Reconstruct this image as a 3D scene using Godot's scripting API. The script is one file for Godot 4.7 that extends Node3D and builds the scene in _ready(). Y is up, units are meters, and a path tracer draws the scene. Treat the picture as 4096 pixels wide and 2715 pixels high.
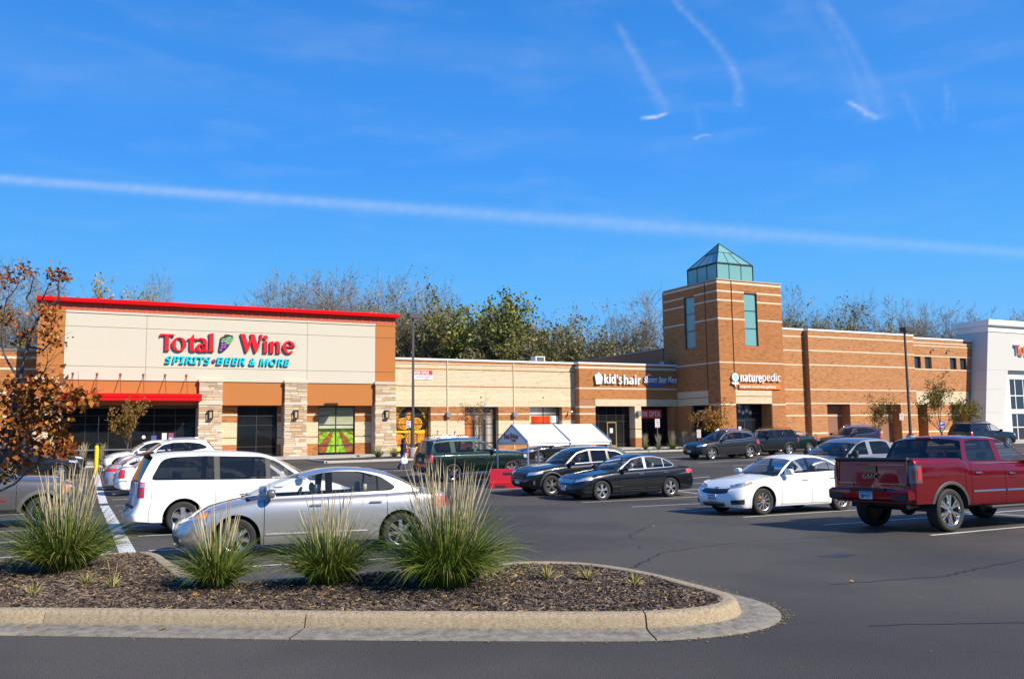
extends Node3D
# World frame: x runs along the shop fronts, z points from the shop fronts out over the car park, y is up; metres.
const CAM := Vector3(-40.2, 1.95, 60.4)
var rng := RandomNumberGenerator.new()
var mats := {}
var names := {}

# ---------------------------------------------------------------- mesh builder
class MB:
	var v := PackedVector3Array()
	var n := PackedVector3Array()
	var c := PackedColorArray()
	var t := PackedVector2Array()
	var ix := PackedInt32Array()
	var col := Color.WHITE
	func tri(a: Vector3, b: Vector3, d: Vector3, na := Vector3.ZERO) -> void:
		var f := (d - a).cross(b - a)
		var nn := f.normalized() if na == Vector3.ZERO else na
		var k := v.size()
		v.append(a); v.append(b); v.append(d)
		for i in 3:
			n.append(nn); c.append(col); t.append(Vector2.ZERO)
		if f.dot(nn) >= 0.0:
			ix.append(k); ix.append(k + 1); ix.append(k + 2)
		else:
			ix.append(k); ix.append(k + 2); ix.append(k + 1)
	# four corners in order round the face; the normal points along out
	func quad(a: Vector3, b: Vector3, d: Vector3, e: Vector3, out := Vector3.ZERO) -> void:
		var f := (d - a).cross(b - a)
		if f.length_squared() < 1e-16:
			f = (e - a).cross(d - a)
		var same := out == Vector3.ZERO or f.dot(out) >= 0.0
		var nn := (f if same else -f).normalized()
		var k := v.size()
		v.append(a); v.append(b); v.append(d); v.append(e)
		t.append(Vector2(0, 1)); t.append(Vector2(1, 1)); t.append(Vector2(1, 0)); t.append(Vector2(0, 0))
		for i in 4:
			n.append(nn); c.append(col)
		if same:
			ix.append_array(PackedInt32Array([k, k + 1, k + 2, k, k + 2, k + 3]))
		else:
			ix.append_array(PackedInt32Array([k, k + 2, k + 1, k, k + 3, k + 2]))
	func box(p: Vector3, q: Vector3) -> void:
		var a := Vector3(minf(p.x, q.x), minf(p.y, q.y), minf(p.z, q.z))
		var b := Vector3(maxf(p.x, q.x), maxf(p.y, q.y), maxf(p.z, q.z))
		hexa([Vector3(a.x, a.y, a.z), Vector3(b.x, a.y, a.z), Vector3(b.x, a.y, b.z), Vector3(a.x, a.y, b.z), Vector3(a.x, b.y, a.z), Vector3(b.x, b.y, a.z), Vector3(b.x, b.y, b.z), Vector3(a.x, b.y, b.z)])
	func boxc(ctr: Vector3, size: Vector3) -> void:
		box(ctr - size / 2, ctr + size / 2)
	# eight corners: bottom ring then top ring
	func hexa(p: Array) -> void:
		var m := Vector3.ZERO
		for q in p:
			m += q
		m /= 8.0
		for f in [[0, 1, 2, 3], [4, 5, 6, 7], [0, 1, 5, 4], [1, 2, 6, 5], [2, 3, 7, 6], [3, 0, 4, 7]]:
			quad(p[f[0]], p[f[1]], p[f[2]], p[f[3]], (p[f[0]] + p[f[1]] + p[f[2]] + p[f[3]]) / 4.0 - m)
	# box with small chamfers on all edges
	func cbox(ctr: Vector3, size: Vector3, ch: float) -> void:
		var h := size / 2
		var ring := [[h.x - ch, -h.y, h.z - ch], [h.x, -h.y + ch, h.z], [h.x, h.y - ch, h.z], [h.x - ch, h.y, h.z - ch]]
		var rows := []
		for r in ring:
			rows.append([ctr + Vector3(-r[0], r[1], -r[2]), ctr + Vector3(r[0], r[1], -r[2]), ctr + Vector3(r[0], r[1], r[2]), ctr + Vector3(-r[0], r[1], r[2])])
		for i in 3:
			for j in 4:
				quad(rows[i][j], rows[i][(j + 1) % 4], rows[i + 1][(j + 1) % 4], rows[i + 1][j], (rows[i][j] + rows[i + 1][(j + 1) % 4]) / 2 - ctr)
		quad(rows[0][0], rows[0][1], rows[0][2], rows[0][3], Vector3.DOWN)
		quad(rows[3][0], rows[3][1], rows[3][2], rows[3][3], Vector3.UP)
	# smooth grid of rows x columns; normals face away from hint (or along it if dir)
	func grid(rows: Array, hint: Vector3, dir := false, wrap := false) -> void:
		var R := rows.size()
		var C: int = rows[0].size()
		var base := v.size()
		var nn := PackedVector3Array()
		var score := 0.0
		for i in R:
			for j in C:
				var jl := j - 1 if j > 0 else (C - 2 if wrap else 0)
				var jr := j + 1 if j < C - 1 else (1 if wrap else C - 1)
				var du: Vector3 = rows[i][jr] - rows[i][jl]
				var dv: Vector3 = rows[mini(i + 1, R - 1)][j] - rows[maxi(i - 1, 0)][j]
				var m := du.cross(dv)
				if m.length_squared() < 1e-14:
					m = du.cross(rows[R - 1][j] - rows[0][j])
				m = m.normalized()
				nn.append(m)
				score += m.dot(hint if dir else rows[i][j] - hint)
		var s := 1.0 if score >= 0.0 else -1.0
		for i in R:
			for j in C:
				v.append(rows[i][j]); n.append(nn[i * C + j] * s); c.append(col); t.append(Vector2(float(j) / (C - 1), 1.0 - float(i) / (R - 1)))
		for i in R - 1:
			for j in C - 1:
				var a := base + i * C + j
				if s > 0.0:
					ix.append_array(PackedInt32Array([a, a + C, a + 1, a + 1, a + C, a + C + 1]))
				else:
					ix.append_array(PackedInt32Array([a, a + 1, a + C, a + 1, a + C + 1, a + C]))
	# tube along a path with radius per point
	func tube(path: Array, rad: Array, sides := 8, cap := true) -> void:
		var rows := []
		var prev := Vector3.ZERO
		for i in path.size():
			var d: Vector3 = (path[mini(i + 1, path.size() - 1)] - path[maxi(i - 1, 0)]).normalized()
			var u := prev
			if u == Vector3.ZERO:
				u = d.cross(Vector3.UP if absf(d.y) < 0.9 else Vector3.RIGHT)
			u = (u - d * u.dot(d)).normalized()
			prev = u
			var w := d.cross(u)
			var r: float = rad[i] if i < rad.size() else rad[-1]
			var row := []
			for k in sides + 1:
				var a := TAU * k / sides
				row.append(path[i] + (u * cos(a) + w * sin(a)) * r)
			rows.append(row)
		var base := v.size()
		var R := rows.size()
		var C := sides + 1
		for i in R:
			for j in C:
				v.append(rows[i][j]); n.append((rows[i][j] - path[i]).normalized()); c.append(col); t.append(Vector2(float(j) / sides, float(i)))
		for i in R - 1:
			for j in sides:
				var a := base + i * C + j
				ix.append_array(PackedInt32Array([a, a + C, a + 1, a + 1, a + C, a + C + 1]))
		if cap:
			for e in [0, R - 1]:
				var d2: Vector3 = (path[0] - path[1]) if e == 0 else (path[R - 1] - path[R - 2])
				for k in range(1, sides - 1):
					tri(rows[e][0], rows[e][k], rows[e][k + 1], d2.normalized())
	func cyl(a: Vector3, b: Vector3, r: float, sides := 12) -> void:
		tube([a, b], [r, r], sides)
	# lathe about an axis through o along ax; prof = [radius, distance along axis]
	func lathe(o: Vector3, ax: Vector3, prof: Array, sides := 24) -> void:
		var u := ax.cross(Vector3.UP if absf(ax.y) < 0.9 else Vector3.RIGHT).normalized()
		var w := ax.cross(u)
		for i in prof.size() - 1:
			var rows := []
			var e: Vector2 = Vector2(prof[i + 1][1] - prof[i][1], -(prof[i + 1][0] - prof[i][0]))
			e = e.normalized()
			var base := v.size()
			for q in [prof[i], prof[i + 1]]:
				for k in sides + 1:
					var a := TAU * k / sides
					var rd := u * cos(a) + w * sin(a)
					v.append(o + rd * q[0] + ax * q[1]); n.append((rd * e.x + ax * e.y).normalized()); c.append(col); t.append(Vector2(float(k) / sides, 0))
			for k in sides:
				var a := base + k
				var b := a + sides + 1
				if (v[b] - v[a]).cross(v[a + 1] - v[a]).dot(n[a]) + (v[b + 1] - v[a + 1]).cross(v[a + 1] - v[b]).dot(n[a]) >= 0.0:
					ix.append_array(PackedInt32Array([a, a + 1, b, a + 1, b + 1, b]))
				else:
					ix.append_array(PackedInt32Array([a, b, a + 1, a + 1, b, b + 1]))
	# closed outline in a plane (origin o, axes u w) pushed out by depth along nrm
	func prism(o: Vector3, u: Vector3, w: Vector3, poly: PackedVector2Array, depth: float, ch := 0.0) -> void:
		var nrm := u.cross(w).normalized()
		var tr := Geometry2D.triangulate_polygon(poly)
		for i in range(0, tr.size(), 3):
			var p: Array = []
			for k in 3:
				var q := poly[tr[i + k]]
				p.append(o + u * q.x + w * q.y)
			tri(p[0] + nrm * depth, p[1] + nrm * depth, p[2] + nrm * depth, nrm)
			tri(p[0], p[1], p[2], -nrm)
		var area := 0.0
		for i in poly.size():
			area += poly[i].cross(poly[(i + 1) % poly.size()])
		var sg := 1.0 if area > 0.0 else -1.0
		for i in poly.size():
			var a := poly[i]
			var b := poly[(i + 1) % poly.size()]
			var e := b - a
			quad(o + u * a.x + w * a.y, o + u * b.x + w * b.y, o + u * b.x + w * b.y + nrm * depth, o + u * a.x + w * a.y + nrm * depth, (u * e.y - w * e.x) * sg)
	func mesh() -> ArrayMesh:
		var m := ArrayMesh.new()
		if v.size() == 0:
			return m
		var a := []
		a.resize(Mesh.ARRAY_MAX)
		a[Mesh.ARRAY_VERTEX] = v
		a[Mesh.ARRAY_NORMAL] = n
		a[Mesh.ARRAY_COLOR] = c
		a[Mesh.ARRAY_TEX_UV] = t
		a[Mesh.ARRAY_INDEX] = ix
		m.add_surface_from_arrays(Mesh.PRIMITIVE_TRIANGLES, a)
		return m

# ---------------------------------------------------------------- scene helpers
func numbered(called: String) -> String:
	var k: int = names.get(called, 0)
	names[called] = k + 1
	return called if k == 0 else "%s_%03d" % [called, k]

func thing(called: String, label: String, category: String, at := Vector3.ZERO, turn := 0.0, group := "") -> Node3D:
	var o := Node3D.new()
	o.name = numbered(called)
	add_child(o)
	o.position = at
	o.rotation.y = turn
	o.set_meta("label", label)
	o.set_meta("category", category)
	if group:
		o.set_meta("group", group)
	return o

func structure(called: String, label := "") -> Node3D:
	var o := Node3D.new()
	o.name = numbered(called)
	add_child(o)
	o.set_meta("kind", "structure")
	if label:
		o.set_meta("label", label)
	return o

func part(called: String, mb, m: Material, parent: Node) -> MeshInstance3D:
	var o := MeshInstance3D.new()
	o.name = called
	o.mesh = mb.mesh() if mb is MB else mb
	o.material_override = null
	for i in o.mesh.get_surface_count():
		if mb is MB:
			o.mesh.surface_set_material(i, m)
		else:
			o.set_surface_override_material(i, m)
	parent.add_child(o, true)
	return o

func bx(called: String, p: Vector3, q: Vector3, m: Material, parent: Node) -> MeshInstance3D:
	var b := MB.new()
	b.box(p, q)
	return part(called, b, m, parent)

func mat(key: String, col: Color, rough := 0.8, metal := 0.0, extra := {}) -> StandardMaterial3D:
	if mats.has(key):
		return mats[key]
	var m := StandardMaterial3D.new()
	m.resource_name = key
	m.albedo_color = Color(col.r, col.g, col.b).linear_to_srgb()
	m.albedo_color.a = col.a
	if col.a < 1.0:
		m.transparency = BaseMaterial3D.TRANSPARENCY_ALPHA
	m.roughness = rough
	m.metallic = metal
	for k in extra:
		m.set(k, extra[k])
	mats[key] = m
	return m

func noise_tex(size: int, freq: float, stops: Array, seed_ := 1, octaves := 4, type := FastNoiseLite.TYPE_SIMPLEX_SMOOTH, normal := false) -> NoiseTexture2D:
	var f := FastNoiseLite.new()
	f.noise_type = type
	f.frequency = freq
	f.seed = seed_
	f.fractal_octaves = octaves
	var t := NoiseTexture2D.new()
	t.width = size
	t.height = size
	t.seamless = true
	t.noise = f
	if normal:
		t.as_normal_map = true
		t.bump_strength = 6.0
	elif stops:
		var g := Gradient.new()
		g.offsets = PackedFloat32Array()
		var offs := PackedFloat32Array()
		var cols := PackedColorArray()
		for s in stops:
			offs.append(s[0])
			var c: Color = s[1]
			cols.append(c.linear_to_srgb())
		g.offsets = offs
		g.colors = cols
		t.color_ramp = g
	return t

# world-scaled noisy material: colour stops are linear
func grain(key: String, stops: Array, scale: float, rough := 0.85, freq := 0.02, bump := 0.0, seed_ := 1, vcol := false) -> StandardMaterial3D:
	if mats.has(key):
		return mats[key]
	var m := StandardMaterial3D.new()
	m.resource_name = key
	m.albedo_texture = noise_tex(512, freq, stops, seed_, 5)
	m.uv1_triplanar = true
	m.uv1_world_triplanar = true
	m.uv1_scale = Vector3.ONE * scale
	m.roughness = rough
	m.vertex_color_use_as_albedo = vcol
	if bump > 0.0:
		m.normal_enabled = true
		m.normal_texture = noise_tex(512, freq * 2.0, [], seed_ + 7, 4, FastNoiseLite.TYPE_SIMPLEX_SMOOTH, true)
		m.normal_scale = bump
	mats[key] = m
	return m

# ground height of the car park (it drains towards the middle and climbs to the shops)
const KNOTS := [[0.0, 0.0], [12.0, 0.0], [17.0, -0.12], [21.0, -0.2], [30.0, -0.4], [37.0, -0.32], [45.0, -0.02], [52.0, 0.15], [58.0, 0.24], [72.0, 0.32], [90.0, 0.4], [140.0, 0.5]]
func gnd(x: float, z: float) -> float:
	var d := 0.44776 * (x - CAM.x) + 0.89415 * (CAM.z - z)
	if d <= 0.0:
		return 0.0
	for i in range(1, KNOTS.size()):
		if d < KNOTS[i][0]:
			var u: float = (d - KNOTS[i - 1][0]) / (KNOTS[i][0] - KNOTS[i - 1][0])
			u = lerpf(u, u * u * (3.0 - 2.0 * u), 0.35)
			return lerpf(KNOTS[i - 1][1], KNOTS[i][1], u)
	return 0.5

func text(called: String, what: String, height: float, at: Vector3, m: Material, parent: Node, opt := {}) -> MeshInstance3D:
	var f := SystemFont.new()
	f.font_names = PackedStringArray([opt.get("font", "Droid Sans")])
	f.font_weight = opt.get("weight", 700)
	var t := TextMesh.new()
	t.text = what
	t.font = f
	t.font_size = 64
	t.depth = opt.get("depth", 0.05)
	t.pixel_size = 0.01
	t.horizontal_alignment = HORIZONTAL_ALIGNMENT_CENTER
	t.vertical_alignment = VERTICAL_ALIGNMENT_CENTER
	t.curve_step = 3.0
	var bb := t.get_aabb()
	var k := height / bb.size.y
	var kw: float = opt.get("width", 0.0) / bb.size.x if opt.has("width") else k
	t.depth = opt.get("depth", 0.05)
	var o := MeshInstance3D.new()
	o.name = called
	o.mesh = t
	o.set_surface_override_material(0, m)
	var sk: float = opt.get("slant", 0.0)
	var b := Basis(Vector3(kw, 0, 0), Vector3(k * sk, k, 0), Vector3(0, 0, 1.0))
	b = Basis(Vector3.UP, opt.get("turn", 0.0)) * b
	var ctr := bb.get_center()
	o.transform = Transform3D(b, at - b * Vector3(ctr.x, ctr.y, 0))
	parent.add_child(o, true)
	return o

# ---------------------------------------------------------------- sky
func lin(r: float, g: float, b: float) -> Color:
	return Color(r / 255.0, g / 255.0, b / 255.0).srgb_to_linear()

func make_sky() -> PanoramaSkyMaterial:
	var W := 2048
	var H := 2048
	var cl := PackedFloat32Array()
	cl.resize(W * H)
	var wisp := FastNoiseLite.new()
	wisp.noise_type = FastNoiseLite.TYPE_SIMPLEX_SMOOTH
	wisp.frequency = 0.06
	wisp.fractal_octaves = 4
	wisp.seed = 5
	# strokes of ice cloud: list of [azimuth, elevation] in degrees, width in degrees, strength
	var strokes := [
		[[[34.2, 25.6], [35.9, 22.7], [37.0, 20.8], [37.2, 20.2]], 0.7, 0.12], [[[35.6, 20.05], [36.5, 20.05], [37.2, 20.2]], 0.2, 0.55], [[[36.0, 20.0], [36.6, 19.95]], 0.2, 0.5],
		[[[27.4, 27.4], [31.2, 25.5], [35.0, 22.8], [36.7, 20.7]], 0.9, 0.05], [[[38.0, 26.8], [40.2, 24.6], [41.6, 22.7], [42.1, 21.1], [41.9, 20.2]], 0.5, 0.11],
		[[[41.6, 22.7], [42.1, 21.2], [41.9, 20.2]], 0.22, 0.15], [[[39.0, 18.5], [39.6, 18.7], [40.1, 18.65]], 0.18, 0.3], [[[39.2, 20.3], [39.5, 19.0]], 0.3, 0.12],
		[[[45.3, 26.0], [47.1, 24.0], [48.3, 21.9], [49.1, 20.1], [50.4, 18.5]], 0.8, 0.13], [[[47.4, 25.7], [48.9, 23.3], [50.0, 20.6], [50.5, 18.5]], 0.7, 0.13],
		[[[48.7, 19.7], [49.4, 19.2], [50.4, 18.45]], 0.2, 0.5], [[[54.2, 19.8], [54.4, 18.8], [54.3, 17.6]], 0.25, 0.2], [[[51.9, 19.7], [52.5, 18.5], [53.0, 17.4]], 0.3, 0.1],
		[[[9.9, 25.1], [24.4, 24.6], [39.0, 22.7], [52.2, 20.1], [66.0, 16.0]], 0.8, 0.075], [[[-12.0, 21.0], [7.3, 21.0], [21.4, 19.6], [36.0, 18.0], [44.3, 16.3]], 1.0, 0.055],
		[[[2.0, 25.0], [15.5, 24.3], [30.3, 23.8]], 1.0, 0.06], [[[40.6, 26.6], [43.6, 24.7], [46.0, 22.7]], 0.9, 0.05],
		[[[-30.0, 24.0], [-5.0, 22.0], [6.0, 20.5]], 2.2, 0.07], [[[44.0, 27.5], [52.0, 24.0], [60.0, 22.0], [75.0, 19.0]], 2.5, 0.06],
		[[[90.0, 40.0], [110.0, 34.0], [130.0, 24.0]], 2.5, 0.08], [[[-60.0, 40.0], [-90.0, 34.0], [-130.0, 36.0]], 2.5, 0.08], [[[150.0, 26.0], [180.0, 32.0]], 2.5, 0.07],
	]
	var rs := RandomNumberGenerator.new()
	rs.seed = 4
	var fine := []
	for s in strokes:
		for k in 7:
			var o := Vector2(rs.randfn(0.0, 0.5), rs.randfn(0.0, 0.25)) * float(s[1])
			var q := []
			for i in s[0].size():
				var f: float = float(i) / (s[0].size() - 1)
				q.append([s[0][i][0] + o.x * (0.5 + f) + rs.randfn(0.0, 0.08) * s[1], s[0][i][1] + o.y * (1.2 - f * 0.6)])
			var wide: bool = s[1] >= 0.75
			fine.append([q, s[1] * (rs.randf_range(0.5, 1.1) if wide else rs.randf_range(0.16, 0.36)), s[2] * rs.randf_range(0.25, 0.6) * (0.16 if wide else 0.62)])
	for s in fine:
		var pts: Array = s[0]
		for i in pts.size() - 1:
			var a := Vector2(pts[i][0], pts[i][1])
			var b := Vector2(pts[i + 1][0], pts[i + 1][1])
			var steps := maxi(2, int(a.distance_to(b) / (s[1] * 0.5)))
			for k in steps:
				var p := a.lerp(b, float(k) / steps)
				p += Vector2(wisp.get_noise_2d(p.x * 40.0, p.y * 40.0 + i * 31.0), wisp.get_noise_2d(p.y * 40.0, p.x * 40.0)) * float(s[1]) * 0.9
				splat(cl, W, H, p, s[1], s[2] * 0.3 * (0.7 + 0.9 * wisp.get_noise_2d(p.x * 90.0 + 300.0, p.y * 90.0)))
	# the contrail, a great circle through two directions
	var d0 := dir_of(-4.57, 14.59)
	var d1 := dir_of(57.64, 9.76)
	var nrm := d0.cross(d1).normalized()
	var out := PackedFloat32Array()
	out.resize(W * H * 3)
	var tilt := Vector3(0.12, 1, 0.1).normalized()
	for j in H:
		var el := PI / 2 - (j + 0.5) / H * PI
		var se := sin(el)
		var ce := cos(el)
		var deg := rad_to_deg(el)
		var c0: Color
		if deg < 0.0:
			c0 = lin(118, 112, 106)
		elif deg < 10.0:
			c0 = lin(138, 203, 255).lerp(lin(97, 182, 254), deg / 10.0)
		elif deg < 17.0:
			c0 = lin(97, 182, 254).lerp(lin(72, 158, 250), (deg - 10.0) / 7.0)
		elif deg < 28.0:
			c0 = lin(72, 158, 250).lerp(lin(58, 138, 228), (deg - 17.0) / 11.0)
		else:
			c0 = lin(58, 138, 228).lerp(lin(34, 88, 172), minf(1.0, (deg - 28.0) / 50.0))
		for i in W:
			var m := cl[j * W + i]
			if deg > 0.0:
				var az := wrapf((i + 0.5) / W * TAU, -PI, PI)
				var dv := Vector3(sin(az) * ce, se, -cos(az) * ce)
				var off := rad_to_deg(asin(dv.dot(nrm)))
				var azd := rad_to_deg(az)
				if azd > -40.0 and azd < 78.0 and absf(off) < 2.0:
					var wd := 0.27 + 0.22 * clampf((azd + 5.0) / 40.0, 0.0, 1.0)
					if azd > 42.0:
						wd *= clampf(1.0 - (azd - 42.0) / 40.0, 0.3, 1.0)
					var g := off / wd
					var soft := exp(-g * g * (1.6 if g < 0.0 else 1.0))
					var str_ := 0.23 - 0.11 * clampf((azd + 5.0) / 60.0, 0.0, 1.0)
					m += soft * str_ * (0.9 + 0.35 * wisp.get_noise_2d(azd * 22.0 + off * 10.0, off * 14.0))
				var big := wisp.get_noise_2d(azd * 1.6 + deg * 2.0, deg * 7.0 - azd * 0.5)
				m += clampf(big - 0.05, 0.0, 1.0) * 0.07 * clampf(deg / 18.0, 0.0, 1.0)
			m = clampf(m, 0.0, 0.85)
			var q := (j * W + i) * 3
			out[q] = lerpf(c0.r, 0.93, m)
			out[q + 1] = lerpf(c0.g, 0.97, m)
			out[q + 2] = lerpf(c0.b, 1.0, m)
	var im := Image.create_from_data(W, H, false, Image.FORMAT_RGBF, out.to_byte_array())
	var sm := PanoramaSkyMaterial.new()
	sm.panorama = ImageTexture.create_from_image(im)
	return sm

func dir_of(az: float, el: float) -> Vector3:
	var a := deg_to_rad(az)
	var e := deg_to_rad(el)
	return Vector3(sin(a) * cos(e), sin(e), -cos(a) * cos(e))

func splat(cl: PackedFloat32Array, W: int, H: int, p: Vector2, w: float, s: float) -> void:
	var cx := p.x / 360.0 * W
	var cy := (0.5 - p.y / 180.0) * H
	var r := w / 360.0 * W
	var ry := w / 180.0 * H
	var n := int(ceil(r * 2.2))
	var ny := int(ceil(ry * 2.2))
	for y in range(maxi(0, int(cy) - ny), mini(H, int(cy) + ny + 1)):
		for x in range(int(cx) - n, int(cx) + n + 1):
			var d := Vector2((x + 0.5 - cx) / r, (y + 0.5 - cy) / ry).length_squared()
			if d < 5.0:
				cl[y * W + posmod(x, W)] += s * exp(-d * 1.2)

func setup() -> void:
	var cam := Camera3D.new()
	cam.name = "camera"
	cam.fov = rad_to_deg(2.0 * atan(784.0 / 2000.0))
	cam.far = 2000.0
	cam.near = 0.1
	add_child(cam)
	cam.transform = Transform3D(Basis(Vector3.UP, deg_to_rad(-26.6)) * Basis(Vector3.RIGHT, deg_to_rad(6.0)) * Basis(Vector3.BACK, deg_to_rad(-0.67)), CAM)
	cam.current = true
	var env := Environment.new()
	env.background_mode = Environment.BG_SKY
	env.sky = Sky.new()
	env.sky.sky_material = make_sky()
	env.background_energy_multiplier = 0.7
	env.tonemap_mode = Environment.TONE_MAPPER_LINEAR
	env.tonemap_exposure = 1.42
	env.sdfgi_enabled = true
	env.ssao_enabled = true
	env.ssil_enabled = true
	var we := WorldEnvironment.new()
	we.name = "world_environment"
	we.environment = env
	add_child(we)
	var sun := DirectionalLight3D.new()
	sun.name = "sun"
	sun.light_energy = 1.6
	sun.light_color = Color(1.0, 0.955, 0.88)
	sun.light_angular_distance = 0.5
	sun.shadow_enabled = true
	add_child(sun)
	var towards := Vector3(0.5 * cos(deg_to_rad(37.0)), sin(deg_to_rad(37.0)), 0.866 * cos(deg_to_rad(37.0)))
	sun.look_at_from_position(Vector3.ZERO, -towards, Vector3.UP)

func _ready() -> void:
	rng.seed = 7
	setup()
	make_ground()
	make_buildings()
	make_vehicles()
	make_furniture()
	make_plants()

# ---------------------------------------------------------------- ground
func sheet(x0: float, x1: float, z0: float, z1: float, lift: float, step := 1.0) -> MB:
	var b := MB.new()
	var nx := maxi(1, int(ceil(absf(x1 - x0) / step)))
	var nz := maxi(1, int(ceil(absf(z1 - z0) / step)))
	var rows := []
	for j in nz + 1:
		var row := []
		for i in nx + 1:
			var x := lerpf(x0, x1, float(i) / nx)
			var z := lerpf(z0, z1, float(j) / nz)
			row.append(Vector3(x, gnd(x, z) + lift, z))
		rows.append(row)
	b.grid(rows, Vector3.UP, true)
	return b

func ribbon(pts: Array, w: float, lift: float) -> MB:
	var b := MB.new()
	var l := []
	var r := []
	for i in pts.size():
		var d: Vector2 = (pts[mini(i + 1, pts.size() - 1)] - pts[maxi(i - 1, 0)]).normalized().orthogonal() * w / 2
		var p: Vector2 = pts[i] + d
		var q: Vector2 = pts[i] - d
		l.append(Vector3(p.x, gnd(p.x, p.y) + lift, p.y))
		r.append(Vector3(q.x, gnd(q.x, q.y) + lift, q.y))
	b.grid([l, r], Vector3.UP, true)
	return b

func line2(a: Vector2, b: Vector2, n := 8) -> Array:
	var out := []
	for i in n + 1:
		out.append(a.lerp(b, float(i) / n))
	return out

func asphalt() -> StandardMaterial3D:
	var m := StandardMaterial3D.new()
	m.resource_name = "asphalt"
	m.albedo_texture = noise_tex(1024, 0.16, [[0.0, Color(0.032, 0.029, 0.025)], [0.42, Color(0.061, 0.054, 0.046)], [0.62, Color(0.075, 0.067, 0.057)], [0.8, Color(0.12, 0.11, 0.095)], [1.0, Color(0.24, 0.22, 0.19)]], 3, 4)
	m.uv1_triplanar = true
	m.uv1_world_triplanar = true
	m.uv1_scale = Vector3.ONE * 0.42
	m.detail_enabled = true
	m.detail_blend_mode = BaseMaterial3D.BLEND_MODE_MUL
	m.detail_albedo = noise_tex(1024, 0.004, [[0.0, Color(0.5, 0.5, 0.53)], [0.42, Color(0.74, 0.74, 0.76)], [0.6, Color(1, 1, 1)], [1.0, Color(1.0, 0.98, 0.96)]], 11, 5)
	m.detail_uv_layer = BaseMaterial3D.DETAIL_UV_2
	m.uv2_triplanar = true
	m.uv2_world_triplanar = true
	m.uv2_scale = Vector3.ONE * 0.035
	m.roughness = 0.82
	m.normal_enabled = true
	m.normal_texture = noise_tex(1024, 0.16, [], 3, 3, FastNoiseLite.TYPE_SIMPLEX_SMOOTH, true)
	m.normal_scale = 0.6
	return m

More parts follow.
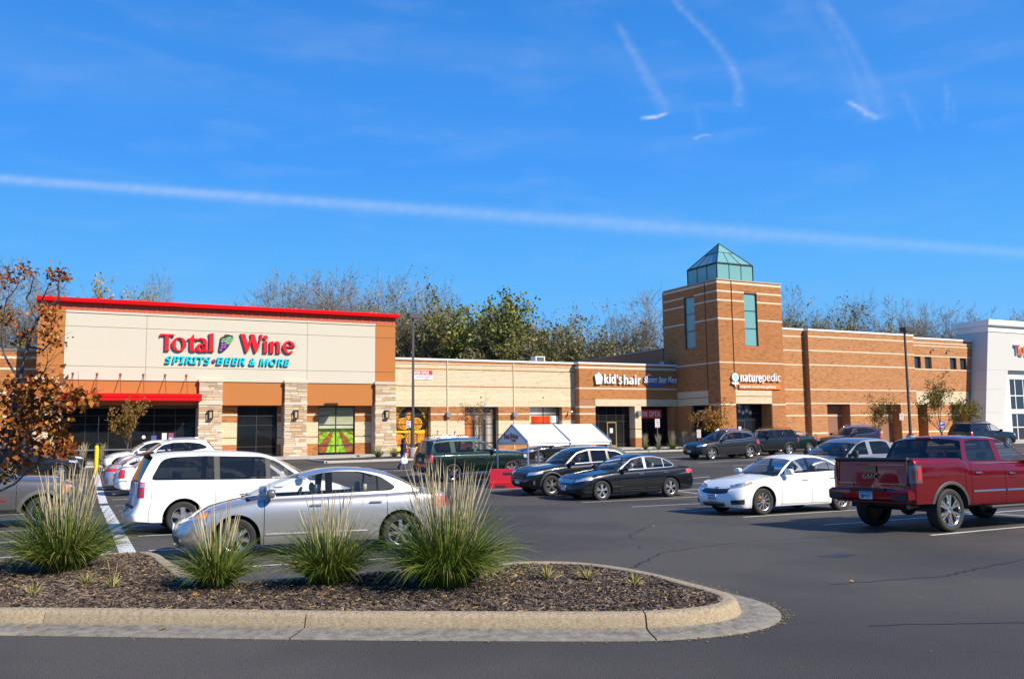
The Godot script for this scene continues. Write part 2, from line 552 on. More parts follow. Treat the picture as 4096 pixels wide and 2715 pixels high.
func make_ground() -> void:
	var lot := structure("parking_lot", "dark asphalt car park in front of the shops")
	var am := asphalt()
	part("asphalt", sheet(-120.0, 140.0, -3.0, 66.0, 0.0, 2.0), am, lot)
	var g := structure("ground", "flat ground around the shops")
	var gm := grain("field", [[0.0, Color(0.05, 0.06, 0.025)], [0.5, Color(0.08, 0.09, 0.04)], [1.0, Color(0.14, 0.12, 0.06)]], 0.1)
	var gb := MB.new()
	gb.quad(Vector3(-900, -0.55, -1200), Vector3(1200, -0.55, -1200), Vector3(1200, -0.55, 400), Vector3(-900, -0.55, 400), Vector3.UP)
	part("grass_field", gb, gm, g)
	var wm := StandardMaterial3D.new()
	wm.resource_name = "line_paint"
	wm.albedo_texture = noise_tex(512, 0.06, [[0.0, Color(0.16, 0.16, 0.17)], [0.3, Color(0.42, 0.42, 0.42)], [0.5, Color(0.66, 0.66, 0.65)], [1.0, Color(0.78, 0.78, 0.77)]], 9, 5)
	wm.uv1_triplanar = true
	wm.uv1_world_triplanar = true
	wm.uv1_scale = Vector3.ONE * 0.7
	wm.roughness = 0.7
	# stall lines to the right of the divider, then to its left, then the middle block
	for o in [[46.72, 0.085], [43.55, 0.085], [40.55, 0.08], [37.75, 0.06], [34.65, 0.04], [31.4, 0.03], [28.4, 0.0], [25.5, 0.0], [22.7, 0.0], [19.8, 0.0], [17.0, 0.0], [14.2, 0.0], [11.4, 0.0]]:
		part("parking_line", ribbon(line2(Vector2(-39.0, o[0]), Vector2(-33.8, o[0] + 5.2 * o[1])), 0.1, 0.006), wm, lot)
	for o in [43.35, 40.36, 37.5, 34.25, 31.3, 28.3, 25.4, 22.5, 19.6, 16.8, 14.0, 11.2]:
		part("parking_line", ribbon(line2(Vector2(-45.0, o), Vector2(-39.6, o)), 0.1, 0.006), wm, lot)
	for o in [49.03, 46.4, 43.85, 41.55, 39.1, 36.3, 33.9, 31.6, 29.4, 27.2, 25.0, 22.6, 20.2, 17.8]:
		part("parking_line", ribbon(line2(Vector2(-25.7, o), Vector2(-14.6, o - 0.35), 12), 0.1, 0.006), wm, lot)
	for o in [27.6, 24.8, 21.9, 19.1, 16.4]:
		part("parking_line", ribbon(line2(Vector2(-9.6, o), Vector2(1.6, o - 0.4), 12), 0.1, 0.006), wm, lot)
	for o in [27.0, 24.2, 21.3, 18.5]:
		part("parking_line", ribbon(line2(Vector2(4.5, o), Vector2(22.0, o - 0.4), 12), 0.1, 0.006), wm, lot)
	part("parking_line", ribbon(line2(Vector2(-20.15, 49.0), Vector2(-20.15, 17.8), 20), 0.1, 0.0055), wm, lot)
	part("crossing_line", ribbon(line2(Vector2(-27.0, 17.6), Vector2(-16.0, 17.0), 10), 0.1, 0.006), wm, lot)
	# the divider between the two rows of stalls: a flush strip of concrete painted white
	part("divider_line", ribbon(line2(Vector2(-39.35, 45.0), Vector2(-39.28, 11.2), 40), 0.27, 0.008), wm, lot)
	# tar-sealed cracks
	var tar := mat("tar", Color(0.022, 0.022, 0.024), 0.55)
	var cracks := [
		[Vector2(-33.4, 50.2), Vector2(-31.6, 48.6), Vector2(-29.5, 48.0), Vector2(-27.0, 48.2), Vector2(-24.0, 49.3)],
		[Vector2(-31.6, 48.0), Vector2(-30.4, 45.9), Vector2(-28.4, 44.0)],
		[Vector2(-33.2, 54.1), Vector2(-31.2, 55.0), Vector2(-28.8, 55.9), Vector2(-26.5, 56.1)],
		[Vector2(-31.8, 52.3), Vector2(-30.0, 52.6), Vector2(-27.5, 52.1), Vector2(-24.5, 52.0)],
		[Vector2(-30.8, 42.0), Vector2(-31.2, 36.0), Vector2(-30.2, 30.0), Vector2(-30.6, 22.0)],
	]
	var oil := grain("oil_stain", [[0.0, Color(0.014, 0.013, 0.013)], [0.6, Color(0.03, 0.028, 0.026)], [1.0, Color(0.05, 0.046, 0.042)]], 1.2, 0.45, 0.03)
	for q in [[-37.6, 42.1, 0.5], [-36.2, 36.3, 0.45], [-35.9, 33.1, 0.6], [-42.0, 41.9, 0.5], [-41.6, 38.9, 0.4], [-36.5, 29.9, 0.5], [-24.6, 40.3, 0.45], [-22.9, 37.7, 0.5], [-23.6, 45.0, 0.4], [-24.5, 30.3, 0.5], [-30.2, 38.2, 0.7], [-28.8, 33.4, 0.8], [-29.6, 50.4, 0.35], [-35.6, 47.9, 0.35]]:
		var b := MB.new()
		var o := Vector2(q[0], q[1])
		var pr := []
		for k in 19:
			var a := TAU * k / 18.0
			var r: float = q[2] * (0.35 + 0.3 * rng.randf()) if k < 18 else 0.0
			var p := o + Vector2(cos(a) * 1.5, sin(a)) * r
			pr.append(Vector3(p.x, gnd(p.x, p.y) + 0.003, p.y))
		pr[18] = pr[0]
		for k in 18:
			b.tri(Vector3(o.x, gnd(o.x, o.y) + 0.003, o.y), pr[k], pr[k + 1], Vector3.UP)
		part("oil_stain", b, oil, lot)
	for c in cracks:
		var pts := []
		for i in c.size() - 1:
			var n := int(c[i].distance_to(c[i + 1]) / 0.12)
			for k in n:
				pts.append(c[i].lerp(c[i + 1], float(k) / n) + Vector2(rng.randf_range(-0.035, 0.035), rng.randf_range(-0.035, 0.035)))
		part("crack", ribbon(pts, 0.022, 0.004), tar, lot)

# ---------------------------------------------------------------- buildings
const BROWN := Color(0.47, 0.195, 0.066)
const BEIGE := Color(0.7, 0.6, 0.41)
var brick_mesh: ArrayMesh
var bricks_left := {}
var stone_mesh: ArrayMesh

# brick skin on a wall: origin at its lower left corner seen from outside, u along the wall, n outwards.
# bands = [y0, y1, colour]; holes = [u0, u1, y0, y1]
func bricks(parent: Node, o: Vector3, u: Vector3, n: Vector3, length: float, bands: Array, holes := [], seed_ := 1) -> void:
	if brick_mesh == null:
		var b := MB.new()
		b.cbox(Vector3.ZERO, Vector3.ONE, 0.06)
		brick_mesh = b.mesh()
		var bm := grain("brick", [[0.0, Color(0.82, 0.8, 0.78)], [0.5, Color(0.95, 0.95, 0.95)], [1.0, Color(1, 1, 1)]], 0.7, 0.9, 0.03, 0.0, 4, true)
		brick_mesh.surface_set_material(0, bm)
	var r := RandomNumberGenerator.new()
	r.seed = seed_
	var xf := []
	var cs := []
	var bl := 0.3
	var ch := 0.1
	for band in bands:
		var rows := maxi(1, int(round((band[1] - band[0]) / ch)))
		var h: float = (band[1] - band[0]) / rows
		for k in rows:
			var y0: float = band[0] + k * h
			var x := -(bl / 2 if k % 2 == 1 else 0.0)
			while x < length - 0.01:
				var a := maxf(x, 0.0)
				var b := minf(x + bl, length)
				x += bl
				var pieces := [[a, b]]
				for hole in holes:
					if y0 + h / 2 > hole[2] and y0 + h / 2 < hole[3]:
						var next := []
						for p in pieces:
							if p[1] <= hole[0] or p[0] >= hole[1]:
								next.append(p)
							else:
								if p[0] < hole[0]:
									next.append([p[0], hole[0]])
								if p[1] > hole[1]:
									next.append([hole[1], p[1]])
						pieces = next
				for p in pieces:
					if p[1] - p[0] < 0.03:
						continue
					var w: float = p[1] - p[0] - 0.012
					xf.append(Transform3D(Basis(u * w, Vector3.UP * (h - 0.012), n * 0.05), o + u * ((p[0] + p[1]) / 2) + Vector3(0, y0 + h / 2, 0) + n * (r.randf_range(-0.003, 0.003) - 0.012)))
					var c: Color = band[2]
					var red_one := c.g < c.r * 0.5
					var q: float = r.randf_range(0.86, 1.12) if red_one else r.randf_range(0.95, 1.05)
					var wv := r.randf_range(-0.07, 0.07) if red_one else r.randf_range(-0.025, 0.025)
					if r.randf() < (0.08 if red_one else 0.03):
						q *= 0.74 if red_one else 0.9
					cs.append(Color(c.r * q, c.g * q * (1.0 + wv), c.b * q * (1.0 + wv * 1.6)))
	# the first three hundred above car height on each building stand as single bricks
	var left: int = bricks_left.get(parent, 300)
	var rest := []
	var rest_c := []
	for i in xf.size():
		if left > 0 and n == Vector3.BACK and xf[i].origin.y > 4.4:
			left -= 1
			var one := MeshInstance3D.new()
			one.name = "brick"
			one.mesh = brick_mesh
			var lv := int(round(cs[i].r * 18.0))
			var key := "brick_%d_%d" % [lv, int(round(cs[i].g * 12.0))]
			one.set_surface_override_material(0, mat(key, cs[i], 0.9))
			one.transform = xf[i]
			parent.add_child(one, true)
		else:
			rest.append(xf[i])
			rest_c.append(cs[i])
	bricks_left[parent] = left
	xf = rest
	cs = rest_c
	if xf.is_empty():
		return
	var mm := MultiMesh.new()
	mm.transform_format = MultiMesh.TRANSFORM_3D
	mm.use_colors = true
	mm.mesh = brick_mesh
	mm.instance_count = xf.size()
	for i in xf.size():
		mm.set_instance_transform(i, xf[i])
		mm.set_instance_color(i, cs[i])
	var mi := MultiMeshInstance3D.new()
	mi.name = "brickwork"
	mi.multimesh = mm
	mi.set_meta("kind", "stuff")
	parent.add_child(mi, true)

# mortar backing with holes, as boxes between the holes
func backing(parent: Node, o: Vector3, u: Vector3, n: Vector3, length: float, y0: float, y1: float, holes: Array, m: Material, thick := 0.3) -> void:
	var xs := [0.0, length]
	for h in holes:
		xs.append(clampf(h[0], 0, length)); xs.append(clampf(h[1], 0, length))
	xs.sort()
	var b := MB.new()
	for i in xs.size() - 1:
		if xs[i + 1] - xs[i] < 0.005:
			continue
		var mid: float = (xs[i] + xs[i + 1]) / 2
		var spans := [[y0, y1]]
		for h in holes:
			if mid > h[0] and mid < h[1]:
				var nx := []
				for s in spans:
					if s[0] < h[2]:
						nx.append([s[0], minf(s[1], h[2])])
					if s[1] > h[3]:
						nx.append([maxf(s[0], h[3]), s[1]])
				spans = nx
		for s in spans:
			b.box(o + u * xs[i] + Vector3(0, s[0], 0) - n * 0.02, o + u * xs[i + 1] + Vector3(0, s[1], 0) - n * (0.02 + thick))
	part("wall", b, m, parent)

# a horizontal precast strip standing a little proud, broken by holes
func strip(parent: Node, o: Vector3, u: Vector3, n: Vector3, a: float, b: float, y0: float, y1: float, m: Material, proud := 0.035, called := "stone_band") -> void:
	var q := MB.new()
	q.box(o + u * a + Vector3(0, y0, 0) + n * proud, o + u * b + Vector3(0, y1, 0) - n * 0.05)
	part(called, q, m, parent)

# window or shop front: frame bars and one pane per field
func glazing(parent: Node, o: Vector3, u: Vector3, n: Vector3, w: float, h: float, cols: Array, rows: Array, fm: Material, gm, bar := 0.06, door := []) -> void:
	var root := Node3D.new()
	root.name = "window"
	parent.add_child(root, true)
	var f := MB.new()
	var xs := [0.0] + cols + [w]
	var ys := [0.0] + rows + [h]
	for x in xs:
		var c := clampf(x, bar / 2, w - bar / 2)
		f.box(o + u * (c - bar / 2) - n * 0.05, o + u * (c + bar / 2) + Vector3(0, h, 0) + n * 0.05)
	for y in ys:
		var c := clampf(y, bar / 2, h - bar / 2)
		for i in xs.size() - 1:
			f.box(o + u * (xs[i] + bar / 2) + Vector3(0, c - bar / 2, 0) - n * 0.047, o + u * (xs[i + 1] - bar / 2) + Vector3(0, c + bar / 2, 0) + n * 0.047)
	part("frame", f, fm, root)
	for i in xs.size() - 1:
		for j in ys.size() - 1:
			var p := MB.new()
			p.box(o + u * (xs[i] + bar * 0.4) + Vector3(0, ys[j] + bar * 0.4, 0) - n * 0.006, o + u * (xs[i + 1] - bar * 0.4) + Vector3(0, ys[j + 1] - bar * 0.4, 0) + n * 0.006)
			part("pane", p, gm, root)

# dark shop interior behind a glass front
func interior(parent: Node, p: Vector3, q: Vector3) -> void:
	var m := mat("interior", Color(0.3, 0.28, 0.25), 0.9)
	var b := MB.new()
	b.box(Vector3(p.x, p.y, p.z), Vector3(q.x, q.y, p.z - 0.1))
	b.box(Vector3(p.x, p.y - 0.1, p.z), Vector3(q.x, p.y, q.z))
	b.box(Vector3(p.x, q.y, p.z), Vector3(q.x, q.y + 0.1, q.z))
	b.box(Vector3(p.x - 0.1, p.y, p.z), Vector3(p.x, q.y, q.z))
	b.box(Vector3(q.x, p.y, p.z), Vector3(q.x + 0.1, q.y, q.z))
	part("interior", b, m, parent)
	var sh := mat("display_rack", Color(0.16, 0.12, 0.09), 0.8)
	var r := RandomNumberGenerator.new()
	r.seed = int(p.x * 10.0) + 99
	var x := p.x + 0.5
	while x < q.x - 0.8:
		var rack := MB.new()
		var w := r.randf_range(0.6, 1.1)
		var hh := r.randf_range(0.9, 1.7)
		for k in 4:
			rack.box(Vector3(x, p.y + hh * k / 3.0, p.z + 0.5), Vector3(x + w, p.y + hh * k / 3.0 + 0.04, p.z + 0.9))
		rack.box(Vector3(x, p.y, p.z + 0.5), Vector3(x + w, p.y + hh, p.z + 0.53))
		part("display_rack", rack, sh, parent)
		x += w + r.randf_range(0.5, 1.2)

func glass_mats() -> void:
	mat("shop_glass", Color(0.012, 0.013, 0.015, 0.86), 0.03, 0.0, {"metallic_specular": 0.4})
	mat("bronze", Color(0.035, 0.03, 0.027), 0.45, 0.3)
	mat("teal_glass", Color(0.17, 0.36, 0.36), 0.12, 0.0, {"clearcoat_enabled": true, "clearcoat": 0.6, "clearcoat_roughness": 0.05})
	mat("dark_glass", Color(0.03, 0.04, 0.055), 0.04)
	mat("coping", Color(0.78, 0.77, 0.74), 0.45)
	mat("strip", Color(0.64, 0.55, 0.4), 0.85)
	mat("mortar_beige", Color(0.52, 0.43, 0.28), 0.95)
	mat("mortar_brown", Color(0.36, 0.17, 0.085), 0.95)
	mat("gold_frame", Color(0.42, 0.31, 0.14), 0.35, 0.6)
	mat("metal_grey", Color(0.32, 0.33, 0.34), 0.4, 0.7)
	mat("white_sign", Color(0.82, 0.82, 0.82), 0.4)
	mat("black_sign", Color(0.02, 0.02, 0.022), 0.4)
	mat("pole_paint", Color(0.06, 0.062, 0.068), 0.5, 0.3)

func stones(parent: Node, x0: float, x1: float, y0: float, y1: float, z: float, r: RandomNumberGenerator, sm: Array) -> void:
	if stone_mesh == null:
		var b := MB.new()
		b.cbox(Vector3.ZERO, Vector3.ONE, 0.07)
		stone_mesh = b.mesh()
	var y := y0
	while y < y1 - 0.02:
		var h := r.randf_range(0.1, 0.22)
		if y + h > y1 - 0.08:
			h = y1 - y
		var x := x0
		while x < x1 - 0.02:
			var w := r.randf_range(0.28, 0.85)
			if x + w > x1 - 0.2:
				w = x1 - x
			var rows := [[y, h]]
			if h > 0.17 and r.randf() < 0.3:
				rows = [[y, h * 0.5], [y + h * 0.5, h * 0.5]]
			for q in rows:
				var s := MeshInstance3D.new()
				s.name = "stone"
				s.mesh = stone_mesh
				s.set_surface_override_material(0, sm[r.randi() % sm.size()])
				s.scale = Vector3(w - 0.014, q[1] - 0.014, 0.12)
				s.position = Vector3(x + w / 2, q[0] + q[1] / 2, z - 0.045 + r.randf_range(0.0, 0.035))
				parent.add_child(s, true)
			x += w
		y += h

func make_buildings() -> void:
	glass_mats()
	wine_store()
	brick_wing()
	salon_shop()
	corner_tower()
	brick_hall()
	toy_store()
	neighbour_shop()
	sidewalks()

func wine_store() -> void:
	var t := thing("wine_store", "wide cream and orange shop with red cornice, stone piers and grape sign", "building")
	var orange := grain("orange_stucco", [[0.0, Color(0.42, 0.155, 0.038)], [0.5, Color(0.45, 0.167, 0.043)], [1.0, Color(0.48, 0.18, 0.05)]], 1.2, 0.9, 0.05, 0.5)
	var cream := grain("cream_stucco", [[0.0, Color(0.53, 0.49, 0.4)], [0.5, Color(0.57, 0.53, 0.435)], [1.0, Color(0.6, 0.56, 0.465)]], 1.2, 0.9, 0.05, 0.5)
	var terra := mat("terracotta", Color(0.47, 0.085, 0.032), 0.6)
	var red := mat("red_metal", Color(0.66, 0.004, 0.008), 0.4, 0.0, {"metallic_specular": 0.3})
	var lime := grain("limestone", [[0.0, Color(0.5, 0.42, 0.32)], [1.0, Color(0.68, 0.6, 0.48)]], 2.0, 0.9, 0.04, 0.4)
	bx("wall", Vector3(-42.55, 0, -25), Vector3(-19.65, 10.1, -4.4), orange, t)
	bx("wall", Vector3(-42.6, 3.85, -4.4), Vector3(-19.6, 10.2, 0), orange, t)
	bx("wall", Vector3(-42.6, 0.2, -4.4), Vector3(-41.2, 3.85, -0.6), orange, t)
	bx("wall", Vector3(-21.1, 0.2, -4.4), Vector3(-19.62, 3.85, -0.65), orange, t)
	# cream panels with joints, orange corner panels
	var xs := [-41.15, -36.44, -26.03, -21.08]
	var ys := [5.40, 6.27, 8.77, 9.62]
	for i in 3:
		for j in 3:
			var b := MB.new()
			b.cbox(Vector3((xs[i] + xs[i + 1]) / 2, (ys[j] + ys[j + 1]) / 2, 0.02), Vector3(xs[i + 1] - xs[i] - 0.02, ys[j + 1] - ys[j] - 0.02, 0.1), 0.008)
			part("stucco_panel", b, cream, t)
	for e in [[-42.62, -41.15], [-21.08, -19.58]]:
		var yy := [5.58, 6.27, 8.77, 9.64]
		for j in 3:
			var b := MB.new()
			b.cbox(Vector3((e[0] + e[1]) / 2, (yy[j] + yy[j + 1]) / 2, 0.035), Vector3(e[1] - e[0] - 0.012, yy[j + 1] - yy[j] - 0.02, 0.13), 0.008)
			part("stucco_panel", b, orange, t)
	bx("trim", Vector3(-41.15, 9.63, 0), Vector3(-21.08, 9.77, 0.12), cream, t)
	bx("trim", Vector3(-42.64, 9.65, 0), Vector3(-41.16, 9.77, 0.13), orange, t)
	bx("trim", Vector3(-21.07, 9.65, 0), Vector3(-19.56, 9.77, 0.13), orange, t)
	# ribbed terracotta frieze, one sheet per rib
	var x := -42.62
	while x < -19.6:
		bx("cladding_panel", Vector3(x + 0.006, 9.78, 0.0), Vector3(minf(x + 0.3, -19.58) - 0.006, 10.25, 0.1 + 0.012 * (int((x + 60) / 0.3) % 2)), terra, t)
		x += 0.3
	var prof := PackedVector2Array([Vector2(-1.2, 10.24), Vector2(0.42, 10.24), Vector2(0.46, 10.27), Vector2(0.5, 10.47), Vector2(0.47, 10.52), Vector2(-1.2, 10.52)])
	var cn := MB.new()
	cn.prism(Vector3(-19.4, 0, 0), Vector3.BACK, Vector3.UP, prof, 23.35)
	part("cornice", cn, red, t)
	# stone piers
	var r := RandomNumberGenerator.new()
	r.seed = 21
	var sm := []
	for c in [Color(0.56, 0.42, 0.28), Color(0.66, 0.56, 0.43), Color(0.5, 0.33, 0.18), Color(0.7, 0.62, 0.5), Color(0.58, 0.46, 0.34), Color(0.44, 0.33, 0.23), Color(0.63, 0.47, 0.29)]:
		sm.append(grain("stone%d" % sm.size(), [[0.0, c * 0.72], [0.5, c], [1.0, c * 1.12]], 1.7, 0.92, 0.03, 0.7, 30 + sm.size()))
	for p in [[-42.64, -41.15], [-33.15, -31.67], [-27.58, -26.04], [-21.13, -19.56]]:
		var pier := Node3D.new()
		pier.name = "stone_pier"
		t.add_child(pier, true)
		var core := MB.new()
		core.box(Vector3(p[0] + 0.04, 0.2, -1.1), Vector3(p[1] - 0.04, 5.4, 0.2))
		part("core", core, lime, pier)
		stones(pier, p[0], p[1], 1.1, 3.85, 0.25, r, sm)
		stones(pier, p[0], p[1], 4.05, 5.36, 0.25, r, sm)
		stones(pier, p[0] - 0.05, p[1] + 0.05, 0.36, 0.98, 0.3, r, sm)
		var cap := MB.new()
		cap.cbox(Vector3((p[0] + p[1]) / 2, 5.46, -0.1), Vector3(p[1] - p[0] + 0.1, 0.2, 0.9), 0.02)
		part("cap_stone", cap, lime, pier)
		for yb in [[3.85, 4.05, 0.03], [0.98, 1.1, 0.08]]:
			var bd := MB.new()
			bd.cbox(Vector3((p[0] + p[1]) / 2, (yb[0] + yb[1]) / 2, -0.1), Vector3(p[1] - p[0] + yb[2], yb[1] - yb[0], 0.78 + yb[2] * 2), 0.015)
			part("stone_band", bd, lime, pier)
		# the left return of the pier, seen inside the recess
		var side := MB.new()
		var y := 0.36
		while y < 3.8:
			var h := r.randf_range(0.1, 0.2)
			var zz := -1.1
			while zz < 0.05:
				var w := r.randf_range(0.2, 0.5)
				side.cbox(Vector3(p[0] + 0.02, y + h / 2, zz + w / 2), Vector3(0.1, h - 0.012, minf(w, 0.14 - zz) - 0.012), 0.015)
				zz += w
			y += h
		var ss := part("side_stones", side, sm[4], pier)
		ss.set_meta("kind", "stuff")
	# openings
	var bands := [[0.4, 1.2, BROWN], [1.2, 1.62, BEIGE], [1.62, 1.7, BROWN], [1.7, 2.7, BEIGE], [2.7, 3.16, BROWN], [3.26, 3.85, BROWN]]
	var mb: Material = mats["mortar_brown"]
	for e in [[-31.67, -30.56], [-27.87, -27.58], [-26.04, -25.03], [-22.37, -21.13]]:
		var o := Vector3(e[0], 0, -0.62)
		bx("wall", Vector3(e[0], 0.3, -0.65), Vector3(e[1], 3.85, -1.0), mb, t)
		bricks(t, o, Vector3.RIGHT, Vector3.BACK, e[1] - e[0], bands, [], 50 + int(e[0]))
		strip(t, o, Vector3.RIGHT, Vector3.BACK, 0, e[1] - e[0], 3.165, 3.255, mats["strip"])
	var glass: Material = mats["shop_glass"]
	var br: Material = mats["bronze"]
	glazing(t, Vector3(-30.56, 0.5, -0.8), Vector3.RIGHT, Vector3.BACK, 2.69, 3.3, [1.3], [0.55, 2.0, 2.65], br, glass)
	interior(t, Vector3(-31.6, 0.45, -4.2), Vector3(-27.6, 3.8, -0.9))
	glazing(t, Vector3(-25.03, 0.5, -0.8), Vector3.RIGHT, Vector3.BACK, 2.66, 3.3, [1.3], [0.55, 2.0, 2.65], br, mat("clear_glass", Color(0.04, 0.045, 0.05, 0.12), 0.03))
	mural(t, Vector3(-25.0, 0.53, -0.785), 2.6, 3.24, vineyard_print(), "vineyard_print")
	# main entrance under the red canopy
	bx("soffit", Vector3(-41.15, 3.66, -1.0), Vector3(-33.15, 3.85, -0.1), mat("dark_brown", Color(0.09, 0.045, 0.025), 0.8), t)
	glazing(t, Vector3(-41.15, 0.45, -1.05), Vector3.RIGHT, Vector3.BACK, 8.0, 3.3, [1.35, 2.7, 4.05, 5.4, 6.7], [0.6, 2.2, 2.75], br, glass)
	interior(t, Vector3(-41.1, 0.45, -4.2), Vector3(-33.2, 3.7, -1.15))
	bx("rail", Vector3(-41.0, 1.0, -0.85), Vector3(-36.2, 1.06, -0.8), mats["metal_grey"], t)
	text("street_number", "14200", 0.27, Vector3(-37.25, 3.12, -0.97), mats["metal_grey"], t, {"depth": 0.03})
	text("street_number", "S", 0.14, Vector3(-37.15, 2.87, -0.97), mats["metal_grey"], t, {"depth": 0.03})
	var blue := mat("poster_blue", Color(0.05, 0.08, 0.3), 0.6)
	var pale := mat("poster_pale", Color(0.6, 0.6, 0.62), 0.6)
	for q in [[-35.9, 1.4, 0.32, 0.5, blue], [-35.25, 1.55, 0.3, 0.5, pale], [-34.85, 1.55, 0.32, 0.5, mat("poster_plum", Color(0.2, 0.06, 0.16), 0.6)]]:
		bx("poster", Vector3(q[0], q[1], -0.99), Vector3(q[0] + q[2], q[1] + q[3], -0.985), q[4], t)
		bx("poster_caption", Vector3(q[0] + 0.04, q[1] + 0.06, -0.985), Vector3(q[0] + q[2] - 0.04, q[1] + 0.2, -0.982), mats["white_sign"], t)
	var disc := MB.new()
	disc.lathe(Vector3(-36.35, 1.8, -0.99), Vector3.BACK, [[0.0, 0.01], [0.11, 0.01], [0.11, 0.0]], 20)
	part("round_sticker", disc, mats["white_sign"], t)
	# canopy with tie rods
	var can := MB.new()
	can.prism(Vector3(-33.08, 0, 0), Vector3.BACK, Vector3.UP, PackedVector2Array([Vector2(0.08, 4.1), Vector2(1.14, 4.06), Vector2(1.2, 4.1), Vector2(1.2, 4.3), Vector2(1.24, 4.33), Vector2(1.24, 4.52), Vector2(1.18, 4.55), Vector2(0.08, 4.5)]), 8.12)
	part("canopy", can, red, t)
	for rx in [-40.6, -39.24, -37.9, -36.55, -35.25, -33.95]:
		var rod := MB.new()
		rod.cyl(Vector3(rx, 5.78, 0.06), Vector3(rx, 4.5, 1.12), 0.022, 8)
		rod.boxc(Vector3(rx, 5.78, 0.06), Vector3(0.12, 0.16, 0.1))
		part("tie_rod", rod, mat("rod_red", Color(0.3, 0.06, 0.03), 0.5, 0.3), t)
	# lanterns on the piers
	for lx in [-32.42, -26.83, -20.32]:
		var l := Node3D.new()
		l.name = "wall_lantern"
		t.add_child(l, true)
		var f := MB.new()
		for sx in [-0.13, 0.13]:
			for sz in [0.33, 0.53]:
				f.boxc(Vector3(lx + sx, 3.22, sz), Vector3(0.035, 0.52, 0.035))
		f.boxc(Vector3(lx, 3.49, 0.43), Vector3(0.32, 0.05, 0.28))
		f.boxc(Vector3(lx, 2.96, 0.43), Vector3(0.32, 0.05, 0.28))
		f.boxc(Vector3(lx, 3.25, 0.3), Vector3(0.16, 0.3, 0.08))
		part("lantern_frame", f, br, l)
		bx("lantern_glass", Vector3(lx - 0.07, 3.0, 0.38), Vector3(lx + 0.07, 3.45, 0.48), mat("lantern_glass", Color(0.5, 0.36, 0.2), 0.3), l)
	# the sign
	var rs := mat("sign_red", Color(0.68, 0.006, 0.012), 0.3)
	var dk := mat("sign_return", Color(0.12, 0.05, 0.05), 0.5)
	sign_letters(t, rs, dk)
	var cy := mat("sign_cyan", Color(0.0, 0.56, 0.72), 0.3)
	var back := mat("sign_back", Color(0.03, 0.06, 0.07), 0.5)
	for wd in [["SPIRITS", -33.87, 2.75], ["BEER", -31.12, 1.85], ["&", -29.74, 0.42], ["MORE", -28.27, 1.95]]:
		text("sign_back", wd[0], 0.5, Vector3(wd[1], 6.79, 0.11), back, t, {"width": wd[2], "depth": 0.09, "slant": 0.2})
		text("sign_letters", wd[0], 0.5, Vector3(wd[1], 6.79, 0.2), cy, t, {"width": wd[2], "depth": 0.07, "slant": 0.2})
	var dot := MB.new()
	dot.lathe(Vector3(-32.25, 6.78, 0.07), Vector3.BACK, [[0.0, 0.14], [0.1, 0.14], [0.12, 0.12], [0.12, 0.0]], 20)
	part("sign_dot", dot, mat("sign_plum", Color(0.17, 0.06, 0.2), 0.35), t)
	grapes(t)

func glyph(o: Vector3, s: float, parts: Array, m: Material, t: Node, depth := 0.12) -> void:
	var b := MB.new()
	for poly in parts:
		b.prism(o, Vector3.RIGHT * s, Vector3.UP * s, PackedVector2Array(poly), depth)
	part("sign_letters", b, m, t)

# ring shaped bowl of a letter with thick sides and thin top and bottom
func bowl(c: Vector2, ro: Vector2, ri: Vector2, a0: float, a1: float, n := 28) -> Array:
	var out := []
	for i in n:
		var a := lerpf(a0, a1, float(i) / n)
		var b := lerpf(a0, a1, float(i + 1) / n)
		out.append([c + Vector2(cos(a) * ro.x, sin(a) * ro.y), c + Vector2(cos(b) * ro.x, sin(b) * ro.y), c + Vector2(cos(b) * ri.x, sin(b) * ri.y), c + Vector2(cos(a) * ri.x, sin(a) * ri.y)])
	return out

func V(a: Array) -> Array:
	var o := []
	for i in range(0, a.size(), 2):
		o.append(Vector2(a[i], a[i + 1]))
	return o

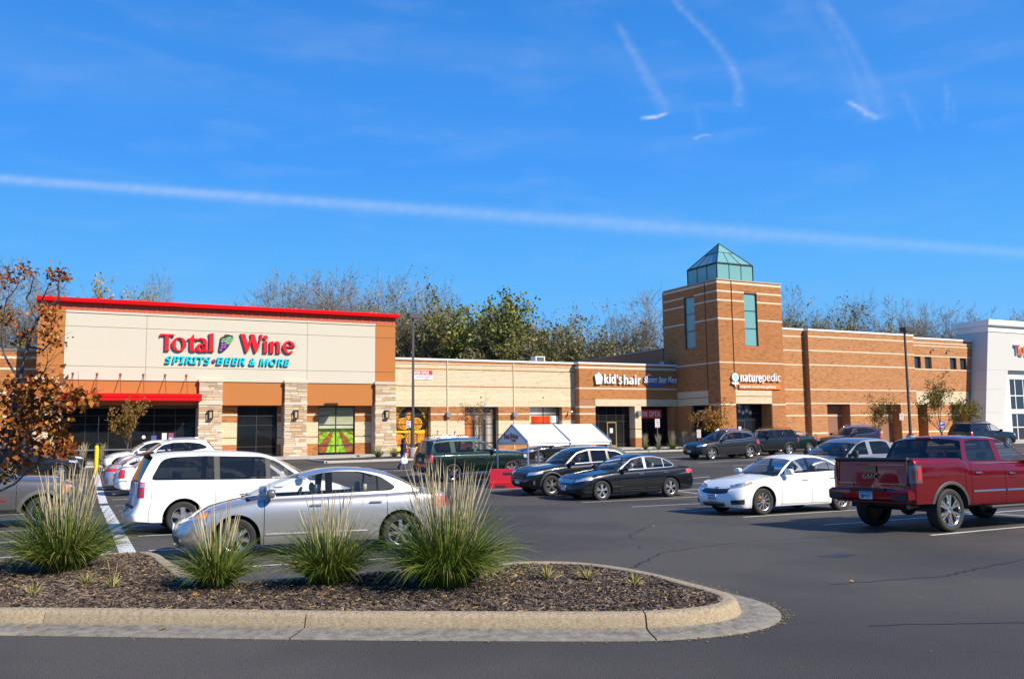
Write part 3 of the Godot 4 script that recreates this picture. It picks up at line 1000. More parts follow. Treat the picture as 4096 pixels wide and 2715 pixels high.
# flared display letters: T o t a l, W i n e (cap height 1)
func sign_letters(t: Node, m: Material, dk: Material) -> void:
	var T := [V([0, 1, 0.0, 0.83, 0.03, 0.82, 0.07, 0.9, 0.27, 0.9, 0.27, 0.1, 0.24, 0.0, 0.52, 0.0, 0.49, 0.1, 0.49, 0.9, 0.69, 0.9, 0.73, 0.82, 0.76, 0.83, 0.76, 1.0])]
	var oo := bowl(Vector2(0.36, 0.36), Vector2(0.37, 0.38), Vector2(0.17, 0.32), 0, TAU)
	var tt := [V([0.1, 0.62, 0.0, 0.62, 0.0, 0.7, 0.12, 0.72, 0.26, 0.92, 0.32, 0.92, 0.32, 0.72, 0.48, 0.72, 0.48, 0.62, 0.32, 0.62, 0.31, 0.2, 0.34, 0.1, 0.42, 0.08, 0.46, 0.1, 0.46, 0.03, 0.34, -0.02, 0.2, 0.0, 0.12, 0.08, 0.1, 0.2])]
	var aa := bowl(Vector2(0.24, 0.2), Vector2(0.24, 0.22), Vector2(0.07, 0.14), 0, TAU) + [V([0.33, 0.0, 0.33, 0.5, 0.3, 0.6, 0.2, 0.63, 0.08, 0.6, 0.05, 0.53, 0.05, 0.66, 0.2, 0.73, 0.38, 0.71, 0.5, 0.62, 0.53, 0.5, 0.53, 0.12, 0.58, 0.04, 0.58, 0.0])]
	var ll := [V([0.03, 0.1, 0.0, 0.0, 0.28, 0.0, 0.24, 0.1, 0.24, 1.02, 0.0, 0.97, 0.0, 0.92, 0.03, 0.9])]
	var W := [V([0.0, 1.0, 0.25, 1.0, 0.42, 0.36, 0.57, 0.82, 0.53, 1.0, 0.75, 1.0, 0.95, 0.36, 1.06, 0.86, 1.05, 1.0, 1.2, 1.0, 1.0, 0.3, 0.88, 0.0, 0.78, 0.0, 0.6, 0.58, 0.4, 0.0, 0.3, 0.0])]
	var ii := [V([0.03, 0.1, 0.0, 0.0, 0.27, 0.0, 0.24, 0.1, 0.24, 0.73, 0.03, 0.68])]
	var dotp := []
	for k in 18:
		dotp.append(Vector2(0.13 + cos(TAU * k / 18) * 0.13, 0.93 + sin(TAU * k / 18) * 0.13))
	ii.append(dotp)
	var nn := [V([0.03, 0.1, 0.0, 0.0, 0.27, 0.0, 0.24, 0.1, 0.24, 0.52, 0.32, 0.6, 0.4, 0.58, 0.43, 0.5, 0.43, 0.1, 0.4, 0.0, 0.67, 0.0, 0.64, 0.1, 0.64, 0.5, 0.6, 0.66, 0.48, 0.73, 0.36, 0.71, 0.24, 0.62, 0.24, 0.73, 0.03, 0.68])]
	var ee := bowl(Vector2(0.36, 0.36), Vector2(0.36, 0.38), Vector2(0.16, 0.3), 0.1, TAU - 0.75) + [V([0.18, 0.36, 0.71, 0.36, 0.71, 0.42, 0.6, 0.44, 0.18, 0.42])]
	var S := 1.17
	var x := -35.64
	var z := 0.08
	for g in [[T, -35.62, 7.38, 1.0], [oo, -34.9, 7.38, 1.12], [tt, -33.93, 7.38, 1.1], [aa, -33.4, 7.38, 1.16], [ll, -32.62, 7.4, 1.12], [W, -30.6, 7.42, 1.14], [ii, -29.08, 7.42, 1.04], [nn, -28.66, 7.42, 1.04], [ee, -27.76, 7.43, 1.08]]:
		glyph(Vector3(g[1], g[2], z), S * g[3] * 0.93, g[0], dk, t, 0.13)
		glyph(Vector3(g[1], g[2], z + 0.131), S * g[3] * 0.93, g[0], m, t, 0.04)

func grapes(t: Node) -> void:
	var g := Node3D.new()
	g.name = "grape_emblem"
	t.add_child(g, true)
	var pl := mat("grape_plum", Color(0.22, 0.07, 0.32), 0.35)
	var black := mat("emblem_edge", Color(0.015, 0.012, 0.02), 0.5)
	var gr := mat("leaf_green", Color(0.09, 0.62, 0.04), 0.4)
	var ed := MB.new()
	ed.prism(Vector3(-31.98, 7.36, 0.08), Vector3.RIGHT, Vector3.UP, PackedVector2Array(V([0.0, 0.1, 0.12, 0.0, 0.3, 0.06, 0.6, 0.35, 0.86, 0.8, 0.95, 0.95, 0.9, 1.15, 0.62, 1.22, 0.4, 1.22, 0.3, 1.1, 0.12, 1.0, 0.08, 0.7])), 0.1)
	part("emblem_edge", ed, black, g)
	var rows := [[0.12, 0.14, 1], [0.2, 0.32, 2], [0.22, 0.5, 3], [0.2, 0.68, 4], [0.26, 0.85, 4]]
	for r in rows:
		for k in r[2]:
			var b := MB.new()
			var c := Vector3(-31.98 + r[0] + k * 0.185, 7.36 + r[1] + k * 0.035, 0.17)
			b.lathe(c, Vector3.BACK, [[0.105, 0.0], [0.1, 0.035], [0.07, 0.06], [0.0, 0.075]], 12)
			part("grape", b, pl, g)
	for lf in [[Vector2(-31.62, 8.12), 0.6, 0.1, 0.95], [Vector2(-31.83, 8.2), 0.3, -0.2, 0.6]]:
		var b := MB.new()
		var poly := PackedVector2Array()
		var ln: float = lf[1]
		for q in V([0, 0, 0.25, -0.28, 0.5, -0.3, 0.75, -0.2, 1.0, 0.1, 0.85, 0.35, 0.6, 0.45, 0.35, 0.42, 0.1, 0.25]):
			poly.append(q.rotated(lf[2]) * Vector2(ln, ln))
		b.prism(Vector3(lf[0].x, lf[0].y, 0.19), Vector3.RIGHT, Vector3.UP, poly, 0.04)
		part("leaf", b, gr, g)
		var vn := MB.new()
		for k in 3:
			var a: Vector2 = (Vector2(0.1 + 0.22 * k, 0.06).rotated(lf[2])) * ln
			var e: Vector2 = (Vector2(0.38 + 0.2 * k, 0.34 if k % 2 == 0 else -0.18).rotated(lf[2])) * ln
			vn.tube([Vector3(lf[0].x + a.x, lf[0].y + a.y, 0.235), Vector3(lf[0].x + e.x, lf[0].y + e.y, 0.235)], [0.012, 0.008], 5)
		part("leaf_vein", vn, black, g)

# flat printed film behind window glass
func mural(parent: Node, o: Vector3, w: float, h: float, tex: Texture2D, called: String) -> void:
	var m := StandardMaterial3D.new()
	m.resource_name = called
	m.albedo_texture = tex
	m.roughness = 0.3
	var b := MB.new()
	b.quad(o, o + Vector3(w, 0, 0), o + Vector3(w, h, 0), o + Vector3(0, h, 0), Vector3.BACK)
	part("window_print", b, m, parent)

func print_image(f: Callable) -> ImageTexture:
	var n := 192
	var im := Image.create(n, n, false, Image.FORMAT_RGB8)
	for j in n:
		for i in n:
			var c: Color = f.call((i + 0.5) / n, 1.0 - (j + 0.5) / n)
			im.set_pixel(i, j, Color(minf(c.r * 1.15, 1.0), minf(c.g * 1.15, 1.0), minf(c.b * 1.15, 1.0)))
	return ImageTexture.create_from_image(im)

func vineyard_print() -> ImageTexture:
	var nz := FastNoiseLite.new()
	nz.seed = 3
	nz.frequency = 6.0
	return print_image(func(x: float, y: float) -> Color:
		var n := nz.get_noise_2d(x, y * 1.5)
		if y > 0.53:
			var cl := nz.get_noise_2d(x * 0.4, y * 1.2)
			return Color(0.62, 0.64, 0.55).lerp(Color(0.38, 0.38, 0.27), clampf((y - 0.53) * 2.0 + cl * 0.3, 0.0, 1.0))
		var dep := 0.53 - y
		if dep < 0.07 + 0.03 * n:
			return Color(0.2, 0.28, 0.09) * (0.9 + 0.5 * n)
		var u := (x - 0.5) / (dep + 0.06)
		var row := absf(fposmod(u * 0.62 + 0.5, 1.0) - 0.5)
		if row > 0.3:
			return Color(0.5, 0.3, 0.16) * (0.9 + 0.35 * n)
		return Color(0.3, 0.5, 0.1).lerp(Color(0.62, 0.72, 0.22), clampf(0.5 + n, 0.0, 1.0)) * (0.75 + 0.8 * absf(nz.get_noise_2d(x * 3.0, y * 4.0))))

func barrels_print() -> ImageTexture:
	var nz := FastNoiseLite.new()
	nz.seed = 8
	nz.frequency = 7.0
	return print_image(func(x: float, y: float) -> Color:
		var n := nz.get_noise_2d(x, y)
		var c := Color(0.1, 0.06, 0.02)
		var ra := Vector2(x - 0.5, (y - 0.55) * 0.95).length()
		if ra > 0.43 and y > 0.35:
			c = Color(0.66, 0.5, 0.12) * (0.75 + 0.5 * n + (0.15 if fposmod(atan2(y - 0.55, x - 0.5) * 4.5, 1.0) < 0.85 else -0.4))
		if y < 0.1:
			c = Color(0.95, 0.7, 0.06)
		for b in [Vector3(0.3, 0.62, 0.15), Vector3(0.68, 0.62, 0.15), Vector3(0.5, 0.8, 0.11), Vector3(0.15, 0.24, 0.17), Vector3(0.52, 0.27, 0.16), Vector3(0.84, 0.3, 0.14)]:
			var d: float = Vector2((x - b.x) * 1.0, (y - b.y) * 1.15).length() / b.z
			if d < 1.0:
				c = Color(0.86, 0.62, 0.14) if d > 0.86 else (Color(0.3, 0.17, 0.04) if d > 0.78 else Color(0.76, 0.5, 0.12).lerp(Color(0.45, 0.26, 0.05), fposmod(x * 22.0, 1.0) * 0.5))
				c = c * (0.95 + 0.3 * n)
			elif d < 1.5 and x < b.x and absf(y - b.y) < b.z * 0.85:
				c = Color(0.55, 0.36, 0.08) * (0.9 + 0.3 * n)
		if (absf(y - 0.44) < 0.02 + 0.02 * x):
			c = Color(0.78, 0.6, 0.14)
		return c)

func brewery_print() -> ImageTexture:
	var nz := FastNoiseLite.new()
	nz.seed = 12
	nz.frequency = 5.0
	return print_image(func(x: float, y: float) -> Color:
		var c := Color(0.12, 0.1, 0.09)
		var k := fposmod(x * 3.0, 1.0)
		var s := sin(k * PI)
		if k > 0.1 and k < 0.9 and y < 0.75 + 0.1 * s:
			c = Color(0.62, 0.6, 0.56).lerp(Color(0.16, 0.13, 0.1), absf(k - 0.4) * 1.8)
			if int(x * 3.0) == 0:
				c = Color(0.42, 0.24, 0.12) * (0.5 + s)
			if fposmod(y * 6.0, 1.0) < 0.06:
				c = c * 0.5
		elif y > 0.7:
			c = Color(0.5, 0.47, 0.42) * (0.6 + 0.5 * nz.get_noise_2d(x * 2.0, y))
		return c)

func beer_print() -> ImageTexture:
	return print_image(func(x: float, y: float) -> Color:
		var c := Color(0.72, 0.72, 0.7).lerp(Color(0.2, 0.16, 0.12), clampf((x - 0.3) * 1.2, 0.0, 1.0))
		if y < 0.78:
			var w := 0.32 - 0.05 * (0.78 - y)
			if absf(x - 0.42) < w:
				c = Color(0.85, 0.26, 0.03).lerp(Color(0.5, 0.07, 0.01), absf(x - 0.46) * 2.4 + (0.25 if y < 0.5 else 0.0))
				if absf(absf(x - 0.42) - w) < 0.02:
					c = Color(0.95, 0.6, 0.2)
			elif x > 0.76:
				c = Color(0.78, 0.35, 0.05) if y < 0.55 else Color(0.8, 0.8, 0.78)
			elif x < 0.1:
				c = Color(0.86, 0.7, 0.5)
		return c)
const HALL := Color(0.52, 0.24, 0.098)

func brick_wing() -> void:
	var t := thing("brick_wing", "low cream brick shop wing with three printed windows beside orange store", "building")
	var o := Vector3(-19.6, 0, -0.72)
	var u := Vector3.RIGHT
	var n := Vector3.BACK
	var L := 15.7
	var holes := [[0.35, 3.09, 0.4, 3.82], [5.88, 8.74, 0.4, 3.82], [11.5, 14.46, 0.4, 3.82]]
	var bands := [[0.4, 1.0, BROWN], [1.0, 1.6, BEIGE], [1.6, 1.68, BROWN], [1.68, 2.73, BEIGE], [2.73, 3.19, BROWN], [3.3, 3.8, BROWN], [3.8, 5.25, BEIGE], [5.29, 5.38, BROWN], [5.38, 6.59, BEIGE], [6.59, 6.68, BROWN], [6.68, 6.96, BEIGE], [6.96, 7.03, BROWN], [7.1, 7.3, BROWN]]
	bricks(t, o, u, n, L, bands, holes, 61)
	backing(t, o, u, n, L, 0.2, 7.3, holes, mats["mortar_beige"], 0.55)
	for s in [[5.25, 5.29], [7.03, 7.1]]:
		strip(t, o, u, n, 0, L, s[0], s[1], mats["strip"], 0.015)
	for e in [[0, 0.35], [3.09, 5.88], [8.74, 11.5], [14.46, 15.7]]:
		strip(t, o, u, n, e[0], e[1], 3.195, 3.295, mats["strip"], 0.015)
	# jambs of the window recesses, cream over brown brick
	for h in holes:
		for e in [h[1]]:
			bricks(t, o + u * e + n * -0.02, n * -1.0, -u, 0.5, [[0.4, 1.0, BROWN], [1.0, 1.6, BEIGE], [1.6, 1.68, BROWN], [1.68, 2.73, BEIGE], [2.73, 3.19, BROWN], [3.3, 3.8, BROWN]], [], 70 + int(e))
	var prints := [barrels_print(), brewery_print(), beer_print()]
	var kinds := ["barrels_print", "brewery_print", "beer_print"]
	for i in 3:
		var h: Array = holes[i]
		var w: float = h[1] - h[0]
		glazing(t, o + u * h[0] + n * -0.52 + Vector3(0, 0.45, 0), u, n, w, 3.4, [w / 2], [0.55, 2.05, 2.75], mats["bronze"], mats["clear_glass"])
		mural(t, o + u * (h[0] + 0.03) + n * -0.505 + Vector3(0, 0.48, 0), w - 0.06, 3.34, prints[i], kinds[i])
	bx("roof", Vector3(-19.6, 6.9, -20), Vector3(-3.9, 7.2, -1.3), mat("roof_grey", Color(0.3, 0.29, 0.28), 0.9), t)
	bx("rear_wall", Vector3(-19.6, 0.2, -20.3), Vector3(-3.9, 7.3, -20), mats["mortar_beige"], t)
	bx("coping", Vector3(-19.55, 7.3, -1.4), Vector3(-3.9, 7.44, -0.64), mats["coping"], t)
	for x in [-15.15, -9.51]:
		var c := MB.new()
		c.boxc(Vector3(x, 3.9, -0.67), Vector3(0.07, 6.7, 0.05))
		part("conduit", c, mat("conduit", Color(0.6, 0.5, 0.34), 0.6), t)
		var l := MB.new()
		l.cbox(Vector3(x + 0.02, 3.2, -0.52), Vector3(0.34, 0.42, 0.26), 0.04)
		part("wall_light", l, mats["metal_grey"], t)
	for x in [-12.4, -6.9]:
		bx("vent", Vector3(x, 4.48, -0.72), Vector3(x + 0.11, 4.6, -0.68), mat("vent", Color(0.2, 0.14, 0.08), 0.8), t)
	var cm := MB.new()
	cm.tube([Vector3(-4.55, 3.5, -0.72), Vector3(-4.55, 3.5, -0.55), Vector3(-4.5, 3.42, -0.45)], [0.03, 0.03, 0.03], 8)
	cm.cbox(Vector3(-4.5, 3.4, -0.35), Vector3(0.14, 0.14, 0.32), 0.03)
	part("security_camera", cm, mats["white_sign"], t)
	# banner
	var bn := thing("hanging_banner", "small red and white banner hung high on the cream brick wall", "banner")
	bx("cloth", Vector3(-17.95, 5.82, -0.69), Vector3(-16.38, 6.17, -0.675), mats["white_sign"], bn)
	bx("cloth", Vector3(-17.95, 6.172, -0.69), Vector3(-16.38, 6.52, -0.675), mat("banner_red", Color(0.62, 0.02, 0.03), 0.6), bn)
	text("lettering", "NOW OPEN", 0.24, Vector3(-17.28, 6.35, -0.672), mats["white_sign"], bn, {"width": 1.2, "depth": 0.006})
	text("lettering", "Total", 0.17, Vector3(-17.5, 6.02, -0.672), mat("wine_ink", Color(0.2, 0.015, 0.04), 0.6), bn, {"width": 0.45, "depth": 0.006, "font": "Droid Serif"})
	text("lettering", "Wine", 0.17, Vector3(-16.82, 6.02, -0.672), mats["wine_ink"], bn, {"width": 0.45, "depth": 0.006, "font": "Droid Serif"})
	text("lettering", "& MORE", 0.06, Vector3(-16.9, 5.88, -0.672), mats["wine_ink"], bn, {"depth": 0.006})
	var gp := MB.new()
	gp.lathe(Vector3(-17.17, 6.02, -0.676), Vector3.BACK, [[0.0, 0.01], [0.05, 0.008], [0.06, 0.0]], 12)
	part("grape_mark", gp, mats["sign_plum"], bn)
	# rooftop unit
	var ac := thing("rooftop_unit", "white boxed air unit standing on the low flat roof", "air conditioner", Vector3(-4.9, 7.2, -5.0))
	bx("casing", Vector3(-0.45, 0.0, -0.6), Vector3(0.45, 1.05, 0.3), mats["coping"], ac)
	for k in 6:
		bx("louvre", Vector3(-0.34, 0.62 + k * 0.06, 0.3), Vector3(0.34, 0.64 + k * 0.06, 0.33), mats["metal_grey"], ac)
	bx("grille", Vector3(-0.36, 0.58, 0.29), Vector3(0.36, 0.98, 0.31), mat("grille_dark", Color(0.03, 0.06, 0.06), 0.6), ac)

func salon_shop() -> void:
	var t := thing("salon_shop", "one storey brown brick shop with white lettering left of the tower", "building")
	var u := Vector3.RIGHT
	var n := Vector3.BACK
	var o := Vector3(-3.9, 0, 0)
	var holes := [[1.5, 5.36, 0.3, 3.85], [6.01, 9.31, 0.3, 3.85]]
	bricks(t, o, u, n, 9.82, [[0.4, 3.16, BROWN], [3.29, 3.72, BROWN], [4.43, 5.24, BROWN], [5.37, 6.91, BROWN], [7.09, 7.26, BROWN]], [[1.49, 9.31, 0.0, 3.86]], 81)
	bricks(t, o + u * 1.49, u, n, 8.33, [[3.85, 4.43, BEIGE]], [], 82)
	bricks(t, o + u * 5.36, u, n, 0.65, [[0.4, 1.2, BROWN], [1.2, 1.9, BEIGE], [1.9, 1.98, BROWN], [1.98, 3.85, BEIGE]], [], 83)
	bricks(t, o + u * 5.36 + n * -0.02, n * -1.0, -u, 0.85, [[0.4, 1.2, BROWN], [1.2, 1.9, BEIGE], [1.9, 1.98, BROWN], [1.98, 3.85, BEIGE]], [], 84)
	bricks(t, o + u * 9.31 + n * -0.02, n * -1.0, -u, 0.85, [[0.4, 3.85, BROWN]], [], 85)
	backing(t, o, u, n, 9.8, 0.2, 7.3, holes, mats["mortar_brown"], 0.85)
	# left return
	bricks(t, Vector3(-3.9, 0, -0.72), n, -u, 0.72, [[0.4, 3.16, BROWN], [3.29, 3.72, BROWN], [3.85, 5.24, BROWN], [5.37, 6.91, BROWN], [7.09, 7.26, BROWN]], [], 86)
	bx("wall", Vector3(-3.88, 0.2, -0.73), Vector3(-3.5, 7.3, -0.03), mats["mortar_brown"], t)
	for s in [[5.245, 5.365], [6.915, 7.085]]:
		strip(t, o, u, n, -0.03, 9.8, s[0], s[1], mats["strip"], 0.02)
	for s in [[3.725, 3.845], [3.165, 3.285]]:
		strip(t, o, u, n, -0.03, 1.49, s[0], s[1], mats["strip"], 0.02)
	for s in [[3.165, 3.285], [3.725, 3.845], [5.245, 5.365], [6.915, 7.085]]:
		strip(t, Vector3(-3.9, 0, -0.7), n, -u, 0, 0.66, s[0], s[1], mats["strip"], 0.02)
	bx("coping", Vector3(-3.96, 7.28, -1.4), Vector3(5.9, 7.43, 0.06), mats["coping"], t)
	bx("roof", Vector3(-3.9, 6.9, -20), Vector3(5.85, 7.2, -0.9), mats["roof_grey"], t)
	bx("flashing", Vector3(4.9, 7.2, -1.0), Vector3(5.88, 7.75, -0.4), mats["metal_grey"], t)
	# shop fronts
	glazing(t, Vector3(-2.4, 0.45, -0.85), u, n, 3.85, 3.4, [0.75, 1.55, 2.5, 3.2], [0.25, 2.15, 2.7], mats["bronze"], mats["shop_glass"])
	glazing(t, Vector3(2.11, 0.45, -0.85), u, n, 3.3, 3.4, [1.1, 2.2], [0.25, 2.15, 2.7], mats["bronze"], mats["shop_glass"])
	interior(t, Vector3(-2.3, 0.42, -4.5), Vector3(5.3, 3.85, -0.95))
	door(t, Vector3(-0.85, 0.45, -0.78), u, n, 0.95, 2.12, mats["gold_frame"])
	# lettering
	var ws: Material = mats["white_sign"]
	var pent := MB.new()
	pent.prism(Vector3(-2.5, 5.62, 0.1), u, Vector3.UP, PackedVector2Array(V([0.12, 0.0, 0.66, 0.06, 0.74, 0.62, 0.42, 0.98, 0.0, 0.75])), 0.12)
	part("sign_badge", pent, ws, t)
	var kid := MB.new()
	kid.tube([Vector3(-2.2, 6.05, 0.225), Vector3(-2.08, 6.2, 0.225), Vector3(-2.0, 6.08, 0.225), Vector3(-2.1, 5.95, 0.225)], [0.015, 0.015, 0.015, 0.015], 5)
	kid.tube([Vector3(-2.2, 5.78, 0.225), Vector3(-2.12, 5.95, 0.225), Vector3(-2.02, 5.78, 0.225)], [0.015, 0.015, 0.015], 5)
	part("badge_mark", kid, mat("mark_blue", Color(0.2, 0.4, 0.6), 0.5), t)
	text("sign_letters", "kid's", 0.82, Vector3(-0.72, 6.08, 0.14), ws, t, {"width": 1.75, "depth": 0.12})
	text("sign_letters", "hair", 0.8, Vector3(1.18, 6.05, 0.14), ws, t, {"width": 1.7, "depth": 0.12})
	text("sign_letters", "the", 0.22, Vector3(2.95, 6.5, 0.12), ws, t, {"width": 0.34, "depth": 0.06})
	text("sign_back", "Shower Door Place", 0.62, Vector3(4.12, 6.1, 0.08), mat("mark_navy", Color(0.02, 0.05, 0.22), 0.5), t, {"width": 3.5, "depth": 0.08, "slant": 0.2, "font": "Droid Serif"})
	text("sign_letters", "Shower Door Place", 0.57, Vector3(4.12, 6.1, 0.14), ws, t, {"width": 3.38, "depth": 0.06, "slant": 0.2, "font": "Droid Serif"})
	var wv := MB.new()
	var top := []
	var bot := []
	for k in 21:
		var f := k / 20.0
		var yy := 5.72 - 0.12 * sin(f * PI * 1.5) + 0.05 * f
		var th := 0.11 * sin(f * PI) + 0.01
		top.append(Vector3(2.5 + 3.1 * f, yy + th, 0.17))
		bot.append(Vector3(2.5 + 3.1 * f, yy - th * 0.4, 0.17))
	wv.grid([bot, top], Vector3.BACK, true)
	var b0 := []
	var t0 := []
	for k in 21:
		b0.append(bot[k] - Vector3(0, 0, 0.08)); t0.append(top[k] - Vector3(0, 0, 0.08))
	wv.grid([b0, bot], Vector3.DOWN, true)
	wv.grid([t0, top], Vector3.UP, true)
	part("sign_wave", wv, mat("wave_blue", Color(0.01, 0.18, 0.62), 0.35), t)
	var wl := MB.new()
	wl.cbox(Vector3(1.78, 3.25, 0.16), Vector3(0.34, 0.42, 0.26), 0.04)
	part("wall_light", wl, mats["metal_grey"], t)
	var bn := thing("window_banner", "wide red banner with white NOW OPEN letters inside dark shop window", "banner")
	bx("cloth", Vector3(2.16, 2.82, -0.78), Vector3(4.75, 3.62, -0.765), mats["banner_red"], bn)
	text("lettering", "NOW OPEN", 0.5, Vector3(3.42, 3.22, -0.762), ws, bn, {"width": 2.35, "depth": 0.006})

func door(parent: Node, o: Vector3, u: Vector3, n: Vector3, w: float, h: float, fm: Material) -> void:
	var d := Node3D.new()
	d.name = "door"
	parent.add_child(d, true)
	var f := MB.new()
	f.box(o - n * 0.04, o + u * 0.09 + Vector3(0, h, 0) + n * 0.04)
	f.box(o + u * (w - 0.09) - n * 0.04, o + u * w + Vector3(0, h, 0) + n * 0.04)
	f.box(o + u * 0.09 - n * 0.038, o + u * (w - 0.09) + Vector3(0, 0.2, 0) + n * 0.038)
	f.box(o + u * 0.09 + Vector3(0, h - 0.1, 0) - n * 0.038, o + u * (w - 0.09) + Vector3(0, h, 0) + n * 0.038)
	part("frame", f, fm, d)
	var g := MB.new()
	g.box(o + u * 0.08 + Vector3(0, 0.18, 0) - n * 0.006, o + u * (w - 0.08) + Vector3(0, h - 0.09, 0) + n * 0.006)
	part("pane", g, mats["shop_glass"], d)
	var k := MB.new()
	k.cyl(o + u * 0.14 + Vector3(0, 0.85, 0) + n * 0.08, o + u * 0.14 + Vector3(0, 1.25, 0) + n * 0.08, 0.015, 8)
	part("handle", k, mats["metal_grey"], d)
	bx("notice", o + u * 0.3 + Vector3(0, 1.2, 0) + n * 0.008, o + u * 0.6 + Vector3(0, 1.6, 0) + n * 0.012, mats["poster_pale"], d)

func corner_tower() -> void:
	var t := thing("corner_tower", "tall brown brick corner tower with glass pyramid skylight on top", "building")
	var u := Vector3.RIGHT
	var n := Vector3.BACK
	var x0 := 5.92
	var x1 := 12.79
	var z0 := -1.58
	var z1 := 5.65
	var ys := [[0.4, 3.78], [3.91, 7.19], [7.3, 10.74], [10.87, 12.26], [12.39, 13.0], [13.14, 13.72], [13.9, 13.98]]
	var bands := []
	for y in ys:
		bands.append([y[0], y[1], BROWN])
	# front: opening, window and vertical reveal
	var fo := Vector3(x0, 0, z1)
	var fh := [[1.53, 5.4, 0.0, 5.06], [2.8, 4.18, 8.65, 13.05], [1.42, 1.53, 5.0, 14.2]]
	bricks(t, fo, u, n, x1 - x0, bands, fh, 91)
	bricks(t, fo + u * 1.53, u, n, 3.87, [[3.9, 4.46, BEIGE], [4.53, 5.05, BEIGE]], [], 92)
	backing(t, fo, u, n, x1 - x0, 0.2, 13.98, [[1.53, 5.35, 0.0, 3.9], fh[1], fh[2]], mats["mortar_brown"], 0.35)
	bx("reveal", Vector3(x0 + 1.4, 4.9, z1 - 0.3), Vector3(x0 + 1.55, 13.98, z1 - 0.22), mats["mortar_brown"], t)
	# left side
	var so := Vector3(x0, 0, z0)
	var sh := [[3.48, 6.3, 0.0, 3.86], [2.9, 4.28, 8.65, 13.05], [5.65, 5.76, 5.0, 14.2]]
	bricks(t, so, n, -u, z1 - z0, bands, [[1.6, 5.75, 3.84, 5.05]] + sh, 93)
	bricks(t, so + n * 1.6, n, -u, 4.1, [[3.85, 4.43, BEIGE], [4.5, 5.03, BEIGE]], [], 94)
	bricks(t, so + n * 1.6 - u * 0.06, n, -u, 1.85, [[0.4, 1.3, Color(0.42, 0.33, 0.22)]], [], 95)
	backing(t, so, n, -u, z1 - z0 - 0.4, 0.2, 13.98, [[3.48, 6.3, 0.0, 3.85], sh[1], sh[2]], mats["mortar_brown"], 0.3)
	bx("reveal", Vector3(x0 + 0.2, 4.9, z0 + 5.6), Vector3(x0 + 0.28, 13.98, z0 + 5.8), mats["mortar_brown"], t)
	for y in [[3.785, 3.905], [7.195, 7.295], [10.745, 10.865], [12.265, 12.385], [13.005, 13.135], [13.725, 13.895]]:
		var segs := [[-0.03, 1.42], [1.53, 6.9]]
		var side := [[0.0, 5.65], [5.76, 7.26]]
		if y[0] > 8.6 and y[0] < 13.02:
			segs = [[-0.03, 1.42], [1.53, 2.8], [4.18, 6.9]]
			side = [[0.0, 2.9], [4.28, 5.65], [5.76, 7.22]]
		elif y[0] < 5:
			segs = [[-0.03, 1.53], [5.4, 6.9]]
			side = [[5.76, 7.22]]
		elif y[0] < 8:
			segs = [[-0.03, 1.42], [1.53, 6.9]]
			side = [[1.6, 5.65], [5.76, 7.22]]
		for s in segs:
			strip(t, fo, u, n, s[0], s[1], y[0], y[1], mats["strip"], 0.02)
		for s in side:
			strip(t, so, n, -u, s[0], s[1], y[0], y[1], mats["strip"], 0.02)
	bx("coping", Vector3(x0 - 0.06, 13.98, z0), Vector3(x1 + 0.06, 14.08, z1 + 0.06), mat("coping_tan", Color(0.42, 0.33, 0.24), 0.7), t)
	bx("rear_wall", Vector3(x0 + 0.1, 7.0, z0 - 0.3), Vector3(x1, 13.98, z0), mats["mortar_brown"], t)
	bx("side_wall", Vector3(x1 - 0.3, 0.2, z0), Vector3(x1 - 0.02, 13.98, z1 - 0.4), mats["mortar_brown"], t)
	# tall teal windows
	var tg: Material = mats["teal_glass"]
	var fr := mat("dark_green_frame", Color(0.02, 0.045, 0.04), 0.4, 0.4)
	glazing(t, fo + u * 2.8 + Vector3(0, 8.65, 0) - n * 0.16, u, n, 1.38, 4.4, [], [1.47, 2.94], fr, tg, 0.045)
	glazing(t, so + n * 2.9 + Vector3(0, 8.65, 0) + u * 0.16, n, -u, 1.38, 4.4, [], [1.47, 2.94], fr, tg, 0.045)
	# skylight
	var sk := Node3D.new()
	sk.name = "skylight"
	t.add_child(sk, true)
	var c := Vector3(8.42, 0, 3.13)
	var hw := 1.92
	var yb := 14.08
	var yt := 15.52
	var apex := Vector3(c.x, 17.66, c.z)
	var corners := [Vector3(c.x - hw, 0, c.z + hw), Vector3(c.x + hw, 0, c.z + hw), Vector3(c.x + hw, 0, c.z - hw), Vector3(c.x - hw, 0, c.z - hw)]
	var bars := MB.new()
	for k in 4:
		var a: Vector3 = corners[k]
		var b: Vector3 = corners[(k + 1) % 4]
		var up := Vector3.UP
		bars.tube([a + up * yb, a + up * yt], [0.07, 0.07], 4)
		bars.tube([a + up * yt, b + up * yt], [0.09, 0.09], 4)
		bars.tube([a + up * (yb + 0.08), b + up * (yb + 0.08)], [0.08, 0.08], 4)
		bars.tube([a + up * yt, apex], [0.06, 0.05], 6)
		var out := (a + b) / 2 - c
		out.y = 0
		for j in 3:
			var p := a.lerp(b, j / 3.0)
			var q := a.lerp(b, (j + 1) / 3.0)
			var g := MB.new()
			g.quad(p + up * (yb + 0.1), q + up * (yb + 0.1), q + up * (yt - 0.05), p + up * (yt - 0.05), out)
			part("pane", g, tg, sk)
			if j > 0:
				bars.tube([p + up * yb, p + up * yt], [0.045, 0.045], 4)
		# sloping glass: two tiers
		var eave_l := a + up * yt
		var eave_r := b + up * yt
		var ml := eave_l.lerp(apex, 0.55)
		var mr := eave_r.lerp(apex, 0.55)
		bars.tube([ml, mr], [0.04, 0.04], 4)
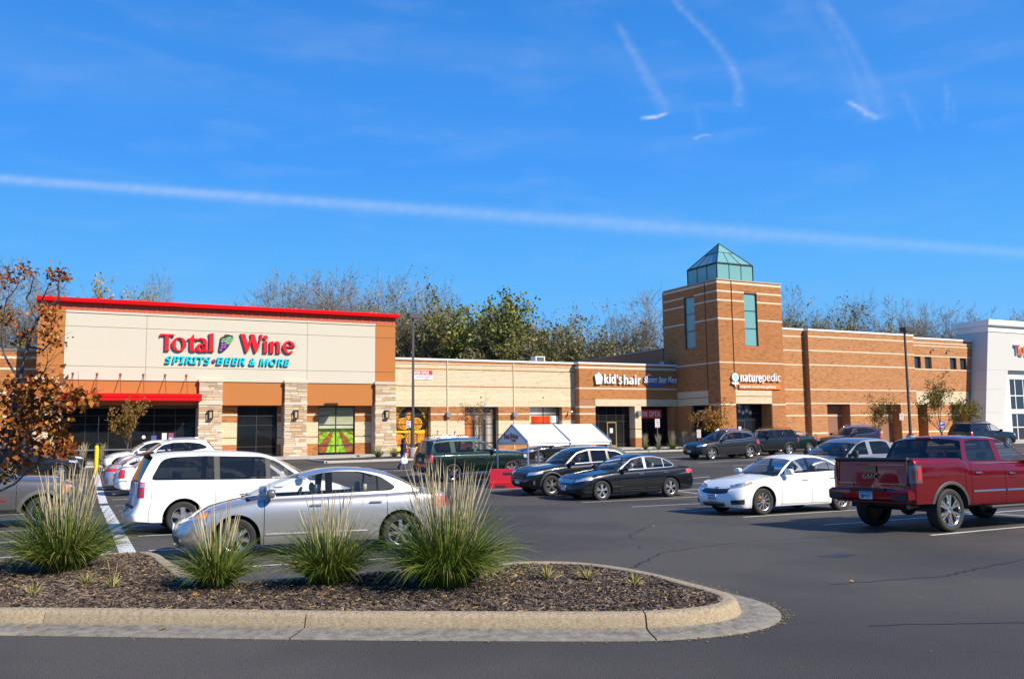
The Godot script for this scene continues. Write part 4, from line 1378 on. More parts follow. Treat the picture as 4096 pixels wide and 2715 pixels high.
		for j in 3:
			var g := MB.new()
			g.quad(eave_l.lerp(eave_r, j / 3.0), eave_l.lerp(eave_r, (j + 1) / 3.0), ml.lerp(mr, (j + 1) / 3.0), ml.lerp(mr, j / 3.0), out + up)
			part("pane", g, tg, sk)
			if j > 0:
				bars.tube([eave_l.lerp(eave_r, j / 3.0), ml.lerp(mr, j / 3.0 )], [0.035, 0.035], 4)
		var gt := MB.new()
		gt.tri(ml, mr, apex, (out + up).normalized())
		part("pane", gt, tg, sk)
	part("skylight_frame", bars, fr, sk)
	# entrance
	bx("side_jamb", Vector3(x0 + 5.36, 0.3, z1 - 1.5), Vector3(x0 + 5.8, 3.9, z1 - 0.37), mats["mortar_brown"], t)
	bricks(t, Vector3(x0 + 5.36, 0, z1 - 0.02), n * -1.0, -u, 1.3, [[0.4, 3.85, BROWN]], [], 96)
	glazing(t, Vector3(x0 + 1.53, 0.45, z1 - 1.3), u, n, 3.83, 3.4, [0.9, 1.95, 2.6], [0.25, 2.15, 2.75], mats["bronze"], mats["shop_glass"])
	interior(t, Vector3(x0 + 0.9, 0.42, z1 - 5.0), Vector3(x0 + 5.3, 3.85, z1 - 1.4))
	door(t, Vector3(x0 + 2.45, 0.45, z1 - 1.22), u, n, 0.95, 2.12, mats["bronze"])
	for k in 7:
		var lf := MB.new()
		var ctr := Vector3(x0 + 2.9 + (k % 4) * 0.4, 3.35 + 0.4 * int(k / 4) - 0.15 * (k % 2), z1 - 1.22)
		if k > 4:
			ctr = Vector3(x0 + 1.8, 2.3 + (k - 5) * 0.9, z1 - 1.22)
		var poly := PackedVector2Array()
		for j in 12:
			var rr := 0.24 if j % 2 == 0 else 0.1
			poly.append(Vector2(cos(TAU * j / 12 + k), sin(TAU * j / 12 + k)) * rr)
		lf.prism(ctr, u, Vector3.UP, poly, 0.006)
		part("leaf_decal", lf, mats["poster_pale"], t)
	# side shop window
	glazing(t, Vector3(x0 + 0.25, 0.45, z0 + 3.48), n, -u, 2.82, 3.4, [1.4], [0.3, 2.7], mats["bronze"], mats["shop_glass"])
	text("window_lettering", "naturepedic", 0.3, Vector3(x0 + 0.19, 3.35, z0 + 4.9), mats["poster_pale"], t, {"width": 1.9, "depth": 0.006, "turn": -PI / 2})
	text("window_lettering", "organic mattress gallery", 0.13, Vector3(x0 + 0.19, 2.85, z0 + 4.9), mats["poster_pale"], t, {"width": 1.6, "depth": 0.006, "turn": -PI / 2})
	# naturepedic sign
	var ws: Material = mats["white_sign"]
	var zf := z1 + 0.1
	var fl := MB.new()
	fl.lathe(Vector3(7.33, 6.02, zf), Vector3.BACK, [[0.0, 0.12], [0.3, 0.12], [0.34, 0.1], [0.34, 0.0]], 24)
	fl.prism(Vector3(7.33, 5.3, zf), u, Vector3.UP, PackedVector2Array(V([-0.04, 0.0, 0.04, 0.0, 0.05, 0.14, 0.36, 0.2, 0.36, 0.34, 0.2, 0.34, 0.05, 0.26, 0.04, 0.42, -0.04, 0.42, -0.05, 0.26, -0.2, 0.34, -0.36, 0.34, -0.36, 0.2, -0.05, 0.14])), 0.1)
	part("sign_flower", fl, ws, t)
	var fi := MB.new()
	fi.lathe(Vector3(7.33, 6.02, zf + 0.12), Vector3.BACK, [[0.0, 0.012], [0.23, 0.01], [0.24, 0.0]], 20)
	part("sign_flower_heart", fi, mat("pale_blue", Color(0.3, 0.62, 0.75), 0.4), t)
	text("sign_letters", "nature", 0.66, Vector3(9.0, 6.0, zf + 0.04), ws, t, {"width": 2.25, "depth": 0.1})
	text("sign_letters", "pedic", 0.86, Vector3(11.2, 6.0, zf + 0.04), ws, t, {"width": 1.98, "depth": 0.1, "weight": 400})
	bx("sign_plate", Vector3(7.75, 5.1, zf - 0.06), Vector3(12.25, 5.44, zf + 0.04), mat("sign_orange", Color(0.75, 0.2, 0.02), 0.45), t)
	text("sign_letters", "organic mattress gallery", 0.27, Vector3(9.75, 5.27, zf + 0.05), ws, t, {"width": 3.8, "depth": 0.03})

func brick_hall() -> void:
	var t := thing("brick_hall", "long windowless brown brick hall with cream bands right of the tower", "building")
	var u := Vector3.RIGHT
	var n := Vector3.BACK
	var strips := [[1.35, 1.5], [2.87, 2.98], [3.89, 3.99], [5.07, 5.17], [7.18, 7.29], [8.4, 8.51], [9.6, 9.72]]
	var mauve := mat("infill_panel", Color(0.24, 0.115, 0.075), 0.85)
	for w in [[12.8, 15.3, 5.5, 10.2, []], [15.3, 28.4, 6.0, 10.15, [[17.15, 19.86], [23.72, 26.22]]]]:
		var o := Vector3(w[0], 0, w[2])
		var L: float = w[1] - w[0]
		var holes := []
		for h in w[4]:
			holes.append([h[0] - w[0], h[1] - w[0], 0.0, 3.88])
		var bands := []
		var y := 0.4
		for s in strips:
			bands.append([y, s[0], HALL])
			y = s[1]
		bands.append([y, w[3], HALL])
		bricks(t, o, u, n, L, bands, holes, 100 + int(w[0]))
		backing(t, o, u, n, L, 0.2, w[3], holes, mats["mortar_brown"], 0.5)
		for s in strips:
			var xs := [0.0, L]
			if s[0] < 3.8:
				for h in holes:
					xs.append(h[0]); xs.append(h[1])
				xs.sort()
			for i in range(0, xs.size(), 2):
				strip(t, o, u, n, xs[i], xs[i + 1], s[0] + 0.004, s[1] - 0.004, mats["strip"], 0.015)
		bx("coping", Vector3(w[0], w[3], w[2] - 0.6), Vector3(w[1], w[3] + 0.15, w[2] + 0.06), mats["coping"], t)
		for h in w[4]:
			niche(t, h[0], h[1], w[2], mauve)
	# left return of the step between the two wall planes
	bricks(t, Vector3(15.3, 0, 5.5), n, -u, 0.5, [[0.4, 10.15, BROWN]], [], 120)
	# the lower stretch with four small windows
	var o3 := Vector3(28.4, 0, 5.85)
	var L3 := 9.2
	var h3 := [[0.14, 1.02, 7.22, 8.3], [1.6, 2.51, 7.22, 8.3], [5.08, 5.98, 7.22, 8.3], [6.52, 7.45, 7.22, 8.3], [0.2, 1.52, 0.0, 3.88], [4.83, 7.29, 0.0, 3.88]]
	bricks(t, o3, u, n, L3, [[0.4, 1.35, HALL], [1.5, 2.87, HALL], [2.98, 3.89, HALL], [3.99, 7.1, HALL], [7.2, 8.34, HALL], [8.44, 9.3, HALL], [9.4, 9.58, HALL], [9.68, 9.95, HALL]], h3 + [[0.05, 7.45, 4.03, 5.12]], 121)
	bricks(t, o3 + u * 0.05, u, n, 7.4, [[4.03, 5.12, BEIGE]], [], 122)
	backing(t, o3, u, n, L3, 0.2, 9.95, h3, mats["mortar_brown"], 0.5)
	for s in [[1.355, 1.495], [2.875, 2.975], [3.895, 3.985], [7.105, 7.195], [8.345, 8.435], [9.305, 9.395], [9.585, 9.675]]:
		if s[0] < 3.8:
			for e in [[0.0, 0.2], [1.52, 4.83], [7.29, 9.2]]:
				strip(t, o3, u, n, e[0], e[1], s[0], s[1], mats["strip"], 0.015)
		else:
			strip(t, o3, u, n, 0, L3, s[0], s[1], mats["strip"], 0.015)
	bx("coping", Vector3(28.42, 9.95, 5.25), Vector3(37.6, 10.1, 5.91), mats["coping"], t)
	for h in h3.slice(0, 4):
		glazing(t, o3 + u * h[0] + Vector3(0, h[2], 0) - n * 0.2, u, n, h[1] - h[0], h[3] - h[2], [], [], mats["bronze"], mats["dark_glass"], 0.05)
	niche(t, 28.6, 29.92, 5.85, mauve)
	niche(t, 33.23, 35.69, 5.85, mauve)
	for x in [16.7, 19.4, 23.2, 26.4, 30.7, 33.0]:
		bx("control_joint", Vector3(x, 4.0, 5.84), Vector3(x + 0.02, 9.9, 6.004 if x < 28.4 else 5.854), mats["mortar_brown"], t)
	for x in [31.0, 33.2]:
		var l := MB.new()
		l.cyl(Vector3(x, 9.0, 5.85), Vector3(x, 9.0, 6.1), 0.05, 8)
		l.lathe(Vector3(x, 8.95, 6.15), Vector3.BACK, [[0.0, 0.06], [0.1, 0.04], [0.12, -0.05], [0.0, -0.06]], 12)
		part("flood_light", l, mats["metal_grey"], t)
	# body of the hall, and its dark left wall rising behind the low shops
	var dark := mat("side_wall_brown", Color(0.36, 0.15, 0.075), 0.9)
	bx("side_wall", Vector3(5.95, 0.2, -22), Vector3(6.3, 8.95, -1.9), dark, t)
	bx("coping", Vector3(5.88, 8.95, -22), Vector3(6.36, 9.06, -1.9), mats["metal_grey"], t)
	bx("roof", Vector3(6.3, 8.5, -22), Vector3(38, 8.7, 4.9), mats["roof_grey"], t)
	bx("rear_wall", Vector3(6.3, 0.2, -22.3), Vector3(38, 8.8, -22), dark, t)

func niche(t: Node, a: float, b: float, z: float, m: Material) -> void:
	bx("infill_panel", Vector3(a - 0.1, 0.2, z - 1.1), Vector3(b + 0.1, 3.9, z - 0.95), m, t)
	bx("soffit", Vector3(a, 3.88, z - 1.0), Vector3(b, 3.93, z - 0.5), mats["mortar_brown"], t)
	bx("side_jamb", Vector3(b, 0.2, z - 1.0), Vector3(b + 0.25, 3.9, z - 0.53), mats["mortar_brown"], t)
	bx("side_jamb", Vector3(a - 0.25, 0.2, z - 1.0), Vector3(a, 3.9, z - 0.53), mats["mortar_brown"], t)
	bricks(t, Vector3(b, 0, z - 0.02), Vector3.FORWARD, Vector3.LEFT, 0.95, [[0.4, 3.86, BROWN]], [], 140 + int(a))
	bx("stone_band", Vector3(a, 2.87, z - 0.96), Vector3(b, 2.97, z - 0.93), mats["strip"], t)

func toy_store() -> void:
	var t := thing("toy_store", "pale grey shop with splayed corner, white cornice and tall white-framed windows", "building")
	var u := Vector3.RIGHT
	var wall := grain("pale_stucco", [[0.0, Color(0.52, 0.51, 0.48)], [0.5, Color(0.56, 0.55, 0.52)], [1.0, Color(0.6, 0.59, 0.56)]], 0.9, 0.9, 0.05, 0.3)
	var white := mat("white_stucco", Color(0.8, 0.8, 0.78), 0.7)
	var ys := [0.3, 3.11, 5.29, 7.14, 10.8]
	for i in 4:
		var y0: float = ys[i] + (0.012 if i else 0.0)
		var y1: float = ys[i + 1]
		var l0 := 37.05 - (10.8 - y0) * 0.145
		var l1 := 37.05 - (10.8 - y1) * 0.145
		var r0 := 62.0
		var r1 := 62.0
		if i < 3:
			r0 = 39.62 - (7.14 - y0) * 0.235
			r1 = 39.62 - (7.14 - y1) * 0.235
		var b := MB.new()
		b.hexa([Vector3(l0, y0, 4.2), Vector3(r0, y0, 4.2), Vector3(r0, y0, 7.45), Vector3(l0, y0, 7.45), Vector3(l1, y1, 4.2), Vector3(r1, y1, 4.2), Vector3(r1, y1, 7.45), Vector3(l1, y1, 7.45)])
		part("stucco_panel", b, wall, t)
	bx("core", Vector3(38.2, 0.2, -14), Vector3(62, 10.7, 4.2), wall, t)
	bx("frieze", Vector3(37.0, 10.81, 4.2), Vector3(62, 11.36, 7.52), white, t)
	var cn := MB.new()
	cn.prism(Vector3(62, 0, 0), Vector3.BACK, Vector3.UP, PackedVector2Array(V([3.9, 11.36, 7.75, 11.36, 7.8, 11.42, 7.9, 11.82, 7.86, 11.9, 3.9, 11.9])), 25.35)
	part("cornice", cn, white, t)
	# white portal with window grid
	bx("portal", Vector3(38.0, 0.3, 6.3), Vector3(40.38, 7.13, 7.0), white, t)
	bx("portal", Vector3(40.38, 6.36, 6.3), Vector3(62, 7.13, 7.0), white, t)
	bx("portal", Vector3(40.38, 3.02, 6.3), Vector3(62, 3.34, 7.02), white, t)
	glazing(t, Vector3(40.38, 3.34, 6.85), u, Vector3.BACK, 6.0, 3.02, [0.95, 2.2, 3.4, 4.6], [1.4], white, mats["dark_glass"], 0.09)
	glazing(t, Vector3(40.38, 0.4, 6.85), u, Vector3.BACK, 6.0, 2.62, [0.95, 2.2, 3.4, 4.6], [1.3], white, mats["dark_glass"], 0.09)
	var sw: Material = mats["white_sign"]
	for g in [["T", 41.0, 9.2, Color(0.7, 0.02, 0.05)], ["O", 41.62, 9.05, Color(0.85, 0.22, 0.03)], ["Y", 42.3, 9.1, Color(0.1, 0.5, 0.04)]]:
		text("sign_back", g[0], 1.0, Vector3(g[1], g[2], 7.56), sw, t, {"depth": 0.16})
		text("sign_letters", g[0], 0.84, Vector3(g[1], g[2], 7.66), mat("toy_" + g[0], g[3], 0.4), t, {"depth": 0.1})

func neighbour_shop() -> void:
	var t := thing("neighbour_shop", "shaded brown banded brick shop left of the cream and orange store", "building")
	var o := Vector3(-64, 0, -2)
	bricks(t, Vector3(-50, 0, -2), Vector3.RIGHT, Vector3.BACK, 7.35, [[0.4, 3.1, BROWN], [3.22, 4.6, BROWN], [4.72, 6.1, BROWN], [6.22, 6.8, BROWN], [6.95, 7.3, BROWN]], [], 131)
	bx("wall", o + Vector3(0, 0.2, -18), o + Vector3(21.4, 7.3, -0.03), mats["mortar_brown"], t)
	for y in [[3.1, 3.22], [4.6, 4.72], [6.1, 6.22], [6.8, 6.95]]:
		strip(t, o, Vector3.RIGHT, Vector3.BACK, 0, 21.38, y[0], y[1], mats["strip"], 0.015)
	bx("coping", o + Vector3(0, 7.3, -0.5), o + Vector3(21.38, 7.45, 0.06), mats["metal_grey"], t)
	text("sign_letters", "s", 0.5, Vector3(-44.2, 4.16, -1.9), mats["white_sign"], t, {"depth": 0.1})

func sidewalks() -> void:
	var cm := grain("concrete", [[0.0, Color(0.3, 0.28, 0.25)], [0.5, Color(0.42, 0.4, 0.36)], [1.0, Color(0.5, 0.48, 0.44)]], 0.6, 0.9, 0.03, 0.4)
	var s := structure("sidewalk", "pale concrete pavement along the shop fronts")
	for r in [[-70.0, -3.0, -3.0, 2.6], [-3.0, 5.5, -3.0, 3.6], [5.5, 70.0, -3.0, 9.0]]:
		var x: float = r[0]
		while x < r[1] - 0.1:
			var w := minf(3.0, r[1] - x)
			var b := MB.new()
			var y := maxf(gnd(x + w / 2, r[3]) + 0.15, 0.36)
			b.box(Vector3(x + 0.006, -0.6, r[2]), Vector3(x + w - 0.006, y, r[3] - 0.17))
			b.box(Vector3(x + 0.006, -0.6, r[3] - 0.164), Vector3(x + w - 0.006, y + 0.003, r[3]))
			part("slab", b, cm, s)
			x += w

# ---------------------------------------------------------------- vehicles
# A car is built round a plan outline (X from the nose, w half width) and a set of side-view lines.
class Car:
	var s: Dictionary
	var plan: Array = []
	var arc: Array = []
	var total := 0.0
	func lut(list: Array, x: float) -> float:
		if x <= list[0][0]:
			return list[0][1]
		for i in range(1, list.size()):
			if x <= list[i][0]:
				var f: float = (x - list[i - 1][0]) / maxf(1e-6, list[i][0] - list[i - 1][0])
				# soft cubic easing keeps the lines from kinking
				return lerpf(list[i - 1][1], list[i][1], f)
		return list[-1][1]
	func soft(list: Array, x: float, r := 0.07) -> float:
		return (lut(list, x - r) + lut(list, x - r * 0.4) + lut(list, x + r * 0.4) + lut(list, x + r)) / 4.0
	func half(x: float) -> float:
		var q: float = (x - s.L * 0.52) / (s.L * 0.5)
		return s.W / 2.0 * (1.0 - s.get("barrel", 0.05) * q * q * q * q)
	func ysh(x: float) -> float:
		return soft(s.sh, x)
	func ins(h: float) -> float:
		return lut(s.side, h)
	func arch(x: float) -> float:
		var y := -1.0
		for xc in [s.fo, s.fo + s.wb]:
			var d: float = absf(x - xc)
			if d < s.Ra:
				y = maxf(y, s.R + sqrt(s.Ra * s.Ra - d * d) * s.get("archy", 1.0))
		return y
	func ybot(x: float) -> float:
		return maxf(lut(s.bot, x), arch(x))
	func setup() -> void:
		var n: float = s.get("round", 2.5)
		var wf := half(s.fb)
		var wr := half(s.L - s.rb)
		for i in 13:
			var a := PI / 2 * i / 12.0
			plan.append(Vector2(s.fb * (1.0 - pow(cos(a), 2.0 / n)), wf * pow(sin(a), 2.0 / n)))
		var xs := []
		var x: float = s.fb + 0.06
		while x < s.L - s.rb - 0.03:
			xs.append(x); x += 0.13
		for xc in [s.fo, s.fo + s.wb]:
			for k in 17:
				xs.append(xc - cos(PI * k / 16.0) * s.Ra * 0.9999)
			xs.append(xc - s.Ra - 0.003); xs.append(xc + s.Ra + 0.003)
		for q in s.seams:
			xs.append(q - 0.005); xs.append(q + 0.005)
		xs.sort()
		var last: float = s.fb
		for q in xs:
			if q - last > 0.0018 and q > s.fb and q < s.L - s.rb:
				plan.append(Vector2(q, half(q))); last = q
		for i in 13:
			var a := PI / 2 * (12 - i) / 12.0
			plan.append(Vector2(s.L - s.rb * (1.0 - pow(cos(a), 2.0 / n)), wr * pow(sin(a), 2.0 / n)))
		total = 0.0
		arc = [0.0]
		for i in range(1, plan.size()):
			total += plan[i].distance_to(plan[i - 1])
			arc.append(total)
	func at(p: Vector2, y: float, side: float, off := 0.0) -> Vector3:
		var sill: float = s.sill
		var h := clampf((y - sill) / maxf(0.05, ysh(p.x) - sill), 0.0, 1.0)
		var x := p.x
		var fr := clampf(1.0 - p.x / 1.0, 0.0, 1.0)
		var rr := clampf(1.0 - (s.L - p.x) / 1.0, 0.0, 1.0)
		x += lut(s.nose, h) * fr * fr
		x -= lut(s.tail, h) * rr * rr
		var w: float = p.y * (1.0 - ins(h) / (s.W / 2.0))
		var out := Vector3(s.L / 2.0 - x, y, w * side)
		if off != 0.0:
			# outward direction of the plan outline
			var nx := 0.0
			var nw := 1.0
			var n: float = s.get("round", 2.5)
			if p.x < s.fb:
				var c := pow(clampf(1.0 - p.x / s.fb, 0.0, 1.0), n - 1.0)
				nx = c; nw = pow(p.y / s.W * 2.0, n - 1.0)
			elif p.x > s.L - s.rb:
				nx = -pow(clampf(1.0 - (s.L - p.x) / s.rb, 0.0, 1.0), n - 1.0); nw = pow(p.y / s.W * 2.0, n - 1.0)
			out += Vector3(nx, 0, nw * side).normalized() * off
		return out
	func along(a: float) -> Vector2:
		if a < 0.0:
			a += total
		for i in range(1, plan.size()):
			if a <= arc[i]:
				return plan[i - 1].lerp(plan[i], (a - arc[i - 1]) / maxf(1e-6, arc[i] - arc[i - 1]))
		return plan[-1]
	func cw(x: float, y: float) -> float:
		var d := y - ysh(x)
		return half(x) - s.get("shoulder", 0.1) - 0.012 - d * s.tum - d * d * 0.12
	func cab(x: float, y: float, side: float, off := 0.0) -> Vector3:
		return Vector3(s.L / 2.0 - x, y, (cw(x, y) + off) * side)

func ellipsoid(b: MB, c: Vector3, r: Vector3, pw := 1.0, nu := 14, nv := 9) -> void:
	var rows := []
	for i in nv + 1:
		var f := PI * i / nv - PI / 2
		var row := []
		for j in nu + 1:
			var a := TAU * j / nu
			var q := Vector3(cos(f) * cos(a), sin(f), cos(f) * sin(a))
			q = Vector3(signf(q.x) * pow(absf(q.x), pw), signf(q.y) * pow(absf(q.y), pw), signf(q.z) * pow(absf(q.z), pw))
			row.append(c + q * r)
		rows.append(row)
	b.grid(rows, c, false, true)

func paint(key: String, c: Color, metal := 0.0, rough := 0.35) -> StandardMaterial3D:
	return mat("paint_" + key, c, rough, metal, {"clearcoat_enabled": true, "clearcoat": 1.0, "clearcoat_roughness": 0.04, "metallic_specular": 0.25})

func car_mats() -> void:
	mat("car_glass", Color(0.03, 0.05, 0.05, 0.1), 0.02)
	mat("car_privacy", Color(0.008, 0.01, 0.012, 0.86), 0.02)
	mat("rubber", Color(0.018, 0.018, 0.019), 0.75)
	mat("plastic", Color(0.022, 0.022, 0.024), 0.6)
	mat("gloss_black", Color(0.008, 0.008, 0.009), 0.15)
	mat("chrome", Color(0.8, 0.8, 0.8), 0.12, 1.0)
	mat("alloy", Color(0.6, 0.6, 0.61), 0.28, 0.9)
	mat("rim_dark", Color(0.03, 0.03, 0.032), 0.5, 0.4)
	mat("brake", Color(0.18, 0.17, 0.16), 0.5, 0.7)
	mat("lamp_clear", Color(0.62, 0.64, 0.66), 0.1, 0.55, {"clearcoat_enabled": true, "clearcoat": 1.0})
	mat("lamp_dark", Color(0.1, 0.11, 0.12), 0.1, 0.5, {"clearcoat_enabled": true, "clearcoat": 1.0})
	mat("lamp_red", Color(0.45, 0.008, 0.012), 0.12, 0.0, {"clearcoat_enabled": true, "clearcoat": 1.0})
	mat("lamp_amber", Color(0.75, 0.2, 0.01), 0.15, 0.0, {"clearcoat_enabled": true, "clearcoat": 1.0})
	mat("seat", Color(0.12, 0.11, 0.1), 0.9)
	mat("seat_tan", Color(0.5, 0.44, 0.36), 0.9)
	mat("trim_dark", Color(0.03, 0.03, 0.032), 0.85)
	mat("plate", Color(0.6, 0.68, 0.74), 0.5)
	mat("plate_blue", Color(0.05, 0.22, 0.45), 0.5)

func make_wheel(R: float, width: float, kind: Dictionary) -> Node3D:
	var w := Node3D.new()
	w.name = "wheel"
	var rr: float = R * kind.get("rim", 0.66)
	var hw := width / 2
	var t := MB.new()
	t.lathe(Vector3.ZERO, Vector3.BACK, [[rr * 0.98, -hw * 0.8], [rr + 0.02, -hw * 0.95], [R * 0.9, -hw], [R * 0.975, -hw * 0.86], [R, -hw * 0.6], [R, hw * 0.6], [R * 0.975, hw * 0.86], [R * 0.9, hw], [rr + 0.02, hw * 0.95], [rr * 0.98, hw * 0.8]], 36)
	for k in 3:
		var q := hw * (k - 1) * 0.42
		t.lathe(Vector3.ZERO, Vector3.BACK, [[R + 0.002, q - 0.006], [R - 0.01, q], [R + 0.002, q + 0.006]], 36)
	part("tyre", t, mats["rubber"], w)
	var d := MB.new()
	d.lathe(Vector3.ZERO, Vector3.BACK, [[rr, -hw * 0.8], [rr * 0.97, -hw * 0.2], [0.05, -hw * 0.1]], 30)
	d.lathe(Vector3.ZERO, Vector3.BACK, [[rr * 0.985, hw * 0.76], [rr * 0.9, hw * 0.3], [rr * 0.88, -hw * 0.2]], 30)
	part("barrel", d, mats["rim_dark"], w)
	var br := MB.new()
	br.lathe(Vector3.ZERO, Vector3.BACK, [[rr * 0.7, -hw * 0.1], [rr * 0.7, 0.0], [0.06, 0.01]], 24)
	part("brake_disc", br, mats["brake"], w)
	var m: Material = mats[kind.get("mat", "alloy")]
	var f := MB.new()
	f.lathe(Vector3.ZERO, Vector3.BACK, [[rr * 0.93, hw * 0.55], [rr * 0.95, hw * 0.78], [rr * 1.0, hw * 0.84], [rr * 1.01, hw * 0.7]], 36)
	f.lathe(Vector3.ZERO, Vector3.BACK, [[rr * 0.26, hw * 0.35], [rr * 0.22, hw * 0.75], [0.0, hw * 0.8]], 20)
	var n: int = kind.get("n", 5)
	var twin: float = kind.get("twin", 0.0)
	var wi: float = kind.get("wi", 0.055)
	var wo: float = kind.get("wo", 0.075)
	for k in n:
		for sd in ([-1.0, 1.0] if twin > 0.0 else [0.0]):
			var a := TAU * k / n + PI / 2
			var a0: float = a + sd * twin * 0.35
			var a1: float = a + sd * twin
			var e0 := Vector3(cos(a0), sin(a0), 0)
			var e1 := Vector3(cos(a1), sin(a1), 0)
			var p0 := Vector3(-e0.y, e0.x, 0)
			var p1 := Vector3(-e1.y, e1.x, 0)
			var r0 := rr * 0.18
			var r1 := rr * 0.955
			f.hexa([e0 * r0 - p0 * wi + Vector3(0, 0, hw * 0.3), e0 * r0 + p0 * wi + Vector3(0, 0, hw * 0.3), e1 * r1 + p1 * wo + Vector3(0, 0, hw * 0.4), e1 * r1 - p1 * wo + Vector3(0, 0, hw * 0.4),
				e0 * r0 - p0 * wi * 0.6 + Vector3(0, 0, hw * 0.8), e0 * r0 + p0 * wi * 0.6 + Vector3(0, 0, hw * 0.8), e1 * r1 + p1 * wo * 0.7 + Vector3(0, 0, hw * 0.74), e1 * r1 - p1 * wo * 0.7 + Vector3(0, 0, hw * 0.74)])
	for k in 5:
		var a := TAU * k / 5.0
		f.lathe(Vector3(cos(a), sin(a), 0) * rr * 0.17 + Vector3(0, 0, hw * 0.74), Vector3.BACK, [[0.014, 0.0], [0.012, hw * 0.12], [0.0, hw * 0.14]], 6)
	part("rim", f, m, w)
	return w

func patch(c: Car, called: String, cols: Array, m: Material, off: float, parent: Node, join := false, rows := 5) -> void:
	var sides := [1.0, -1.0]
	var joint := MB.new()
	for sd in sides:
		var b := MB.new() if not join else joint
		var g := []
		for i in rows + 1:
			var row := []
			for q in cols:
				var p := c.along(q[0])
				row.append(c.at(p, lerpf(q[1], q[2], float(i) / rows), sd, off))
			g.append(row)
		b.grid(g, Vector3(0, 0.6, 0))
		if not join:
			part(called, b, m, parent)
	if join:
		part(called, joint, m, parent)

# columns between two lines a0..a1 with straight top and bottom
func span(a0: float, a1: float, y00: float, y01: float, y10: float, y11: float, n := 8) -> Array:
	var out := []
	for i in n + 1:
		var f := float(i) / n
		out.append([lerpf(a0, a1, f), lerpf(y00, y10, f), lerpf(y01, y11, f)])
	return out

func resample(pts: Array, step: float) -> Array:
	var out := []
	for i in pts.size():
		var a: Vector2 = pts[i]
		var b: Vector2 = pts[(i + 1) % pts.size()]
		var n := maxi(1, int(a.distance_to(b) / step))
		for k in n:
			out.append(a.lerp(b, float(k) / n))
	return out

func rounded(pts: Array, r: float) -> Array:
	var out := []
	var n := pts.size()
	for i in n:
		var p: Vector2 = pts[i]
		var a: Vector2 = pts[(i + n - 1) % n]
		var b: Vector2 = pts[(i + 1) % n]
		var ra := minf(r, a.distance_to(p) * 0.45)
		var rb := minf(r, b.distance_to(p) * 0.45)
		var s := p.move_toward(a, ra)
		var e := p.move_toward(b, rb)
		for k in 5:
			var f := k / 4.0
			out.append(s.lerp(p, f).lerp(p.lerp(e, f), f))
	return out

func hit(c: Vector2, d: Vector2, poly: Array) -> Vector2:
	var best := 1e9
	for i in poly.size():
		var a: Vector2 = poly[i]
		var e: Vector2 = poly[(i + 1) % poly.size()] - a
		var den := d.cross(e)
		if absf(den) < 1e-9:
			continue
		var t := (a - c).cross(e) / den
		var u := (a - c).cross(d) / den
		if t > 0.0 and u >= -0.0005 and u <= 1.0005:
			best = minf(best, t)
	return c + d * (best if best < 1e8 else 1.0)

func ring_strip(c: Car, outer: Array, inner: Array, side: float, off: float) -> MB:
	var ctr := Vector2.ZERO
	for p in inner:
		ctr += p
	ctr /= inner.size()
	var dirs := []
	for p in resample(inner, 0.06) + outer:
		dirs.append((p - ctr).angle())
	dirs.sort()
	var a := []
	var b := []
	for an in dirs + [dirs[0]]:
		var d := Vector2.from_angle(an)
		var o := hit(ctr, d, outer)
		var i := hit(ctr, d, inner)
		if (o - ctr).length() < (i - ctr).length() + 0.004:
			o = i + d * 0.004
		a.append(c.cab(o.x, o.y, side, off))
		b.append(c.cab(i.x, i.y, side, off))
	var m := MB.new()
	m.grid([a, b], Vector3(0, 0.2, side), true)
	return m

func pane_of(c: Car, poly: PackedVector2Array, side: float, off: float) -> MB:
	var b := MB.new()
	var tr := Geometry2D.triangulate_polygon(poly)
	for i in range(0, tr.size(), 3):
		var q := []
		for k in 3:
			q.append(c.cab(poly[tr[i + k]].x, poly[tr[i + k]].y, side, off))
		var nn: Vector3 = (q[1] - q[0]).cross(q[2] - q[0]).normalized()
		b.tri(q[0], q[1], q[2], nn * signf(nn.z * side))
	return b

